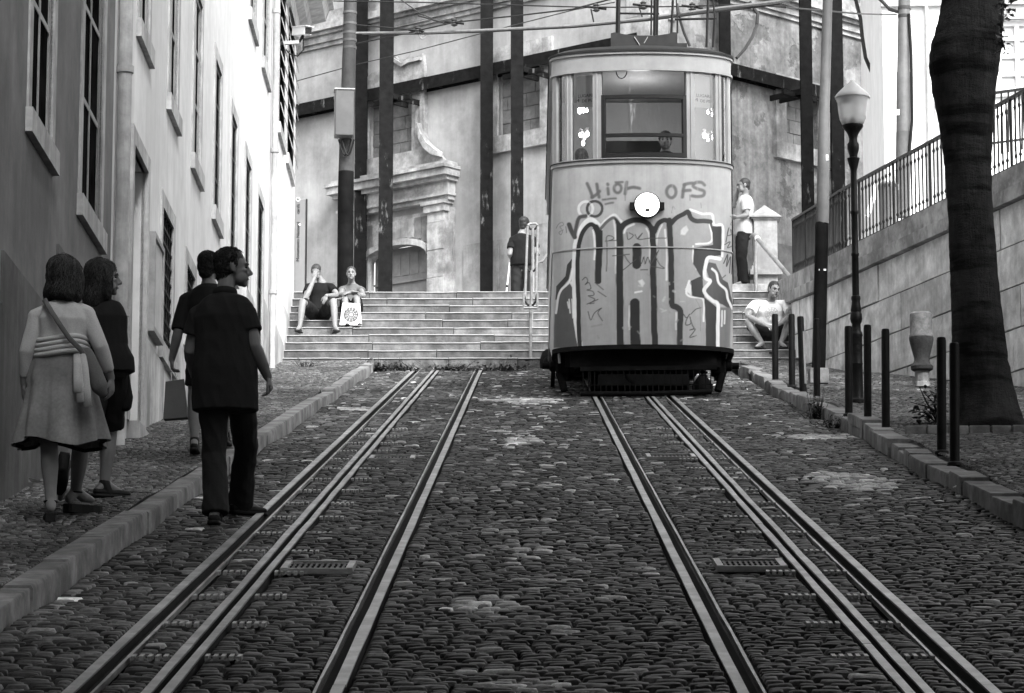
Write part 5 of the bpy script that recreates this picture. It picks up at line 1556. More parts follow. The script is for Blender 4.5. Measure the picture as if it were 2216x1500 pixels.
for y, p in ((yq[0], pF), (yq[1], pF.lerp(pT, .43)), (yq[2], pT)):
    st_ = int((y - YEND) / TREAD) + 1
    MB().tube([(p.x, y, ZB + st_ * RISE - .05), (p.x, y, p.z - .05)], .026, 10).build('post', m_tube, MH, True)
    MB().tube([(p.x - .085, y, p.z), (p.x - .04, y, p.z - .06), (p.x + .04, y, p.z - .06), (p.x + .085, y, p.z)], .018, 8).build('saddle', m_iron, MH, True)

# ------------------------------------------------------------------ monument sign by the left wall
ysg = YL + .3
a = onY(640, 432, ysg); b = onY(660, 632, ysg)
SG = thing('monument_sign', 'narrow upright grey sign board with vertical lettering at the foot of the townhouse corner', 'sign', ((a.x + b.x) / 2, ysg, ZL))
m_sign = mat('sign_grey', .2, .5, .06, 3, .05, stain=.15)
MB().box(((a.x + b.x) / 2, ysg, (a.z + ZL) / 2), (b.x - a.x, .05, a.z - ZL)).build('board', m_sign, SG, bevel=.006)
MB().box((b.x + .012, ysg + .01, (a.z + ZL) / 2), (.022, .09, a.z - ZL + .01)).build('edge_strip', m_tdark, SG)
for txt, px, py, sz in (('Monumento Nacional', 645, 523, .076), ('carris', 645.5, 452, .075)):
    me = text_mesh(txt, sz, .003)
    me.transform(Matrix.Translation(onY(px, py, ysg - .03)) @ Matrix.Rotation(R(90), 4, 'X') @ Matrix.Rotation(R(90), 4, 'Z'))
    link_mesh('lettering', me, m_tdark, SG)
c = onY(645, 432 + 0, ysg - .03)
MB().lathe(onY(645, 432, ysg - .027), [(.034, 0), (.034, .006)], 18, (0, -1, 0)).build('emblem', m_notice, SG, True, 40)
MB().lathe(onY(645, 431, ysg - .034), [(.017, 0), (.017, .006)], 14, (0, -1, 0)).build('emblem_dot', m_tdark, SG, True, 40)
MB().lathe(onY(648.5, 486, ysg - .027), [(.02, 0), (.02, .006)], 14, (0, -1, 0)).build('sticker', m_notice, SG, True, 40)

# ------------------------------------------------------------------ stone drinking fountain / pillar by the wall
b = onS(1996, 838, HP); yf_ = b.y
def fz(py): return onY(1996, py, yf_).z - b.z
def fr_(L): return [(r_ / F * yf_, fz(py)) for r_, py in L]
FT = thing('drinking_fountain', 'old stone drinking fountain with a white drum on top, left of the tree', 'fountain', b)
MB().lathe(b, fr_([(19, 838), (18, 828), (16, 826), (16, 806), (17, 803)]), 8).build('pedestal', m_coping, FT, False)
MB().lathe(b, fr_([(17, 804), (24, 800), (25, 793), (20, 788), (17, 782), (17, 775), (20, 764), (25, 745), (27, 735), (27, 730)]), 14).build('bowl', mat('dark_carved_stone', .07, .8, .35, 9, .5, 18, .02, stain=.5, sscale=5), FT, True, 50)
MB().lathe(b, fr_([(26, 731), (26.5, 727), (25, 724), (24.5, 686), (24, 680), (20, 676.5), (8, 675.5)]), 24).build('drum', mat('white_drum', .2, .6, .15, 5, .1, stain=.5, sscale=9), FT, True, 40)

# ------------------------------------------------------------------ litter bin on the terrace, with a white pipe beside it
ybn = 49.8
c0_ = onY(1911, 396, ybn); c1_ = onY(1935, 478, ybn)
BN = thing('litter_bin', 'dark metal litter bin with square slots behind the railing', 'bin', ((c0_.x + c1_.x) / 2, ybn, c1_.z))
MB().lathe(((c0_.x + c1_.x) / 2, ybn, c1_.z), [(.13, -.3), (.14, 0), (.155, c0_.z - c1_.z - .12), (.165, c0_.z - c1_.z - .1), (.165, c0_.z - c1_.z - .03), (.12, c0_.z - c1_.z)], 18).build('drum', mat('bin_metal', .12, .5, .2, 6, metal=.3), BN, True, 40)
for dx in (-.08, 0, .08): MB().box(((c0_.x + c1_.x) / 2 + dx, ybn - .15, c0_.z - .07), (.045, .03, .05)).build('slot', m_black, BN)
tag(MB().tube([onY(1893, 398, ybn - .2), onY(1891, 425, ybn - .2), onY(1876, 470, ybn - .3)], .04, 10).build('white_pipe', m_notice, None, True), 'bent white pipe leaning beside the litter bin behind the railing', 'pipe')

# ------------------------------------------------------------------ backpack on the lowest step, left of the tram
yb_ = YEND + .12
c = onY(1190, 780, yb_ - .3)
c = Vector((onY(1189, 780, yb_ - .3).x, yb_ - .3, onS(1189, 800).z))
z0 = onY(1189, 803, yb_ - .3).z; z1 = onY(1189, 755, yb_ - .3).z
BP = thing('backpack', 'black rounded backpack leaning on the lowest step beside the tram', 'bag', (c.x, c.y, z0))
m_bag = mat('black_canvas', .006, .85, .4, 8, .2, spec=.1)
h_ = z1 - z0
MB().lathe((c.x, c.y, z0), [(.1, 0), (.14, .02), (.15, h_ * .3), (.145, h_ * .55), (.11, h_ * .85), (.05, h_ * .98), (.01, h_)], 16).build('body', m_bag, BP, True)
MB().ellipsoid((c.x, c.y - .12, z0 + h_ * .35), (.1, .06, h_ * .28)).build('pocket', m_bag, BP, True)
MB().tube([(c.x + .05, c.y, z0 + h_ * .9), (c.x + .1, c.y, z0 + h_ * 1.12), (c.x + .13, c.y, z0 + h_ * 1.2), (c.x + .14, c.y, z0 + h_ * .8)], .015, 8).build('strap', m_bag, BP, True)

# ------------------------------------------------------------------ vegetation
def leaf_mat(name, lo, hi):
    t = NT(name); t.color(t.remap(t.attr('shade'), 0, 1, lo, hi))
    t.b.inputs['Subsurface Weight'].default_value = 0
    return t.done(.55, .35)
m_leaf = leaf_mat('tree_leaf', .035, .10); m_weed = leaf_mat('weed_leaf', .025, .08)
def leaves(centers, sizes, shade=None, droop=.3, lobed=True):
    """pointed lobed leaves as small folded fans"""
    n = len(centers); C = np.array(centers); S = np.array(sizes)[:, None]
    th = rng.uniform(0, 2 * math.pi, n); tilt = rng.normal(0, .6, n)
    d = np.stack([np.cos(th), np.sin(th), -droop + tilt * .4], -1); d /= np.linalg.norm(d, axis=1, keepdims=True)
    up = np.stack([rng.normal(0, .35, n), rng.normal(0, .35, n), np.ones(n)], -1)
    sdv = np.cross(d, up); sdv /= np.linalg.norm(sdv, axis=1, keepdims=True)
    nn = np.cross(sdv, d)
    # outline of half lobes
    pts = [(0, 0, 0), (.25, .32, .04), (.3, .75, .1), (.55, .4, .06), (.75, .55, .1), (.8, .22, .02), (1.25, 0, -.12), (.8, -.22, .02), (.75, -.55, .1), (.55, -.4, .06), (.3, -.75, .1), (.25, -.32, .04)]
    if not lobed: pts = [(0, 0, 0), (.3, .26, .03), (.7, .26, .03), (1.2, 0, -.12), (.7, -.26, .03), (.3, -.26, .03)]
    V = np.stack([C + S * (a * d + b * sdv + c * nn) for a, b, c in pts], 1).reshape(-1, 3)
    k = len(pts)
    return V, k, n
def leaf_obj(name, centers, sizes, m, parent=None, lobed=True, droop=.3):
    V, k, n = leaves(centers, sizes, None, droop, lobed)
    me = bpy.data.meshes.new(name)
    me.vertices.add(len(V)); me.vertices.foreach_set('co', V.astype(np.float32).ravel())
    me.loops.add(n * k); me.loops.foreach_set('vertex_index', np.arange(n * k, dtype=np.int32))
    me.polygons.add(n); me.polygons.foreach_set('loop_start', np.arange(0, n * k, k, dtype=np.int32)); me.polygons.foreach_set('loop_total', np.full(n, k, dtype=np.int32))
    at = me.attributes.new('shade', 'FLOAT', 'POINT'); at.data.foreach_set('value', np.repeat(rng.random(n), k).astype(np.float32))
    me.update(calc_edges=True)
    return link_mesh(name, me, m, parent)
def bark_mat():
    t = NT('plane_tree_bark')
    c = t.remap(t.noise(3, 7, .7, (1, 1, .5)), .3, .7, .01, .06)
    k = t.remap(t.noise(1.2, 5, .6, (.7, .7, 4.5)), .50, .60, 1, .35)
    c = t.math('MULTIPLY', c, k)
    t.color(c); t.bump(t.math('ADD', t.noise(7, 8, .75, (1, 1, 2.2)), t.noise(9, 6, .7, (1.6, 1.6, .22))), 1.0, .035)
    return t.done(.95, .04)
m_bark = bark_mat()
YT = TREE.y
TR = thing('plane_tree', 'thick dark plane tree trunk with a bulge high up, standing on the right pavement', 'tree', TREE)
prof = [(2140, 945, 82), (2140, 925, 76), (2139, 905, 69), (2136, 870, 62), (2130, 830, 59), (2121, 780, 58), (2116, 720, 58), (2112, 640, 56), (2106, 560, 53), (2101, 480, 50), (2097, 420, 50), (2095, 360, 52), (2093, 300, 56), (2089, 240, 63), (2086, 190, 71), (2086, 140, 78), (2090, 100, 80), (2096, 60, 75), (2102, 20, 71), (2108, -30, 68), (2112, -110, 64), (2118, -240, 58), (2130, -420, 50), (2140, -560, 44)]
n = 40; rings = []; pc = []
for x, y, w_ in prof:
    c = onY(x, y, YT); pc.append((c, w_ / F * YT))
# resample finely for horizontal bark ridges
fine = []
for (c0, r0), (c1, r1) in zip(pc[:-1], pc[1:]):
    kk = max(2, int((c1 - c0).length / .035))
    for j in range(kk): fine.append((c0.lerp(c1, j / kk), r0 + (r1 - r0) * j / kk))
mb = MB(); m_n = len(fine); vs = []
for i, (c, r_) in enumerate(fine):
    for k in range(n):
        w_ = 2 * math.pi * k / n
        p = Vector((math.cos(w_), math.sin(w_), 0))
        q = c + p * r_
        f = 1 + .05 * noise.noise(Vector((q.x * 3, q.y * 3, q.z * 1.2))) + .03 * noise.noise(Vector((q.x * 1.5, q.y * 1.5, q.z * 14))) + .02 * noise.noise(q * 9)
        rid = noise.noise(Vector((p.x * .9, p.y * .9, c.z * 3.4 - p.x * .6)))
        f -= .05 * max(0, .25 - abs(rid)) * 4 * max(0, noise.noise(Vector((p.x * 1.3 + 9, p.y * 1.3, c.z * .9))) + .2)
        if i < 40: f += .1 * max(0, math.cos(w_ * 5 + 1)) * (1 - i / 40) ** 2
        vs.append(c + p * r_ * f)
fs = [(i * n + k, i * n + (k + 1) % n, (i + 1) * n + (k + 1) % n, (i + 1) * n + k) for i in range(m_n - 1) for k in range(n)]
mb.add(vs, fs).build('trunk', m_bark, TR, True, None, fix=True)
def limb(a, d, L, r_, depth, mb, tips):
    P = [a]; dd = Vector(d).normalized()
    for j in range(5):
        dd = (dd + Vector((rng.normal(0, .12), rng.normal(0, .12), .06 + rng.normal(0, .05)))).normalized()
        P.append(P[-1] + dd * (L / 5))
    mb.tube(P, [r_ * (1 - .13 * j) for j in range(6)], 9)
    for j in range(2, 6): tips.append(P[j])
    if depth:
        for q in range(3):
            w_ = rng.uniform(0, 6.28)
            limb(P[rng.integers(3, 6)], dd * .6 + Vector((math.cos(w_), math.sin(w_), rng.uniform(-.1, .5))), L * .62, r_ * .45, depth - 1, mb, tips)
def in_view(q, m_=40):
    v = q - CAM; dd = v.dot(fwd)
    if dd < 1: return False
    py = 750 - F * v.dot(upv) / dd; px = 1108 + F * v.dot(rgt) / dd
    return -m_ < px < 2216 + m_ and -30 < py < 1530
def branches(top, tree, dens, reach):
    mb = MB(); tips = []; ct = []; sz = []
    for d in ((-.8, -.5, .7), (.7, -.6, .8), (-.6, .7, .9), (.8, .5, .7), (0, -.2, 1.2), (-1, .1, .45), (-.5, -.9, .45)):
        limb(top - Vector((0, 0, .25)), d, reach, .2, 2, mb, tips)
    mb.build('limbs', m_bark, tree, True, None)
    for p in tips:
        for _ in range(dens):
            q = p + Vector((rng.normal(0, .6), rng.normal(0, .6), rng.normal(0, .45)))
            if not in_view(q): ct.append(q); sz.append(rng.uniform(.11, .21))
    return ct, sz
ct, sz = branches(fine[-1][0], TR, 60, 3.5)
# unseen plane trees added beside and behind the camera to shade the near street
for xx, yy, zz_t, lab in ((4.75, 19.5, 0, 'unseen plane tree added for shade on the right pavement beside the view'), (4.75, 10.5, 0, 'unseen plane tree added for shade a few steps down the right pavement'), (4.75, 2.5, 0, 'unseen plane tree added for shade on the right, level with the camera'), (4.6, -5.5, 0, 'unseen plane tree added for shade on the right, behind the camera'), (-2.75, -1.5, 0, 'unseen plane tree added for shade on the left, behind the camera'),):
    b2 = Vector((xx, yy, G * yy + HP + zz_t))
    t2_ = thing('plane_tree', lab, 'tree', b2, 'plane trees along the street')
    MB().tube([b2 + Vector((0, 0, z)) for z in (-.1, .3, 1, 3, 5.5, 6.6)], [.42, .34, .29, .26, .3, .25], 20).build('trunk', m_bark, t2_, True, None)
    c2, s2 = branches(b2 + Vector((0, 0, 6.6)), t2_, 150, 4.2)
    leaf_obj('crown', c2, [x * 1.35 for x in s2], m_leaf, t2_)
TR['group'] = 'plane trees along the street'
LV = [(2172, 8), (2181, 14), (2186, 24), (2177, 30), (2165, 36), (2174, 42), (2169, 52), (2180, 46), (2166, 66), (2172, 74), (2163, 86), (2168, 96), (2164, 110), (2174, 104), (2188, 106), (2180, 100), (2176, 118), (2160, 22), (2160, 54), (2192, 2), (2185, 4), (2168, 2), (2162, 12), (2182, 36), (2171, 18), (2166, 80)]
TW_ = MB().tube([onY(2170, -40, YT - .3), onY(2168, 20, YT - .35), onY(2166, 80, YT - .3), onY(2175, 108, YT - .3)], .008, 6)
TW_.build('twig', m_bark, TR, True)
for x, y in LV:
    for _ in range(2): ct.append(onY(x + rng.normal(0, 2), y - 4 + rng.normal(0, 2), YT - .3 + rng.normal(0, .12))); sz.append(rng.uniform(.04, .065))
leaf_obj('crown', ct, sz, m_leaf, TR)
# ring of edging stones round the tree pit
mb = MB()
PE = thing('tree_pit_edging', 'low stone edging around the foot of the plane tree', 'edging', TREE)
for i in range(9):
    x = TREE.x - .72 + .19 * i
    mb.box((x, TREE.y - .74 + .02 * rng.normal(), G * (TREE.y - .74) + HP + .005), (.18, .09, .1), Matrix.Rotation(rng.normal(0, .05), 3, 'Z'))
mb.build('edging_stones', m_kerb, PE, bevel=.008)
# shrub at the left foot of the tree
def shrub(name, lab, pts, Y, nl, size, spread, m=m_weed):
    b = onS(*pts[0], HP) if len(pts[0]) == 2 else Vector(pts[0])
    t = thing(name, lab, 'plant', b, None)
    mb = MB(); cs = []; ss = []
    for (px, py) in pts[1:]:
        tip = onY(px, py, b.y + rng.uniform(-.25, .15)); q = b.lerp(tip, .5) + Vector((rng.normal(0, .04), 0, .05))
        mb.tube([b, q, tip], [.009, .007, .003], 6)
        for _ in range(nl):
            f = rng.uniform(.35, 1.05); p = b.lerp(q, f * 2) if f < .5 else q.lerp(tip, f * 2 - 1)
            cs.append(p + Vector(rng.normal(0, spread, 3))); ss.append(rng.uniform(.6, 1.2) * size)
    mb.build('stems', m_bark, t, True)
    leaf_obj('foliage', cs, ss, m, t, False, .25)
    return t
shrub('shrub', 'leafy shrub growing against the left foot of the tree trunk', [(2030, 918), (1990, 838), (1970, 870), (1978, 890), (2000, 850), (2012, 845), (2025, 850), (1985, 905), (2005, 880), (2020, 870), (2035, 840)], 0, 14, .065, .05)
def weed(lab, px, py, n, w_, h_, size, hh=0.):
    b = onS(px, py, hh); cs = []; ss = []; mb = MB()
    t = thing('weed', lab, 'plant', b, 'weeds in the joints and gutters')
    for _ in range(n):
        tip = b + Vector((rng.normal(0, w_), rng.normal(0, .06), abs(rng.normal(0, h_)) + .02)); mb.tube([b + Vector(((tip - b).x * .5, 0, -.01)), tip], [.004, .002], 5)
        for _ in range(4): cs.append(b.lerp(tip, rng.uniform(.3, 1)) + Vector(rng.normal(0, .015, 3))); ss.append(size * rng.uniform(.6, 1.3))
    mb.build('stems', m_weed, t, True); leaf_obj('foliage', cs, ss, m_weed, t, False)
weed('bushy weed at the end of the left kerb below the steps', 818, 806, 70, .13, .09, .05)
weed('weed tuft by the left track where it meets the steps', 870, 804, 70, .2, .07, .045)
weed('weed tuft at the bottom step between the two rails of the left track', 965, 803, 90, .3, .07, .045)
weed('weed tuft at the bottom step left of the tram', 1080, 802, 80, .3, .07, .045)
weed('weed growing out of a broken joint in the right kerb', 1766, 905, 40, .07, .13, .035)
weed('small weed in the right gutter beside the broken kerb', 1800, 925, 30, .1, .06, .03)
weed('weed at the kerb between the single bollard and the tree', 1905, 940, 30, .12, .07, .035)
weed('grass tuft at the foot of the left pavement wall by the steps', 660, 792, 20, .1, .05, .025, HP)
weed('tiny weed by the right kerb nearest the camera', 2128, 1066, 14, .04, .05, .03)
# loose rubbish
def scrap(px, py, s_, lab, hh=HP, v=m_notice):
    b = onS(px, py, hh); mb = MB()
    P = [b + Vector((rng.normal(0, s_), rng.normal(0, s_), abs(rng.normal(0, s_ * .35)) + .015)) for _ in range(7)]
    c = b + Vector((0, 0, .02)); P = sorted(P, key=lambda p: math.atan2((p - c).y, (p - c).x))
    mb.add([c] + P + [p + Vector((0, 0, .003)) for p in [c] + P], [(0, 1 + i, 1 + (i + 1) % 7) for i in range(7)] + [(8, 9 + (i + 1) % 7, 9 + i) for i in range(7)])
    tag(mb.build('paper_scrap', v, None), lab, 'litter', 'scraps of litter on the ground')
scrap(68, 1050, .05, 'crumpled scrap lying at the foot of the wall behind the woman in the skirt', HP, m_tint)
scrap(2062, 1061, .025, 'white scrap in the gutter under the right kerb', .02)
scrap(1676, 768, .05, 'dark scrap on the step below the sitting young man', .2, m_tdark)
# ------------------------------------------------------------------ people
def skin_mat(name, v):
    t = NT(name)
    t.color(t.remap(t.noise(14, 4, .6), .3, .7, v * .92, v * 1.08))
    t.b.inputs['Subsurface Weight'].default_value = .0
    return t.done(.55, .3)
def cloth_mat(name, v, var=.15, weave=160):
    t = NT(name)
    c = t.math('MULTIPLY', t.remap(t.noise(3, 5, .6), .3, .7, v * (1 - var), v * (1 + var)), t.remap(t.noise(weave, 2, .5), .3, .7, .9, 1.1))
    t.color(c); t.bump(t.noise(18, 4, .6), .25, .012)
    t.b.inputs['Sheen Weight'].default_value = 0
    return t.done(.9, .12)
def hair_mat(name, v):
    t = NT(name); t.color(t.remap(t.noise(30, 5, .7, (1, 1, .12)), .3, .7, v * .6, v * 1.6))
    t.bump(t.noise(40, 4, .7, (1, 1, .1)), .7, .01)
    return t.done(.55, .3)
m_skin = skin_mat('skin', .19); m_skin_t = skin_mat('tanned_skin', .14)
m_hair = hair_mat('dark_hair', .014); m_hair_b = hair_mat('brown_hair', .03)
m_blackc = cloth_mat('black_cotton', .010); m_darkc = cloth_mat('charcoal_cotton', .017); m_denim = cloth_mat('dark_denim', .022, .25)
m_whitec = cloth_mat('white_cotton', .68, .05); m_lightc = cloth_mat('cream_knit', .42, .08); m_skirt = cloth_mat('patterned_skirt', .21, .35, 60); m_greyc = cloth_mat('grey_cotton', .12)
m_shoe = mat('black_shoe', .012, .6, .3, 12, spec=.15); m_sole = mat('pale_sole', .3, .8, .2, 10); m_eye = mat('eye_dark', .012, .3, .1); m_lip = mat('lip_shade', .14, .6, .1)

def vox(mb, size, smooth=6, fac=.5):
    me = mb.mesh('v', True)
    o = bpy.data.objects.new('v', me); COL.objects.link(o)
    r = o.modifiers.new('r', 'REMESH'); r.mode = 'VOXEL'; r.voxel_size = size; r.use_smooth_shade = True
    if smooth:
        s_ = o.modifiers.new('s', 'SMOOTH'); s_.iterations = smooth; s_.factor = fac
    dg = bpy.context.evaluated_depsgraph_get()
    out = bpy.data.meshes.new_from_object(o.evaluated_get(dg))
    bpy.data.objects.remove(o); bpy.data.meshes.remove(me)
    return out
def folds(me, amp, scale=9., sz=.45, seed=0., axis=None):
    """push the cloth in and out in soft creases"""
    co = np.empty(len(me.vertices) * 3, np.float32); me.vertices.foreach_get('co', co); co = co.reshape(-1, 3)
    no = np.empty(len(me.vertices) * 3, np.float32); me.vertex_normals.foreach_get('vector', no); no = no.reshape(-1, 3)
    d = np.empty(len(co))
    for i, c in enumerate(co):
        p = Vector((c[0] * scale + seed, c[1] * scale, c[2] * scale * sz))
        a = noise.noise(p + Vector((0, 0, c[0] * scale * .8)))
        d[i] = (1 - abs(a) * 2.2) * .6 + noise.noise(p * 2.3) * .4
    co = co + no * (d * amp)[:, None].astype(np.float32)
    me.vertices.foreach_set('co', co.ravel()); me.update()
def part(name, me, m, parent):
    for p in me.polygons: p.use_smooth = True
    me.materials.clear()
    return link_mesh(name, me, m, parent, False)
def lerp(a, b, t): return a.lerp(b, t)
def frame(f, up=Vector((0, 0, 1))):
    f = Vector(f).normalized(); x = f.cross(up).normalized(); z = x.cross(f)
    return Matrix(((x.x, f.x, z.x), (x.y, f.y, z.y), (x.z, f.z, z.z)))
def hand(mb, wrist, d, nrm, s, curl=.35, thumb=1, spread=.0):
    """palm, four bent fingers of unequal length and a thumb from the side of the palm; nrm points out of the palm"""
    d = Vector(d).normalized(); nrm = (Vector(nrm) - d * Vector(nrm).dot(d)).normalized(); sd = d.cross(nrm)
    pal = wrist + d * .045 * s
    mb.tube([wrist - d * .015 * s, wrist + d * .02 * s, wrist + d * .06 * s, wrist + d * .088 * s], [(.024 * s, .019 * s), (.033 * s, .017 * s), (.041 * s, .016 * s), (.038 * s, .012 * s)], 12, True, 0, sd)
    for k, (off, L) in enumerate(((-.03, .066), (-.01, .078), (.011, .073), (.03, .056))):
        p = wrist + d * .082 * s + sd * off * s; dd = (d + sd * off * (2 + spread)).normalized(); P = [p]
        for seg, f in enumerate((.46, .31, .23)):
            ang = curl * (.8 + .5 * seg) + .06 * k
            dd = (dd * math.cos(ang) + nrm * math.sin(ang)).normalized(); P.append(P[-1] + dd * L * f * s)
        mb.capsule(P, [.0098 * s, .0092 * s, .0085 * s, .0072 * s], 8)
    p = wrist + d * .03 * s + sd * thumb * .03 * s
    t1 = (d * .7 + sd * thumb * .75 + nrm * .25).normalized(); t2 = (d * .95 + sd * thumb * .1 + nrm * .35).normalized()
    mb.capsule([p, p + t1 * .036 * s, p + t1 * .036 * s + t2 * .03 * s, p + t1 * .036 * s + t2 * .053 * s], [.0125 * s, .0115 * s, .0105 * s, .009 * s], 8)
def head_mb(mb, c, M, s):
    def E(p, r, n=14, m=9): mb.ellipsoid(c + M @ (Vector(p) * s), tuple(x * s for x in r), M, n, m)
    E((0, -.016, .028), (.075, .096, .094), 18, 12)          # cranium
    E((0, .022, -.028), (.060, .072, .078)); E((0, .052, -.082), (.036, .038, .032)); E((0, .072, -.1), (.022, .02, .018))
    E((.038, .045, -.062), (.024, .04, .04)); E((-.038, .045, -.062), (.024, .04, .04))    # jaw
    E((0, .078, .026), (.046, .016, .012)); E((.036, .068, -.018), (.022, .018, .016)); E((-.036, .068, -.018), (.022, .018, .016))
    mb.capsule([c + M @ (Vector(p) * s) for p in ((0, .086, .018), (0, .102, -.008), (0, .114, -.028))], [.0085 * s, .011 * s, .0135 * s], 8)
    E((.0, .098, -.036), (.017, .014, .009)); E((0, .088, -.058), (.023, .010, .0065)); E((0, .085, -.07), (.02, .010, .0065))
    for k in (-1, 1):
        E((k * .076, -.008, -.006), (.010, .021, .032)); E((k * .073, .002, -.03), (.009, .01, .012))
def face_parts(c, M, s, parent, lips=True, glasses=False):
    for k in (-1, 1):
        e = MB(); e.ellipsoid(c + M @ (Vector((k * .031, .0785, .004)) * s), (.0125 * s, .009 * s, .0058 * s), M, 10, 6); part('eye', e.mesh(), m_eye, parent)
        b = MB(); b.capsule([c + M @ (Vector(p) * s) for p in ((k * .014, .093, .026), (k * .032, .090, .031), (k * .05, .078, .026))], [.003 * s, .0038 * s, .0026 * s], 6); part('eyebrow', b.mesh(), m_hair, parent)
    if lips:
        l = MB(); l.capsule([c + M @ (Vector(p) * s) for p in ((-.021, .088, -.064), (0, .0985, -.0635), (.021, .088, -.064))], [.0035 * s, .005 * s, .0035 * s], 6); part('lips', l.mesh(), m_lip, parent)
from mathutils.bvhtree import BVHTree
def hair(kind, c, M, s, m, parent, vx, strands=0):
    mb = MB()
    def E(p, r): mb.ellipsoid(c + M @ (Vector(p) * s), tuple(x * s for x in r), M, 18, 12)
    if kind == 'crop':
        E((0, -.028, .052), (.0785, .0975, .08)); E((0, -.048, .002), (.072, .067, .072)); E((0, -.056, -.05), (.054, .046, .05)); E((.07, .008, .025), (.012, .016, .03)); E((-.07, .008, .025), (.012, .016, .03))
    elif kind == 'short':
        E((0, -.03, .055), (.085, .104, .084)); E((0, -.048, .0), (.080, .075, .085)); E((.066, .0, .03), (.022, .04, .035)); E((-.066, .0, .03), (.022, .04, .035)); E((0, -.07, -.06), (.055, .045, .05))
    elif kind == 'tied':
        E((0, -.03, .052), (.08, .098, .08)); E((0, -.05, .0), (.075, .068, .08)); E((0, -.115, .02), (.03, .035, .04)); E((.02, -.1, -.06), (.025, .03, .07))
    else:
        L = {'bob': .155, 'long': .215}[kind]
        E((0, -.032, .05), (.09, .106, .086)); E((0, -.045, .0), (.094, .088, .1))
        P = [c + M @ (Vector((0, -.03, .03)) * s)]
        up = Vector((0, 0, 1))
        for i, f in enumerate((.25, .5, .75, 1.0)):
            P.append(c + M @ (Vector((0, -.034 - .012 * i, 0)) * s) - up * L * f * s)
        mb.tube(P, [(.09 * s, .085 * s), (.098 * s, .085 * s), (.106 * s, .083 * s), (.114 * s, .08 * s), (.112 * s, .06 * s)], 20, True, 0, M @ Vector((1, 0, 0)))
        for k in (-1, 1): mb.capsule([c + M @ (Vector((k * .075, .025, .05)) * s), c + M @ (Vector((k * .088, .03, -.03)) * s), c + M @ (Vector((k * .092, .018, -.12)) * s) - up * .02], [.022 * s, .026 * s, .022 * s], 8)
    me = vox(mb, vx, 3)
    folds(me, .006 * s if kind in ('bob', 'long') else .0035 * s, 34, .12, c.x)
    bv = BVHTree.FromPolygons([v.co.copy() for v in me.vertices], [tuple(p.vertices) for p in me.polygons])
    vs = [(v.co.copy(), v.normal.copy()) for v in me.vertices]
    o = part('hair', me, m, parent)
    if strands:
        sm = MB(); dn = -(M @ Vector((0, 0, 1))); bk = M @ Vector((0, -1, 0))
        for _ in range(strands):
            p, nn = vs[int(rng.integers(len(vs)))]
            lo = M.transposed() @ (p - c) / s
            if lo.y > .02 and (kind in ('crop', 'short') or abs(lo.x) < .06) and lo.z < .11: continue
            if kind in ('bob', 'long', 'tied'):
                L = rng.uniform(.08, .2) * s; st_ = 6; g0 = Vector((0, 0, -1)) * .9 + bk * .15
            else:
                L = rng.uniform(.014, .032) * s; st_ = 3; g0 = dn * .55 + bk * .35
            P = [p - nn * .001]; q = p
            w_ = Vector(rng.normal(0, .32, 3))
            for i in range(st_):
                d = g0 + w_; d = d - nn * d.dot(nn)
                if d.length < 1e-4: break
                q = q + d.normalized() * (L / st_)
                hit = bv.find_nearest(q)
                if hit[0] is not None:
                    nn = hit[1]
                    if (q - hit[0]).length < .05: q = hit[0] + nn * (.004 * s * (1 + .5 * i * (kind in ('crop', 'short'))) + .0016 * i * s * (kind in ('bob', 'long')))
                P.append(q)
            if len(P) > 2: sm.tube(P, [.0028 * s * (1 - .7 * i / len(P)) for i in range(len(P))], 3)
        part('hair_strands', sm.mesh('x', False), m, o)
    return o
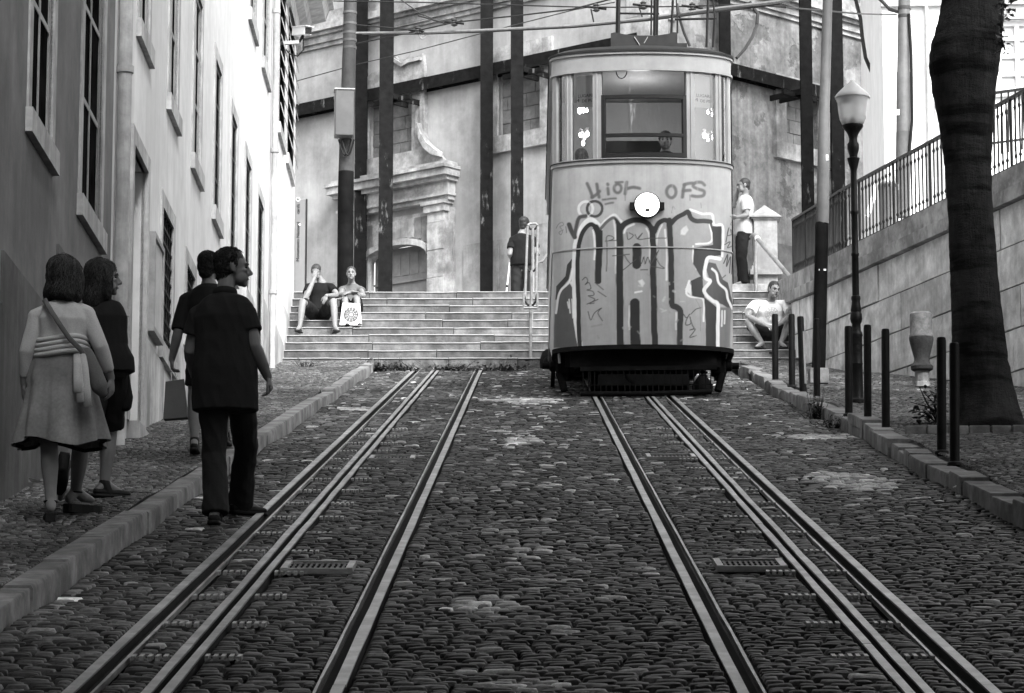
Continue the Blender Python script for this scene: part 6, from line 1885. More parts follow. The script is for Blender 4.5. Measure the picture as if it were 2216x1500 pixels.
def person(label, J, Y0=0., s=1., face=(0, 1, 0), tilt=(0, 0, 1), skin=None, hairk=('short', None), top=None, bottom=None, shoes='shoe', hands=None, vx=.007, sex='m', group=None, bend=(0, 0, 0), base=None, facep=True, hs=1.0):
    skin = skin or m_skin
    J = {k: (v if isinstance(v, Vector) else onY(v[0], v[1], Y0 + v[2])) for k, v in J.items()}
    if base is None:
        base = (J['anL'] + J['anR']) / 2; base = Vector((base.x, base.y, min(J['anL'].z, J['anR'].z) - .09 * s))
    root = thing('person', label, 'person', base, group)
    pel, neck = J['pel'], J['neck']; ax = neck - pel; bend = Vector(bend)
    for q in 'LR': J['sh' + q] = J['sh' + q] - ax.normalized() * (.042 * s)
    hipv = (J['hipR'] - J['hipL']); shv = (J['shR'] - J['shL'])
    def sp(t): return pel + ax * t + bend * (4 * max(0, t) * (1 - t) if t < 1 else 0)
    def sdv(t): t = min(max(t, 0), 1); return lerp(hipv.normalized(), shv.normalized(), t)
    fem = sex == 'f'
    W = [(-.17, .10, .085), (-.06, .165, .112), (.1, .168 if not fem else .178, .116), (.3, .15 if not fem else .138, .106), (.52, .158 if not fem else .145, .112), (.72, .172 if not fem else .155, .118 if not fem else .122), (.86, .15 if not fem else .135, .096), (.94, .112, .078), (1.0, .072, .066)]
    # ---- body: one continuous skin
    mb = MB()
    mb.capsule([sp(t) for t, w_, d in W], [(w_ * s, d * s) for t, w_, d in W], 20, [sdv(t) for t, w_, d in W])
    hd = J['head']; M = frame(face, Vector(tilt)); s2 = s * hs
    nk = hd + M @ Vector((0, -.035, -.055)) * s2
    mb.capsule([sp(.93), lerp(sp(1.0), nk, .4), nk], [.064 * s, .056 * s, .056 * s], 14)
    head_mb(mb, hd, M, s2)
    for q in 'LR':
        sh, el, wr = J['sh' + q], J['el' + q], J['wr' + q]; hp, kn, an = J['hip' + q], J['kn' + q], J['an' + q]
        k_ = .9 if fem else 1.0
        mb.capsule([sp(.9), lerp(sp(.86), sh, .55), sh], [.05 * s, .06 * s, .056 * s * k_], 12)
        mb.capsule([sh, lerp(sh, el, .3), lerp(sh, el, .7), el, lerp(el, wr, .25), lerp(el, wr, .6), wr], [x * s * k_ for x in (.058, .053, .048, .043, .046, .039, .029)], 12)
        mb.capsule([lerp(sp(0), hp, .7), hp, lerp(hp, kn, .25), lerp(hp, kn, .65), kn, lerp(kn, an, .25), lerp(kn, an, .45), lerp(kn, an, .8), an], [x * s for x in (.09, .092, .088, .07, .057, .056, .055, .04, .036)], 14)
        d = (wr - el).normalized(); nrm = Vector((0, 1, 0)); curl = .35; th = 1
        if hands and q in hands:
            h = hands[q]; d = Vector(h.get('d', d)); nrm = Vector(h.get('n', nrm)); curl = h.get('curl', .35); th = h.get('thumb', 1)
        hand(mb, wr, d, nrm, s * .98, curl, th)
        toe = J['toe' + q]; f = (toe - an); foot = (f - Vector((0, 0, f.z * .0)))
        heel = an - Vector((f.x, f.y, 0)).normalized() * .05 * s - Vector((0, 0, .055 * s)) if an.z - toe.z < .2 * s else an - f.normalized() * .02 * s
        mb.capsule([an, lerp(an, toe, .5) + Vector((0, 0, -.012 * s)), toe], [.034 * s, .036 * s, .022 * s], 10)
        mb.capsule([an, heel], [.034 * s, .032 * s], 10)
    part('body', vox(mb, vx, 4, .5), skin, root)
    if facep: face_parts(hd, M, s2, root)
    hair(hairk[0], hd, M, s2, hairk[1] or m_hair, root, vx * 1.1, 2200 if vx < .0066 else 0)
    # ---- trousers / shorts / skirt
    if bottom:
        k = bottom['kind']; mb = MB()
        if k == 'skirt':
            n = 96; rows = 18; vs = []
            c0 = sp(bottom.get('waist', .22)); c1 = bottom['hem']; cx = [sdv(0), sdv(0).cross(Vector((0, 0, 1))).normalized()]
            for i in range(rows + 1):
                f = i / rows; c = lerp(c0, c1, f)
                w_ = (.142 + (bottom['w'] - .142) * (f ** .8)) * s; d_ = (.112 + (bottom['w'] * .8 - .112) * (f ** .8)) * s
                if .08 < f < .35: w_ += .02 * s
                for j in range(n):
                    a = 2 * math.pi * j / n
                    rp = 1 + (.02 + .085 * f * f) * math.sin(a * 9 + 1.3 * math.sin(a * 2) + f) + .05 * f * math.sin(a * 4 + 2) + (.03 * abs(math.sin(a * 17 + math.sin(a * 5))) * (.25 + f))
                    zj = .028 * math.sin(a * 3 + 1) * f + (.01 if abs(f - .45) < .04 else 0)
                    vs.append(c + cx[0] * (w_ * rp * math.cos(a)) + cx[1] * (d_ * rp * math.sin(a)) + Vector((0, 0, zj)))
            fs = [(i * n + j, i * n + (j + 1) % n, (i + 1) * n + (j + 1) % n, (i + 1) * n + j) for i in range(rows) for j in range(n)]
            inner = [v + (c1 - v) * .02 + Vector((0, 0, .01)) for v in vs[-n:]]
            mb.add(vs, fs)
            sk = part('skirt', mb.mesh(), bottom['m'], root)
            # lining just showing under the hem
            mb = MB(); lv = []
            for i in range(3):
                for j in range(n):
                    v = vs[rows * n + j]; lv.append(v.lerp(c1, .10) - Vector((0, 0, (i - 1.4) * .012 * s)))
            mb.add(lv, [(i * n + j, i * n + (j + 1) % n, (i + 1) * n + (j + 1) % n, (i + 1) * n + j) for i in range(2) for j in range(n)])
            part('underskirt', mb.mesh(), m_darkc, sk)
        else:
            mb.capsule([sp(-.05), sp(.06), sp(bottom.get('waist', .24))], [(.175 * s, .125 * s), (.18 * s, .128 * s), (.16 * s, .118 * s)], 18, [sdv(0)] * 3)
            for q in 'LR':
                hp, kn, an = J['hip' + q], J['kn' + q], J['an' + q]
                if k == 'jeans':
                    mb.tube([lerp(sp(0), hp, .8), hp, lerp(hp, kn, .3), lerp(hp, kn, .7), kn, lerp(kn, an, .3), lerp(kn, an, .7), lerp(kn, an, 1.08)], [x * s for x in (.096, .098, .094, .082, .074, .074, .076, .082)], 16)
                else:
                    e = bottom.get('len', .8)
                    mb.tube([lerp(sp(0), hp, .8), hp, lerp(hp, kn, .3), lerp(hp, kn, e * .8), lerp(hp, kn, e)], [x * s for x in (.1, .106, .11, .098, .094)], 16)
            me = vox(mb, vx * 1.15, 3); folds(me, .011 * s, 8, .8, base.x)
            part({'jeans': 'trousers'}.get(k, 'shorts'), me, bottom['m'], root)
    # ---- shirt / jacket
    if top:
        mb = MB(); hem = top.get('hem', -.12); e = top.get('ease', .016)
        st_ = [t for t in (-.45, -.3, -.15, 0., .12, .3, .52,   .72, .86, .94, .995) if t > hem + .04]
        st_ = [hem] + st_
        def wd(t):
            ts = [w_[0] for w_ in W]; t2 = max(t, .05)
            return np.interp(t2, ts, [w_[1] for w_ in W]), np.interp(t2, ts, [w_[2] for w_ in W])
        P = [sp(t) for t in st_]; Q = []
        for t in st_:
            a, b = wd(t); sl = top.get('slack', .0) * (1 if t < .5 else .4)
            Q.append(((a + e + sl) * s, (b + e + sl) * s))
        Q[-1] = (.078 * s, .07 * s)
        mb.tube(P, Q, 22, True, 0, [sdv(t) for t in st_])
        for q in 'LR':
            sh, el, wr = J['sh' + q], J['el' + q], J['wr' + q]; L = top['sleeve']; k_ = .92 if fem else 1.0
            mb.capsule([sp(.91), lerp(sp(.87), sh, .5), sh], [.056 * s, .068 * s, .066 * s * k_], 12)
            w2 = top.get('sw', .066)
            if L <= 1: mb.tube([lerp(sp(.86), sh, .8), sh, lerp(sh, el, L * .6), lerp(sh, el, L)], [.068 * s * k_, .067 * s * k_, w2 * s, (w2 + .002) * s], 14)
            else: mb.tube([sh, lerp(sh, el, .5), el, lerp(el, wr, (L - 1) * .6), lerp(el, wr, L - 1)], [x * s * k_ for x in (.064, .056, .05, .045, .038)], 14)
        me = vox(mb, vx * 1.15, 3); folds(me, top.get('fold', .009) * s, 7.5, .7, base.y)
        tp_ = part(top.get('name', 'shirt'), me, top['m'], root)
        if top.get('collar'):
            mb = MB(); cc = sp(1.0); mb.tube([cc + sdv(1) * (.07 * s * math.cos(a)) + sdv(1).cross(Vector((0, 0, 1))) * (.066 * s * math.sin(a)) + ax.normalized() * (.006 + .012 * math.sin(a)) * s for a in np.linspace(0, 6.283, 25)], [(.009 * s, .024 * s)] * 25, 8, False, 0, [Vector((0, 0, 1)).cross(Vector((math.cos(a), math.sin(a), 0))) for a in np.linspace(0, 6.283, 25)] if False else None)
            part('collar', mb.mesh(), top['m'], tp_)
    # ---- shoes
    for q in 'LR':
        an, toe = J['an' + q], J['toe' + q]; f = toe - an
        mb = MB()
        if shoes == 'none': continue
        dn = Vector((0, 0, -1)); fl = Vector((f.x, f.y, 0)).normalized() if an.z - toe.z < .2 * s else f.normalized()
        if an.z - toe.z >= .2 * s: dn = Vector((fl.x * 0, -1, 0)) if toe.y - an.y > -.5 else dn; dn = (dn - fl * dn.dot(fl)).normalized()
        b0 = an + dn * .066 * s
        sd_ = fl.cross(dn)
        if shoes == 'shoe':
            mb.capsule([b0 - fl * .05 * s + dn * -.005, b0 + fl * .03 * s, b0 + fl * .1 * s, b0 + fl * .175 * s], [(.036 * s, .034 * s), (.038 * s, .034 * s), (.045 * s, .03 * s), (.036 * s, .022 * s)], 12, [sd_] * 4)
            mb.capsule([an + fl * .0, b0 + fl * .03 * s], [.043 * s, .043 * s], 10)
            o = part('shoe', vox(mb, vx, 2), m_shoe, root)
            so_ = MB()
            pts = [(-.085, .03), (-.06, .038), (.03, .037), (.11, .048), (.17, .042), (.205, .02)]
            vs = []
            for hgt in (.012, .034):
                for a, w_ in pts: vs.append(b0 + fl * a * s + sd_ * w_ * s + dn * hgt * s)
                for a, w_ in reversed(pts): vs.append(b0 + fl * a * s - sd_ * w_ * s + dn * hgt * s)
            so_.add(vs, [tuple(range(12)), tuple(range(23, 11, -1))] + [(i, (i + 1) % 12, 12 + (i + 1) % 12, 12 + i) for i in range(12)])
            part('sole', so_.mesh(), m_shoe, o)
        else:
            th = .055 if shoes == 'wedge' else .016
            pts = [(-.075, .03), (-.05, .036), (.03, .034), (.11, .045), (.165, .04), (.2, .018)]; vs = []
            for hgt in (.024, .024 + th):
                for a, w_ in pts: vs.append(b0 + fl * a * s + sd_ * w_ * s + dn * hgt * s)
                for a, w_ in reversed(pts): vs.append(b0 + fl * a * s - sd_ * w_ * s + dn * hgt * s)
            mb.add(vs, [tuple(range(12)), tuple(range(23, 11, -1))] + [(i, (i + 1) % 12, 12 + (i + 1) % 12, 12 + i) for i in range(12)])
            o = part('sandal', mb.mesh(), m_shoe, root)
            for p in o.data.polygons: p.use_smooth = False
            stp = MB()
            if shoes == 'wedge':
                stp.tube([an + sd_ * .04 * s * math.cos(a) + fl * .04 * s * math.sin(a) + dn * .01 for a in np.linspace(0, 6.28, 15)], .007 * s, 6)
            else:
                for k in (-1, 1): stp.tube([b0 + fl * .14 * s + dn * .01, b0 + fl * .1 * s + sd_ * k * .02 * s - dn * .012, b0 + fl * .04 * s + sd_ * k * .042 * s + dn * .012], .006 * s, 6)
            part('strap', stp.mesh(), m_shoe, o)
    return root, J, M
def std(base, H, head_dir, **over):
    """joints of somebody standing on base, turned to head_dir"""
    s = H / 1.75; f = Vector(head_dir).normalized(); r_ = f.cross(Vector((0, 0, 1)))
    b = Vector(base)
    def P(x, y, z): return b + r_ * (x * s) + f * (y * s) + Vector((0, 0, z * s))
    J = dict(pel=P(0, 0, .94), neck=P(0, -.02, 1.475), head=P(0, .03, 1.625), shL=P(-.165, -.02, 1.42), shR=P(.165, -.02, 1.42), elL=P(-.21, -.03, 1.13), elR=P(.21, -.03, 1.13),
             wrL=P(-.2, .1, .9), wrR=P(.2, .1, .9), hipL=P(-.09, 0, .9), hipR=P(.09, 0, .9), knL=P(-.1, .02, .49), knR=P(.1, .02, .49), anL=P(-.11, -.02, .09), anR=P(.11, -.02, .09), toeL=P(-.13, .15, .035), toeR=P(.13, .15, .035))
    J.update(over)
    return J
# ---- the man in the dark polo shirt, walking up the tracks
A_ = dict(head=(505, 581, .03), neck=(487, 636, 0), shL=(431, 670, .03), shR=(533, 666, -.02), elL=(412, 760, .06), elR=(550, 748, -.04), wrL=(421, 812, .25), wrR=(579, 815, .06),
          pel=(487, 822, 0), hipL=(462, 832, .0), hipR=(518, 830, .02), knL=(464, 982, .06), knR=(532, 966, .42), anL=(466, 1102, -.02), anR=(521, 1080, .72), toeL=(480, 1116, .19), toeR=(556, 1100, .80))
person('person in dark polo shirt and jeans walking beside the left track, head turned right', A_, 20.0, 1.0, (1, .18, -.02), (-.06, 0, 1), m_skin_t, ('crop', None),
       dict(m=m_darkc, sleeve=.55, hem=-.36, ease=.02, slack=.018, sw=.072, name='polo_shirt', collar=1), dict(kind='jeans', m=m_denim), 'shoe',
       {'R': dict(d=(.25, .15, -.8), n=(-.9, .1, -.3), curl=1.0, thumb=-1), 'L': dict(d=(.2, .9, -.3), n=(1, 0, 0), curl=.8)}, .0058)
# ---- the person behind him with the paper bag
B_ = dict(head=(453, 579, .02), neck=(452, 616, 0), shL=(404, 640, .02), shR=(500, 640, 0), elL=(386, 716, -.04), elR=(512, 716, 0), wrL=(372, 778, .04), wrR=(508, 770, .2),
          pel=(452, 778, 0), hipL=(432, 785, 0), hipR=(472, 785, 0), knL=(420, 868, .02), knR=(480, 860, .3), anL=(421, 952, 0), anR=(487, 936, .62), toeL=(423, 962, .2), toeR=(496, 946, .84))
pb_, JB, _ = person('person in black top and shorts carrying a paper bag, half hidden behind another walker', B_, 25.5, .92, (.35, .94, -.05), (0, 0, 1), m_skin_t, ('short', None),
       dict(m=m_blackc, sleeve=.98, hem=-.22, ease=.022, slack=.01, name='jumper', fold=.009), dict(kind='shorts', m=m_blackc, len=.62), 'shoe',
       {'L': dict(d=(.05, .05, -1), n=(.9, .3, .1), curl=.95, thumb=-1)}, .0065)
wr = JB['wrL']; hy = wr.y
def quadbag(name, lab, pts, Y, th, m, **kw):
    F4 = [onY(x, y, Y) for x, y in pts]; t = thing(name, lab, 'bag', (F4[2] + F4[3]) / 2)
    n = 6; vs = []; mb = MB()
    for side, o in ((0, 0), (1, th)):
        for i in range(n + 1):
            for j in range(n + 1):
                u, v = i / n, j / n
                p = lerp(lerp(F4[0], F4[1], u), lerp(F4[3], F4[2], u), v)
                bulge = (.012 * math.sin(math.pi * u) * math.sin(math.pi * v) + .006 * noise.noise(p * 9)) * (-1 if side == 0 else 1)
                k = o * (.25 + .75 * v)
                vs.append(p + Vector((0, k + bulge, 0)))
    N = (n + 1) ** 2; fs = []
    for s_ in (0, 1):
        for i in range(n):
            for j in range(n):
                a = s_ * N + i * (n + 1) + j; fs.append((a, a + 1, a + n + 2, a + n + 1))
    for i in range(n):
        for (a, b) in ((i * (n + 1), (i + 1) * (n + 1)), (i * (n + 1) + n, (i + 1) * (n + 1) + n), (i, i + 1), (n * (n + 1) + i, n * (n + 1) + i + 1)):
            if not (a % (n + 1) == 0 and b % (n + 1) == 0): fs.append((a, b, N + b, N + a))
    mb.add(vs, fs); mb.build('body', m, t, True, 40)
    return t, F4
pbag, F4 = quadbag('paper_bag', 'grey brown paper carrier bag hanging from the hand of the half hidden walker', [(358, 826), (398, 820), (405, 903), (353, 907)], hy - .02, .13, mat('kraft_paper', .11, .8, .12, 5, .3, 14, .01))
for dx in (.3, .7):
    q = lerp(F4[0], F4[1], dx)
hp_ = wr + Vector((.01, .0, -.125))
MB().tube([lerp(F4[0], F4[1], .32) + Vector((0, .02, -.02)), hp_ + Vector((-.015, 0, .02)), hp_ + Vector((.015, 0, .02)), lerp(F4[0], F4[1], .72) + Vector((0, .02, -.02))], .004, 6).build('handle', m_notice, pbag, True)
# ---- the woman in the long skirt
C_ = dict(head=(146, 600, .02), neck=(139, 652, 0), shL=(82, 672, .0), shR=(187, 667, .02), elL=(58, 762, -.02), elR=(219, 752, .0), wrL=(52, 832, .05), wrR=(240, 818, .08),
          pel=(132, 800, 0), hipL=(108, 808, 0), hipR=(156, 808, 0), knL=(106, 955, .05), knR=(176, 960, .3), anL=(110, 1082, -.02), anR=(164, 1062, .5), toeL=(109, 1100, .15), toeR=(198, 1082, .58))
pc_, JC, _ = person('person with bobbed hair in a pale long sleeved top and tiered skirt', C_, 18.95, .94, (.72, .70, -.05), (0, 0, 1), m_skin, ('bob', m_hair_b),
       dict(m=m_lightc, sleeve=1.75, hem=.16, ease=.008, slack=0, name='long_sleeved_top', fold=.006), dict(kind='skirt', m=m_skirt, w=.272, hem=onY(133, 962, 18.98), waist=.30), 'wedge',
       {'L': dict(d=(0, .1, -1), n=(.9, .3, 0), curl=.4), 'R': dict(d=(.05, .2, -1), n=(-.9, .3, 0), curl=.4, thumb=-1)}, .0058, 'f')
# sash tied at the waist of the skirt
mb = MB(); wst = pc_; c = JC['pel'].lerp(JC['neck'], .28); hv = (JC['hipR'] - JC['hipL']).normalized(); dv = hv.cross(Vector((0, 0, 1)))
for zo, rr_ in ((0, .155), (.03, .15), (-.03, .16), (.06, .146)):
    mb.tube([c + hv * (rr_ * .94 * math.cos(a)) + dv * (rr_ * .8 * math.sin(a)) + Vector((0, 0, zo + .012 * math.sin(a * 2))) for a in np.linspace(0, 6.2832, 29)], (.017, .012), 8, False) if False else mb.tube([c + hv * (rr_ * .97 * math.cos(a)) + dv * (rr_ * .8 * math.sin(a)) + Vector((0, 0, zo + .012 * math.sin(a * 2))) for a in np.linspace(0, 6.2832, 29)], .017, 8, False)
for x0, y0, x1, y1, x2, y2 in ((170, 766, 172, 800, 174, 870), (178, 764, 184, 800, 190, 880), (166, 768, 166, 790, 168, 850)):
    mb.tube([onY(x0, y0, 18.83), onY(x1, y1, 18.77), onY((x1 + x2) / 2, (y1 + y2) / 2, 18.72), onY(x2, y2, 18.70)], [(.02, .012), (.022, .012), (.024, .01), (.026, .008)], 8)
part('sash', mb.mesh(), m_lightc, pc_)
# her shoulder bag
SB = thing('shoulder_bag', 'long soft grey bag slung across the back of the person in the skirt', 'bag', onY(215, 830, 18.85))
path = [(97, 652, 18.98), (96, 648, 18.86), (110, 672, 18.80), (128, 700, 18.785), (150, 732, 18.79), (170, 752, 18.80), (186, 772, 18.83), (198, 800, 18.85)]
P = [onY(*p) for p in path]
mb = MB(); mb.tube(P, [(.015, .005)] * len(P), 10, True, 0, [Vector((.8, 0, .6))] * len(P)); part('strap', mb.mesh(), m_greyc, SB)
mb = MB(); mb.capsule([onY(188, 762, 18.85), onY(203, 800, 18.84), onY(217, 838, 18.84), onY(222, 850, 18.85)], [(.03, .025), (.046, .035), (.05, .04), (.035, .03)], 14, [Vector((1, 0, .3))] * 4)
me = vox(mb, .008, 3); folds(me, .008, 10, .6, 3.); part('pouch', me, m_greyc, SB)
# ---- the woman beside her, dark jacket and shorts
D_ = dict(head=(226, 602, .0), neck=(216, 650, 0), shL=(172, 668, .0), shR=(252, 668, .02), elL=(205, 742, -.2), elR=(262, 742, .05), wrL=(186, 752, -.42), wrR=(250, 800, .2),
          pel=(226, 795, 0), hipL=(208, 803, 0), hipR=(244, 803, .02), knL=(190, 925, -.02), knR=(238, 922, .2), anL=(142, 1004, -.42), anR=(226, 1046, .2), toeL=(131, 1078, -.38), toeR=(262, 1066, .26))
pd_, JD, _ = person('person with long dark hair in black jacket and shorts beside the one in the skirt', D_, 20.5, .93, (1, .12, -.03), (0, 0, 1), m_skin_t, ('long', None),
       dict(m=m_blackc, sleeve=1.92, hem=-.1, ease=.02, slack=.012, name='jacket', fold=.008), dict(kind='shorts', m=m_blackc, len=1.02), 'shoe',
       {'L': dict(d=(-1, -.1, -.1), n=(0, 1, .1), curl=.3, thumb=1), 'R': dict(d=(-.1, .3, -1), n=(-.9, .3, 0), curl=.4, thumb=-1)}, .006, 'f')
DB_ = thing('dark_bag', 'black bag hanging at the far side of the person in black', 'bag', onY(272, 870, 20.6))
mb = MB(); mb.capsule([onY(258, 775, 20.6), onY(266, 820, 20.6), onY(272, 860, 20.6), onY(270, 880, 20.6)], [(.03, .03), (.045, .04), (.05, .045), (.04, .03)], 12); me = vox(mb, .008, 2); folds(me, .008, 10); part('pouch', me, m_blackc, DB_)
mb = MB(); mb.tube([onY(255, 670, 20.66), onY(262, 720, 20.7), onY(262, 780, 20.62)], .012, 8); part('strap', mb.mesh(), m_blackc, DB_)

# ---- seated couple on the steps
def stepY(k): return YEND + (k - 1) * TREAD
def stepZ(k): return ZB + k * RISE
Ys = stepY(4)
E_ = dict(head=(684, 589, 1.0), neck=(697, 612, 1.08), shL=(669, 616, 1.05), shR=(717, 616, 1.05), elL=(661, 647, .62), elR=(731, 640, .85), wrL=(680, 603, .82), wrR=(706, 640, .5),
          pel=(690, 679, 1.02), hipL=(679, 681, .95), hipR=(701, 681, .95), knL=(655, 653, .32), knR=(722, 652, .32), anL=(649, 706, .2), anR=(725, 707, .2), toeL=(643, 713, .05), toeR=(731, 714, .05))
pe_, JE, ME = person('person in a black T-shirt sitting on the steps with one hand over the face', E_, Ys, 1.0, (-.15, -.9, -.42), (0, 0, 1), m_skin, ('crop', m_hair_b),
       dict(m=m_blackc, sleeve=.5, hem=.02, ease=.018, slack=.01, sw=.07, name='t_shirt'), dict(kind='shorts', m=m_darkc, len=.86, waist=.2), 'flop',
       {'L': dict(d=(.1, .15, 1), n=(.2, 1, 0), curl=.25, thumb=1), 'R': dict(d=(-.25, -.2, -1), n=(0, 1, -.2), curl=.2, thumb=-1)}, .008, 'm', None, (0, .03, 0), Vector(onY(690, 716, Ys + .3)))
Yf2 = stepY(5)
F_ = dict(head=(760, 592, .80), neck=(761, 614, .92), shL=(741, 622, .88), shR=(781, 622, .88), elL=(737, 638, .45), elR=(787, 640, .45), wrL=(764, 631, .28), wrR=(757, 634, .3),
          pel=(761, 672, .88), hipL=(750, 672, .85), hipR=(772, 672, .85), knL=(746, 646, .3), knR=(772, 643, .3), anL=(752, 694, .2), anR=(776, 694, .2), toeL=(752, 701, .03), toeR=(779, 701, .03))
person('person with tied hair and crossed arms sitting on the steps behind a white tote bag', F_, Yf2, .93, (0.02, -1, -.02), (0, 0, 1), m_skin, ('tied', m_hair_b),
       dict(m=m_greyc, sleeve=.22, hem=.02, ease=.008, name='top'), dict(kind='shorts', m=m_darkc, len=.7, waist=.2), 'flop',
       {'L': dict(d=(1, -.1, -.1), n=(0, .2, -1), curl=.3), 'R': dict(d=(-1, -.1, -.1), n=(0, .2, -1), curl=.3)}, .008, 'f', None, (0, .03, 0), Vector(onY(762, 704, Yf2 + .3)))
tb, F4 = quadbag('tote_bag', 'white tote bag with a round ornament standing before the seated person with tied hair', [(741, 655), (779, 657), (783, 704), (735, 703)], stepY(5) + .04, .1, mat('tote_canvas', .72, .8, .05, 6, .1))
def rosette(c, r_, y):
    mb = MB()
    def loop(pts, w_):
        for (a, b) in zip(pts, pts[1:] + pts[:1]):
            mb.bar(c + Vector((a[0], y, a[1])), c + Vector((b[0], y, b[1])), w_, .003, (0, 1, 0))
    for rr_, nn in ((r_ * .95, 24), (r_ * .62, 18), (r_ * .3, 12)): loop([(rr_ * math.cos(a), rr_ * math.sin(a)) for a in np.linspace(0, 6.283, nn, endpoint=False)], .008)
    for k in range(12):
        a = k * math.pi / 6
        mb.bar(c + Vector((r_ * .3 * math.cos(a), y, r_ * .3 * math.sin(a))), c + Vector((r_ * .95 * math.cos(a), y, r_ * .95 * math.sin(a))), .009, .003, (0, 1, 0))
        loop([(r_ * .86 * math.cos(a) + r_ * .13 * math.cos(b), r_ * .86 * math.sin(a) + r_ * .13 * math.sin(b)) for b in np.linspace(0, 6.283, 8, endpoint=False)], .007)
    return mb
m_ornament = mat('ornament_ink', .10, .7, .1)
c = onY(760, 681, stepY(5) + .04); rosette(Vector((c.x, c.y, c.z)), .115, -.022).build('ornament', m_ornament, tb)
# ---- the young man on the right steps
Yj = stepY(2)
J_ = dict(head=(1675, 627, .45), neck=(1668, 651, .6), shL=(1635, 652, .58), shR=(1701, 652, .58), elL=(1618, 684, .3), elR=(1715, 682, .3), wrL=(1656, 704, .0), wrR=(1683, 703, .0),
          pel=(1668, 723, .68), hipL=(1657, 724, .62), hipR=(1679, 724, .62), knL=(1619, 697, .26), knR=(1708, 697, .26), anL=(1649, 742, .2), anR=(1690, 742, .2), toeL=(1637, 750, .05), toeR=(1700, 750, .05))
pj_, JJ, _ = person('young person in white T-shirt and black shorts sitting on the right steps', J_, Yj, 1.06, (.42, -.9, -.22), (.12, 0, 1), m_skin, ('crop', None),
       dict(m=m_whitec, sleeve=.7, hem=.02, ease=.025, slack=.035, sw=.085, name='t_shirt', fold=.009), dict(kind='shorts', m=m_blackc, len=.8, waist=.2), 'flop',
       {'L': dict(d=(.8, -.4, -.3), n=(.3, .3, -.8), curl=.7), 'R': dict(d=(-.8, -.4, -.3), n=(-.3, .3, -.8), curl=.7)}, .0075, 'm', None, (0, .04, 0), Vector(onY(1668, 752, Yj + .3)))
# print on the chest
pc = JJ['pel'].lerp(JJ['neck'], .60); nz_ = (JJ['neck'] - JJ['pel']).normalized(); fw = Vector((1, 0, 0)).cross(nz_).normalized()
if fw.y > 0: fw = -fw
rz = rosette(Vector((0, 0, 0)), .11, 0); rz.v = [tuple(pc + Vector((1, 0, 0)) * v[0] + nz_ * v[2] + fw * (.178 + .0 - v[1] * -1 - .5 * v[0] ** 2 * 4)) for v in rz.v]
rz.build('shirt_print', mat('shirt_print_grey', .38, .8, .2), pj_)
# ---- on the landing
Yg = 54.9
bG = Vector((onY(1130, 600, Yg).x, Yg, ZL))
o = lambda x, y, d=0, Y=Yg: onY(x, y, Y + d)
person('person in black T-shirt standing on white crutches at the top of the steps', std(bG, 1.76, (.1, 1, 0), head=o(1136, 486, .03), neck=o(1129, 506), shL=o(1110, 514), shR=o(1152, 513), elL=o(1103, 550, -.08), elR=o(1162, 548, -.08), wrL=o(1107, 562, .16), wrR=o(1160, 560, .16)), Yg, 1.0,
       (.55, .83, 0), (0, 0, 1), m_skin, ('short', None), dict(m=m_blackc, sleeve=.62, hem=-.1, ease=.022, slack=.02, sw=.078, name='t_shirt'), dict(kind='jeans', m=m_denim), 'shoe', {'L': dict(d=(.1, .6, -.6), n=(.9, 0, 0), curl=.9), 'R': dict(d=(-.1, .6, -.6), n=(-.9, 0, 0), curl=.9, thumb=-1)}, .009)
for k, (x0, x1) in enumerate(((1105, 1096), (1161, 1160))):
    a = o(x0, 552, .0); b = Vector((o(x1, 600).x - .05 * (1 - k), Yg + .08, ZL)); t = thing('crutch', ('white crutch in the left hand of the person at the top of the steps', 'white crutch in the right hand of the person at the top of the steps')[k], 'crutch', b, 'pair of white crutches')
    MB().tube([b, a.lerp(b, .12)], .014, 10).build('shaft', m_notice, t, True); h_ = a.lerp(b, .16)
    MB().tube([h_, h_ + Vector((0, .13, .0))], .015, 8).build('grip', m_black, t, True)
    MB().tube([a + Vector((.05 * math.cos(w_), .05 * math.sin(w_), 0)) for w_ in np.linspace(-.8, 3.9, 12)], .012, 6).build('cuff', m_black, t, True)
    MB().lathe(b, [(.022, 0), (.022, .05), (.016, .06)], 10).build('rubber_foot', m_black, t, True); MB().lathe(a.lerp(b, .5), [(.019, -.02), (.019, .02)], 10).build('clip', m_black, t, True)
Yh = 54.0
bH = Vector((onY(1216, 600, Yh).x, Yh, ZL))
person('person in grey skirt mostly hidden behind the left side of the tram', std(bH, 1.66, (-.8, -.4, 0), elL=o(1189, 545, -.1, Yh), wrL=o(1173, 566, -.15, Yh), shL=o(1202, 522, -.05, Yh), head=o(1207, 492, 0, Yh)), Yh, .95, (-.9, -.3, -.1), (0, 0, 1), m_skin_t, ('tied', None),
       dict(m=m_blackc, sleeve=.25, hem=0, ease=.01, name='top'), dict(kind='skirt', m=m_greyc, w=.27, hem=Vector((bH.x, Yh, ZL + .45)), waist=.2), 'shoe', {'L': dict(d=(-1, -.2, -.2), n=(.1, 0, -1), curl=.3)}, .009, 'f')
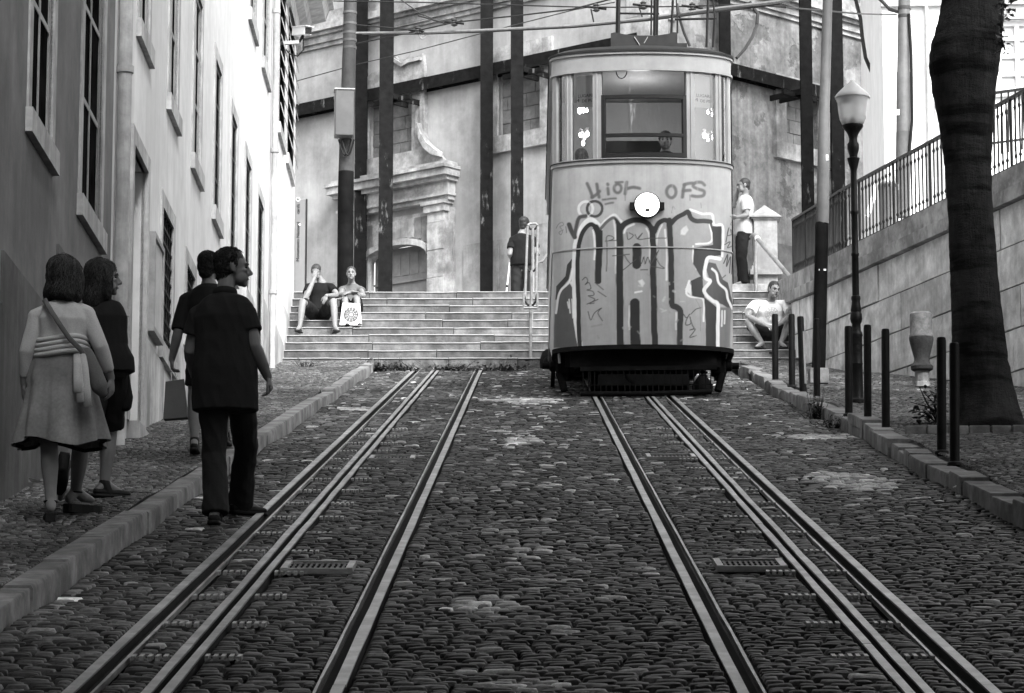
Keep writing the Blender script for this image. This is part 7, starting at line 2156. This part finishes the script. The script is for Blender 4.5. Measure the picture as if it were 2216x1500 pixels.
# extra step at the right end of the stairs, where the man with the telephone stands
xs0 = onY(1575, 600, YL + .3).x
XS = thing('stone_step', 'upper stone step at the right end of the stairs beside the gate pillar', 'step', (xs0 + .8, YL + .5, ZL))
MB().box((xs0 + .85, YL + 1.5, ZL + RISE / 2), (1.7, 2.3, RISE)).build('block', m_coping, XS, bevel=.012)
Yi = YL + .72; zi = ZL + RISE
bI = Vector((onY(1607, 590, Yi).x, Yi, zi)); o2 = lambda x, y, d=0: onY(x, y, Yi + d)
person('person in pale shirt and black trousers telephoning at the right edge of the tram', std(bI, 1.74, (-1, -.1, 0), head=o2(1609, 402, .02), neck=o2(1613, 424, .05), shL=o2(1612, 434, -.15), shR=o2(1610, 434, .2), elL=o2(1617, 466, -.2), elR=o2(1588, 447, .25), wrL=o2(1596, 470, -.2), wrR=o2(1597, 412, .12), pel=o2(1611, 504, .03)), Yi, 1.0,
       (-1, -.12, -.08), (0, 0, 1), m_skin_t, ('crop', None), dict(m=cloth_mat('pale_shirt', .3, .1), sleeve=.62, hem=-.08, ease=.026, slack=.02, sw=.074), dict(kind='jeans', m=m_blackc), 'shoe', {'L': dict(d=(-1, 0, .1), n=(0, .6, .5), curl=.5), 'R': dict(d=(.1, -.2, 1), n=(.3, -.9, 0), curl=.7)}, .009)
t = thing('telephone', 'small black telephone held to the ear of the person by the tram', 'telephone', o2(1599, 404, .05)); MB().box(o2(1599, 404, .05), (.022, .05, .13), Matrix.Rotation(.2, 3, 'Y')).build('handset', m_black, t, bevel=.006)
MB().box(o2(1598, 404, .05) + Vector((0, -.027, 0)), (.016, .003, .08), Matrix.Rotation(.2, 3, 'Y')).build('keypad', m_tdark, t)
# ---- in the tram
Yk = YF + 1.3
hk = onY(1440, 305, Yk)
person('tram driver behind the front window, face just above the sash bar', std(hk - Vector((0, 0, 1.62)), 1.75, (0, -1, 0), head=hk), Yk, 1.0, (-.1, -1, -.05), (0, 0, 1), m_skin_t, ('short', None), dict(m=m_darkc, sleeve=.6, hem=-.1, ease=.02), dict(kind='jeans', m=m_denim), 'shoe', None, .011)
hk2 = onY(1259, 345, YF + 1.7)
person('passenger in the tram whose dark hair shows in the left corner window', std(hk2 - Vector((0, 0, 1.6)), 1.74, (.1, 1, 0), head=hk2), YF + 1.7, 1.0, (.2, 1, 0), (0, 0, 1), m_skin_t, ('short', None), dict(m=m_darkc, sleeve=.6, hem=-.1, ease=.02), dict(kind='jeans', m=m_denim), 'shoe', None, .011)
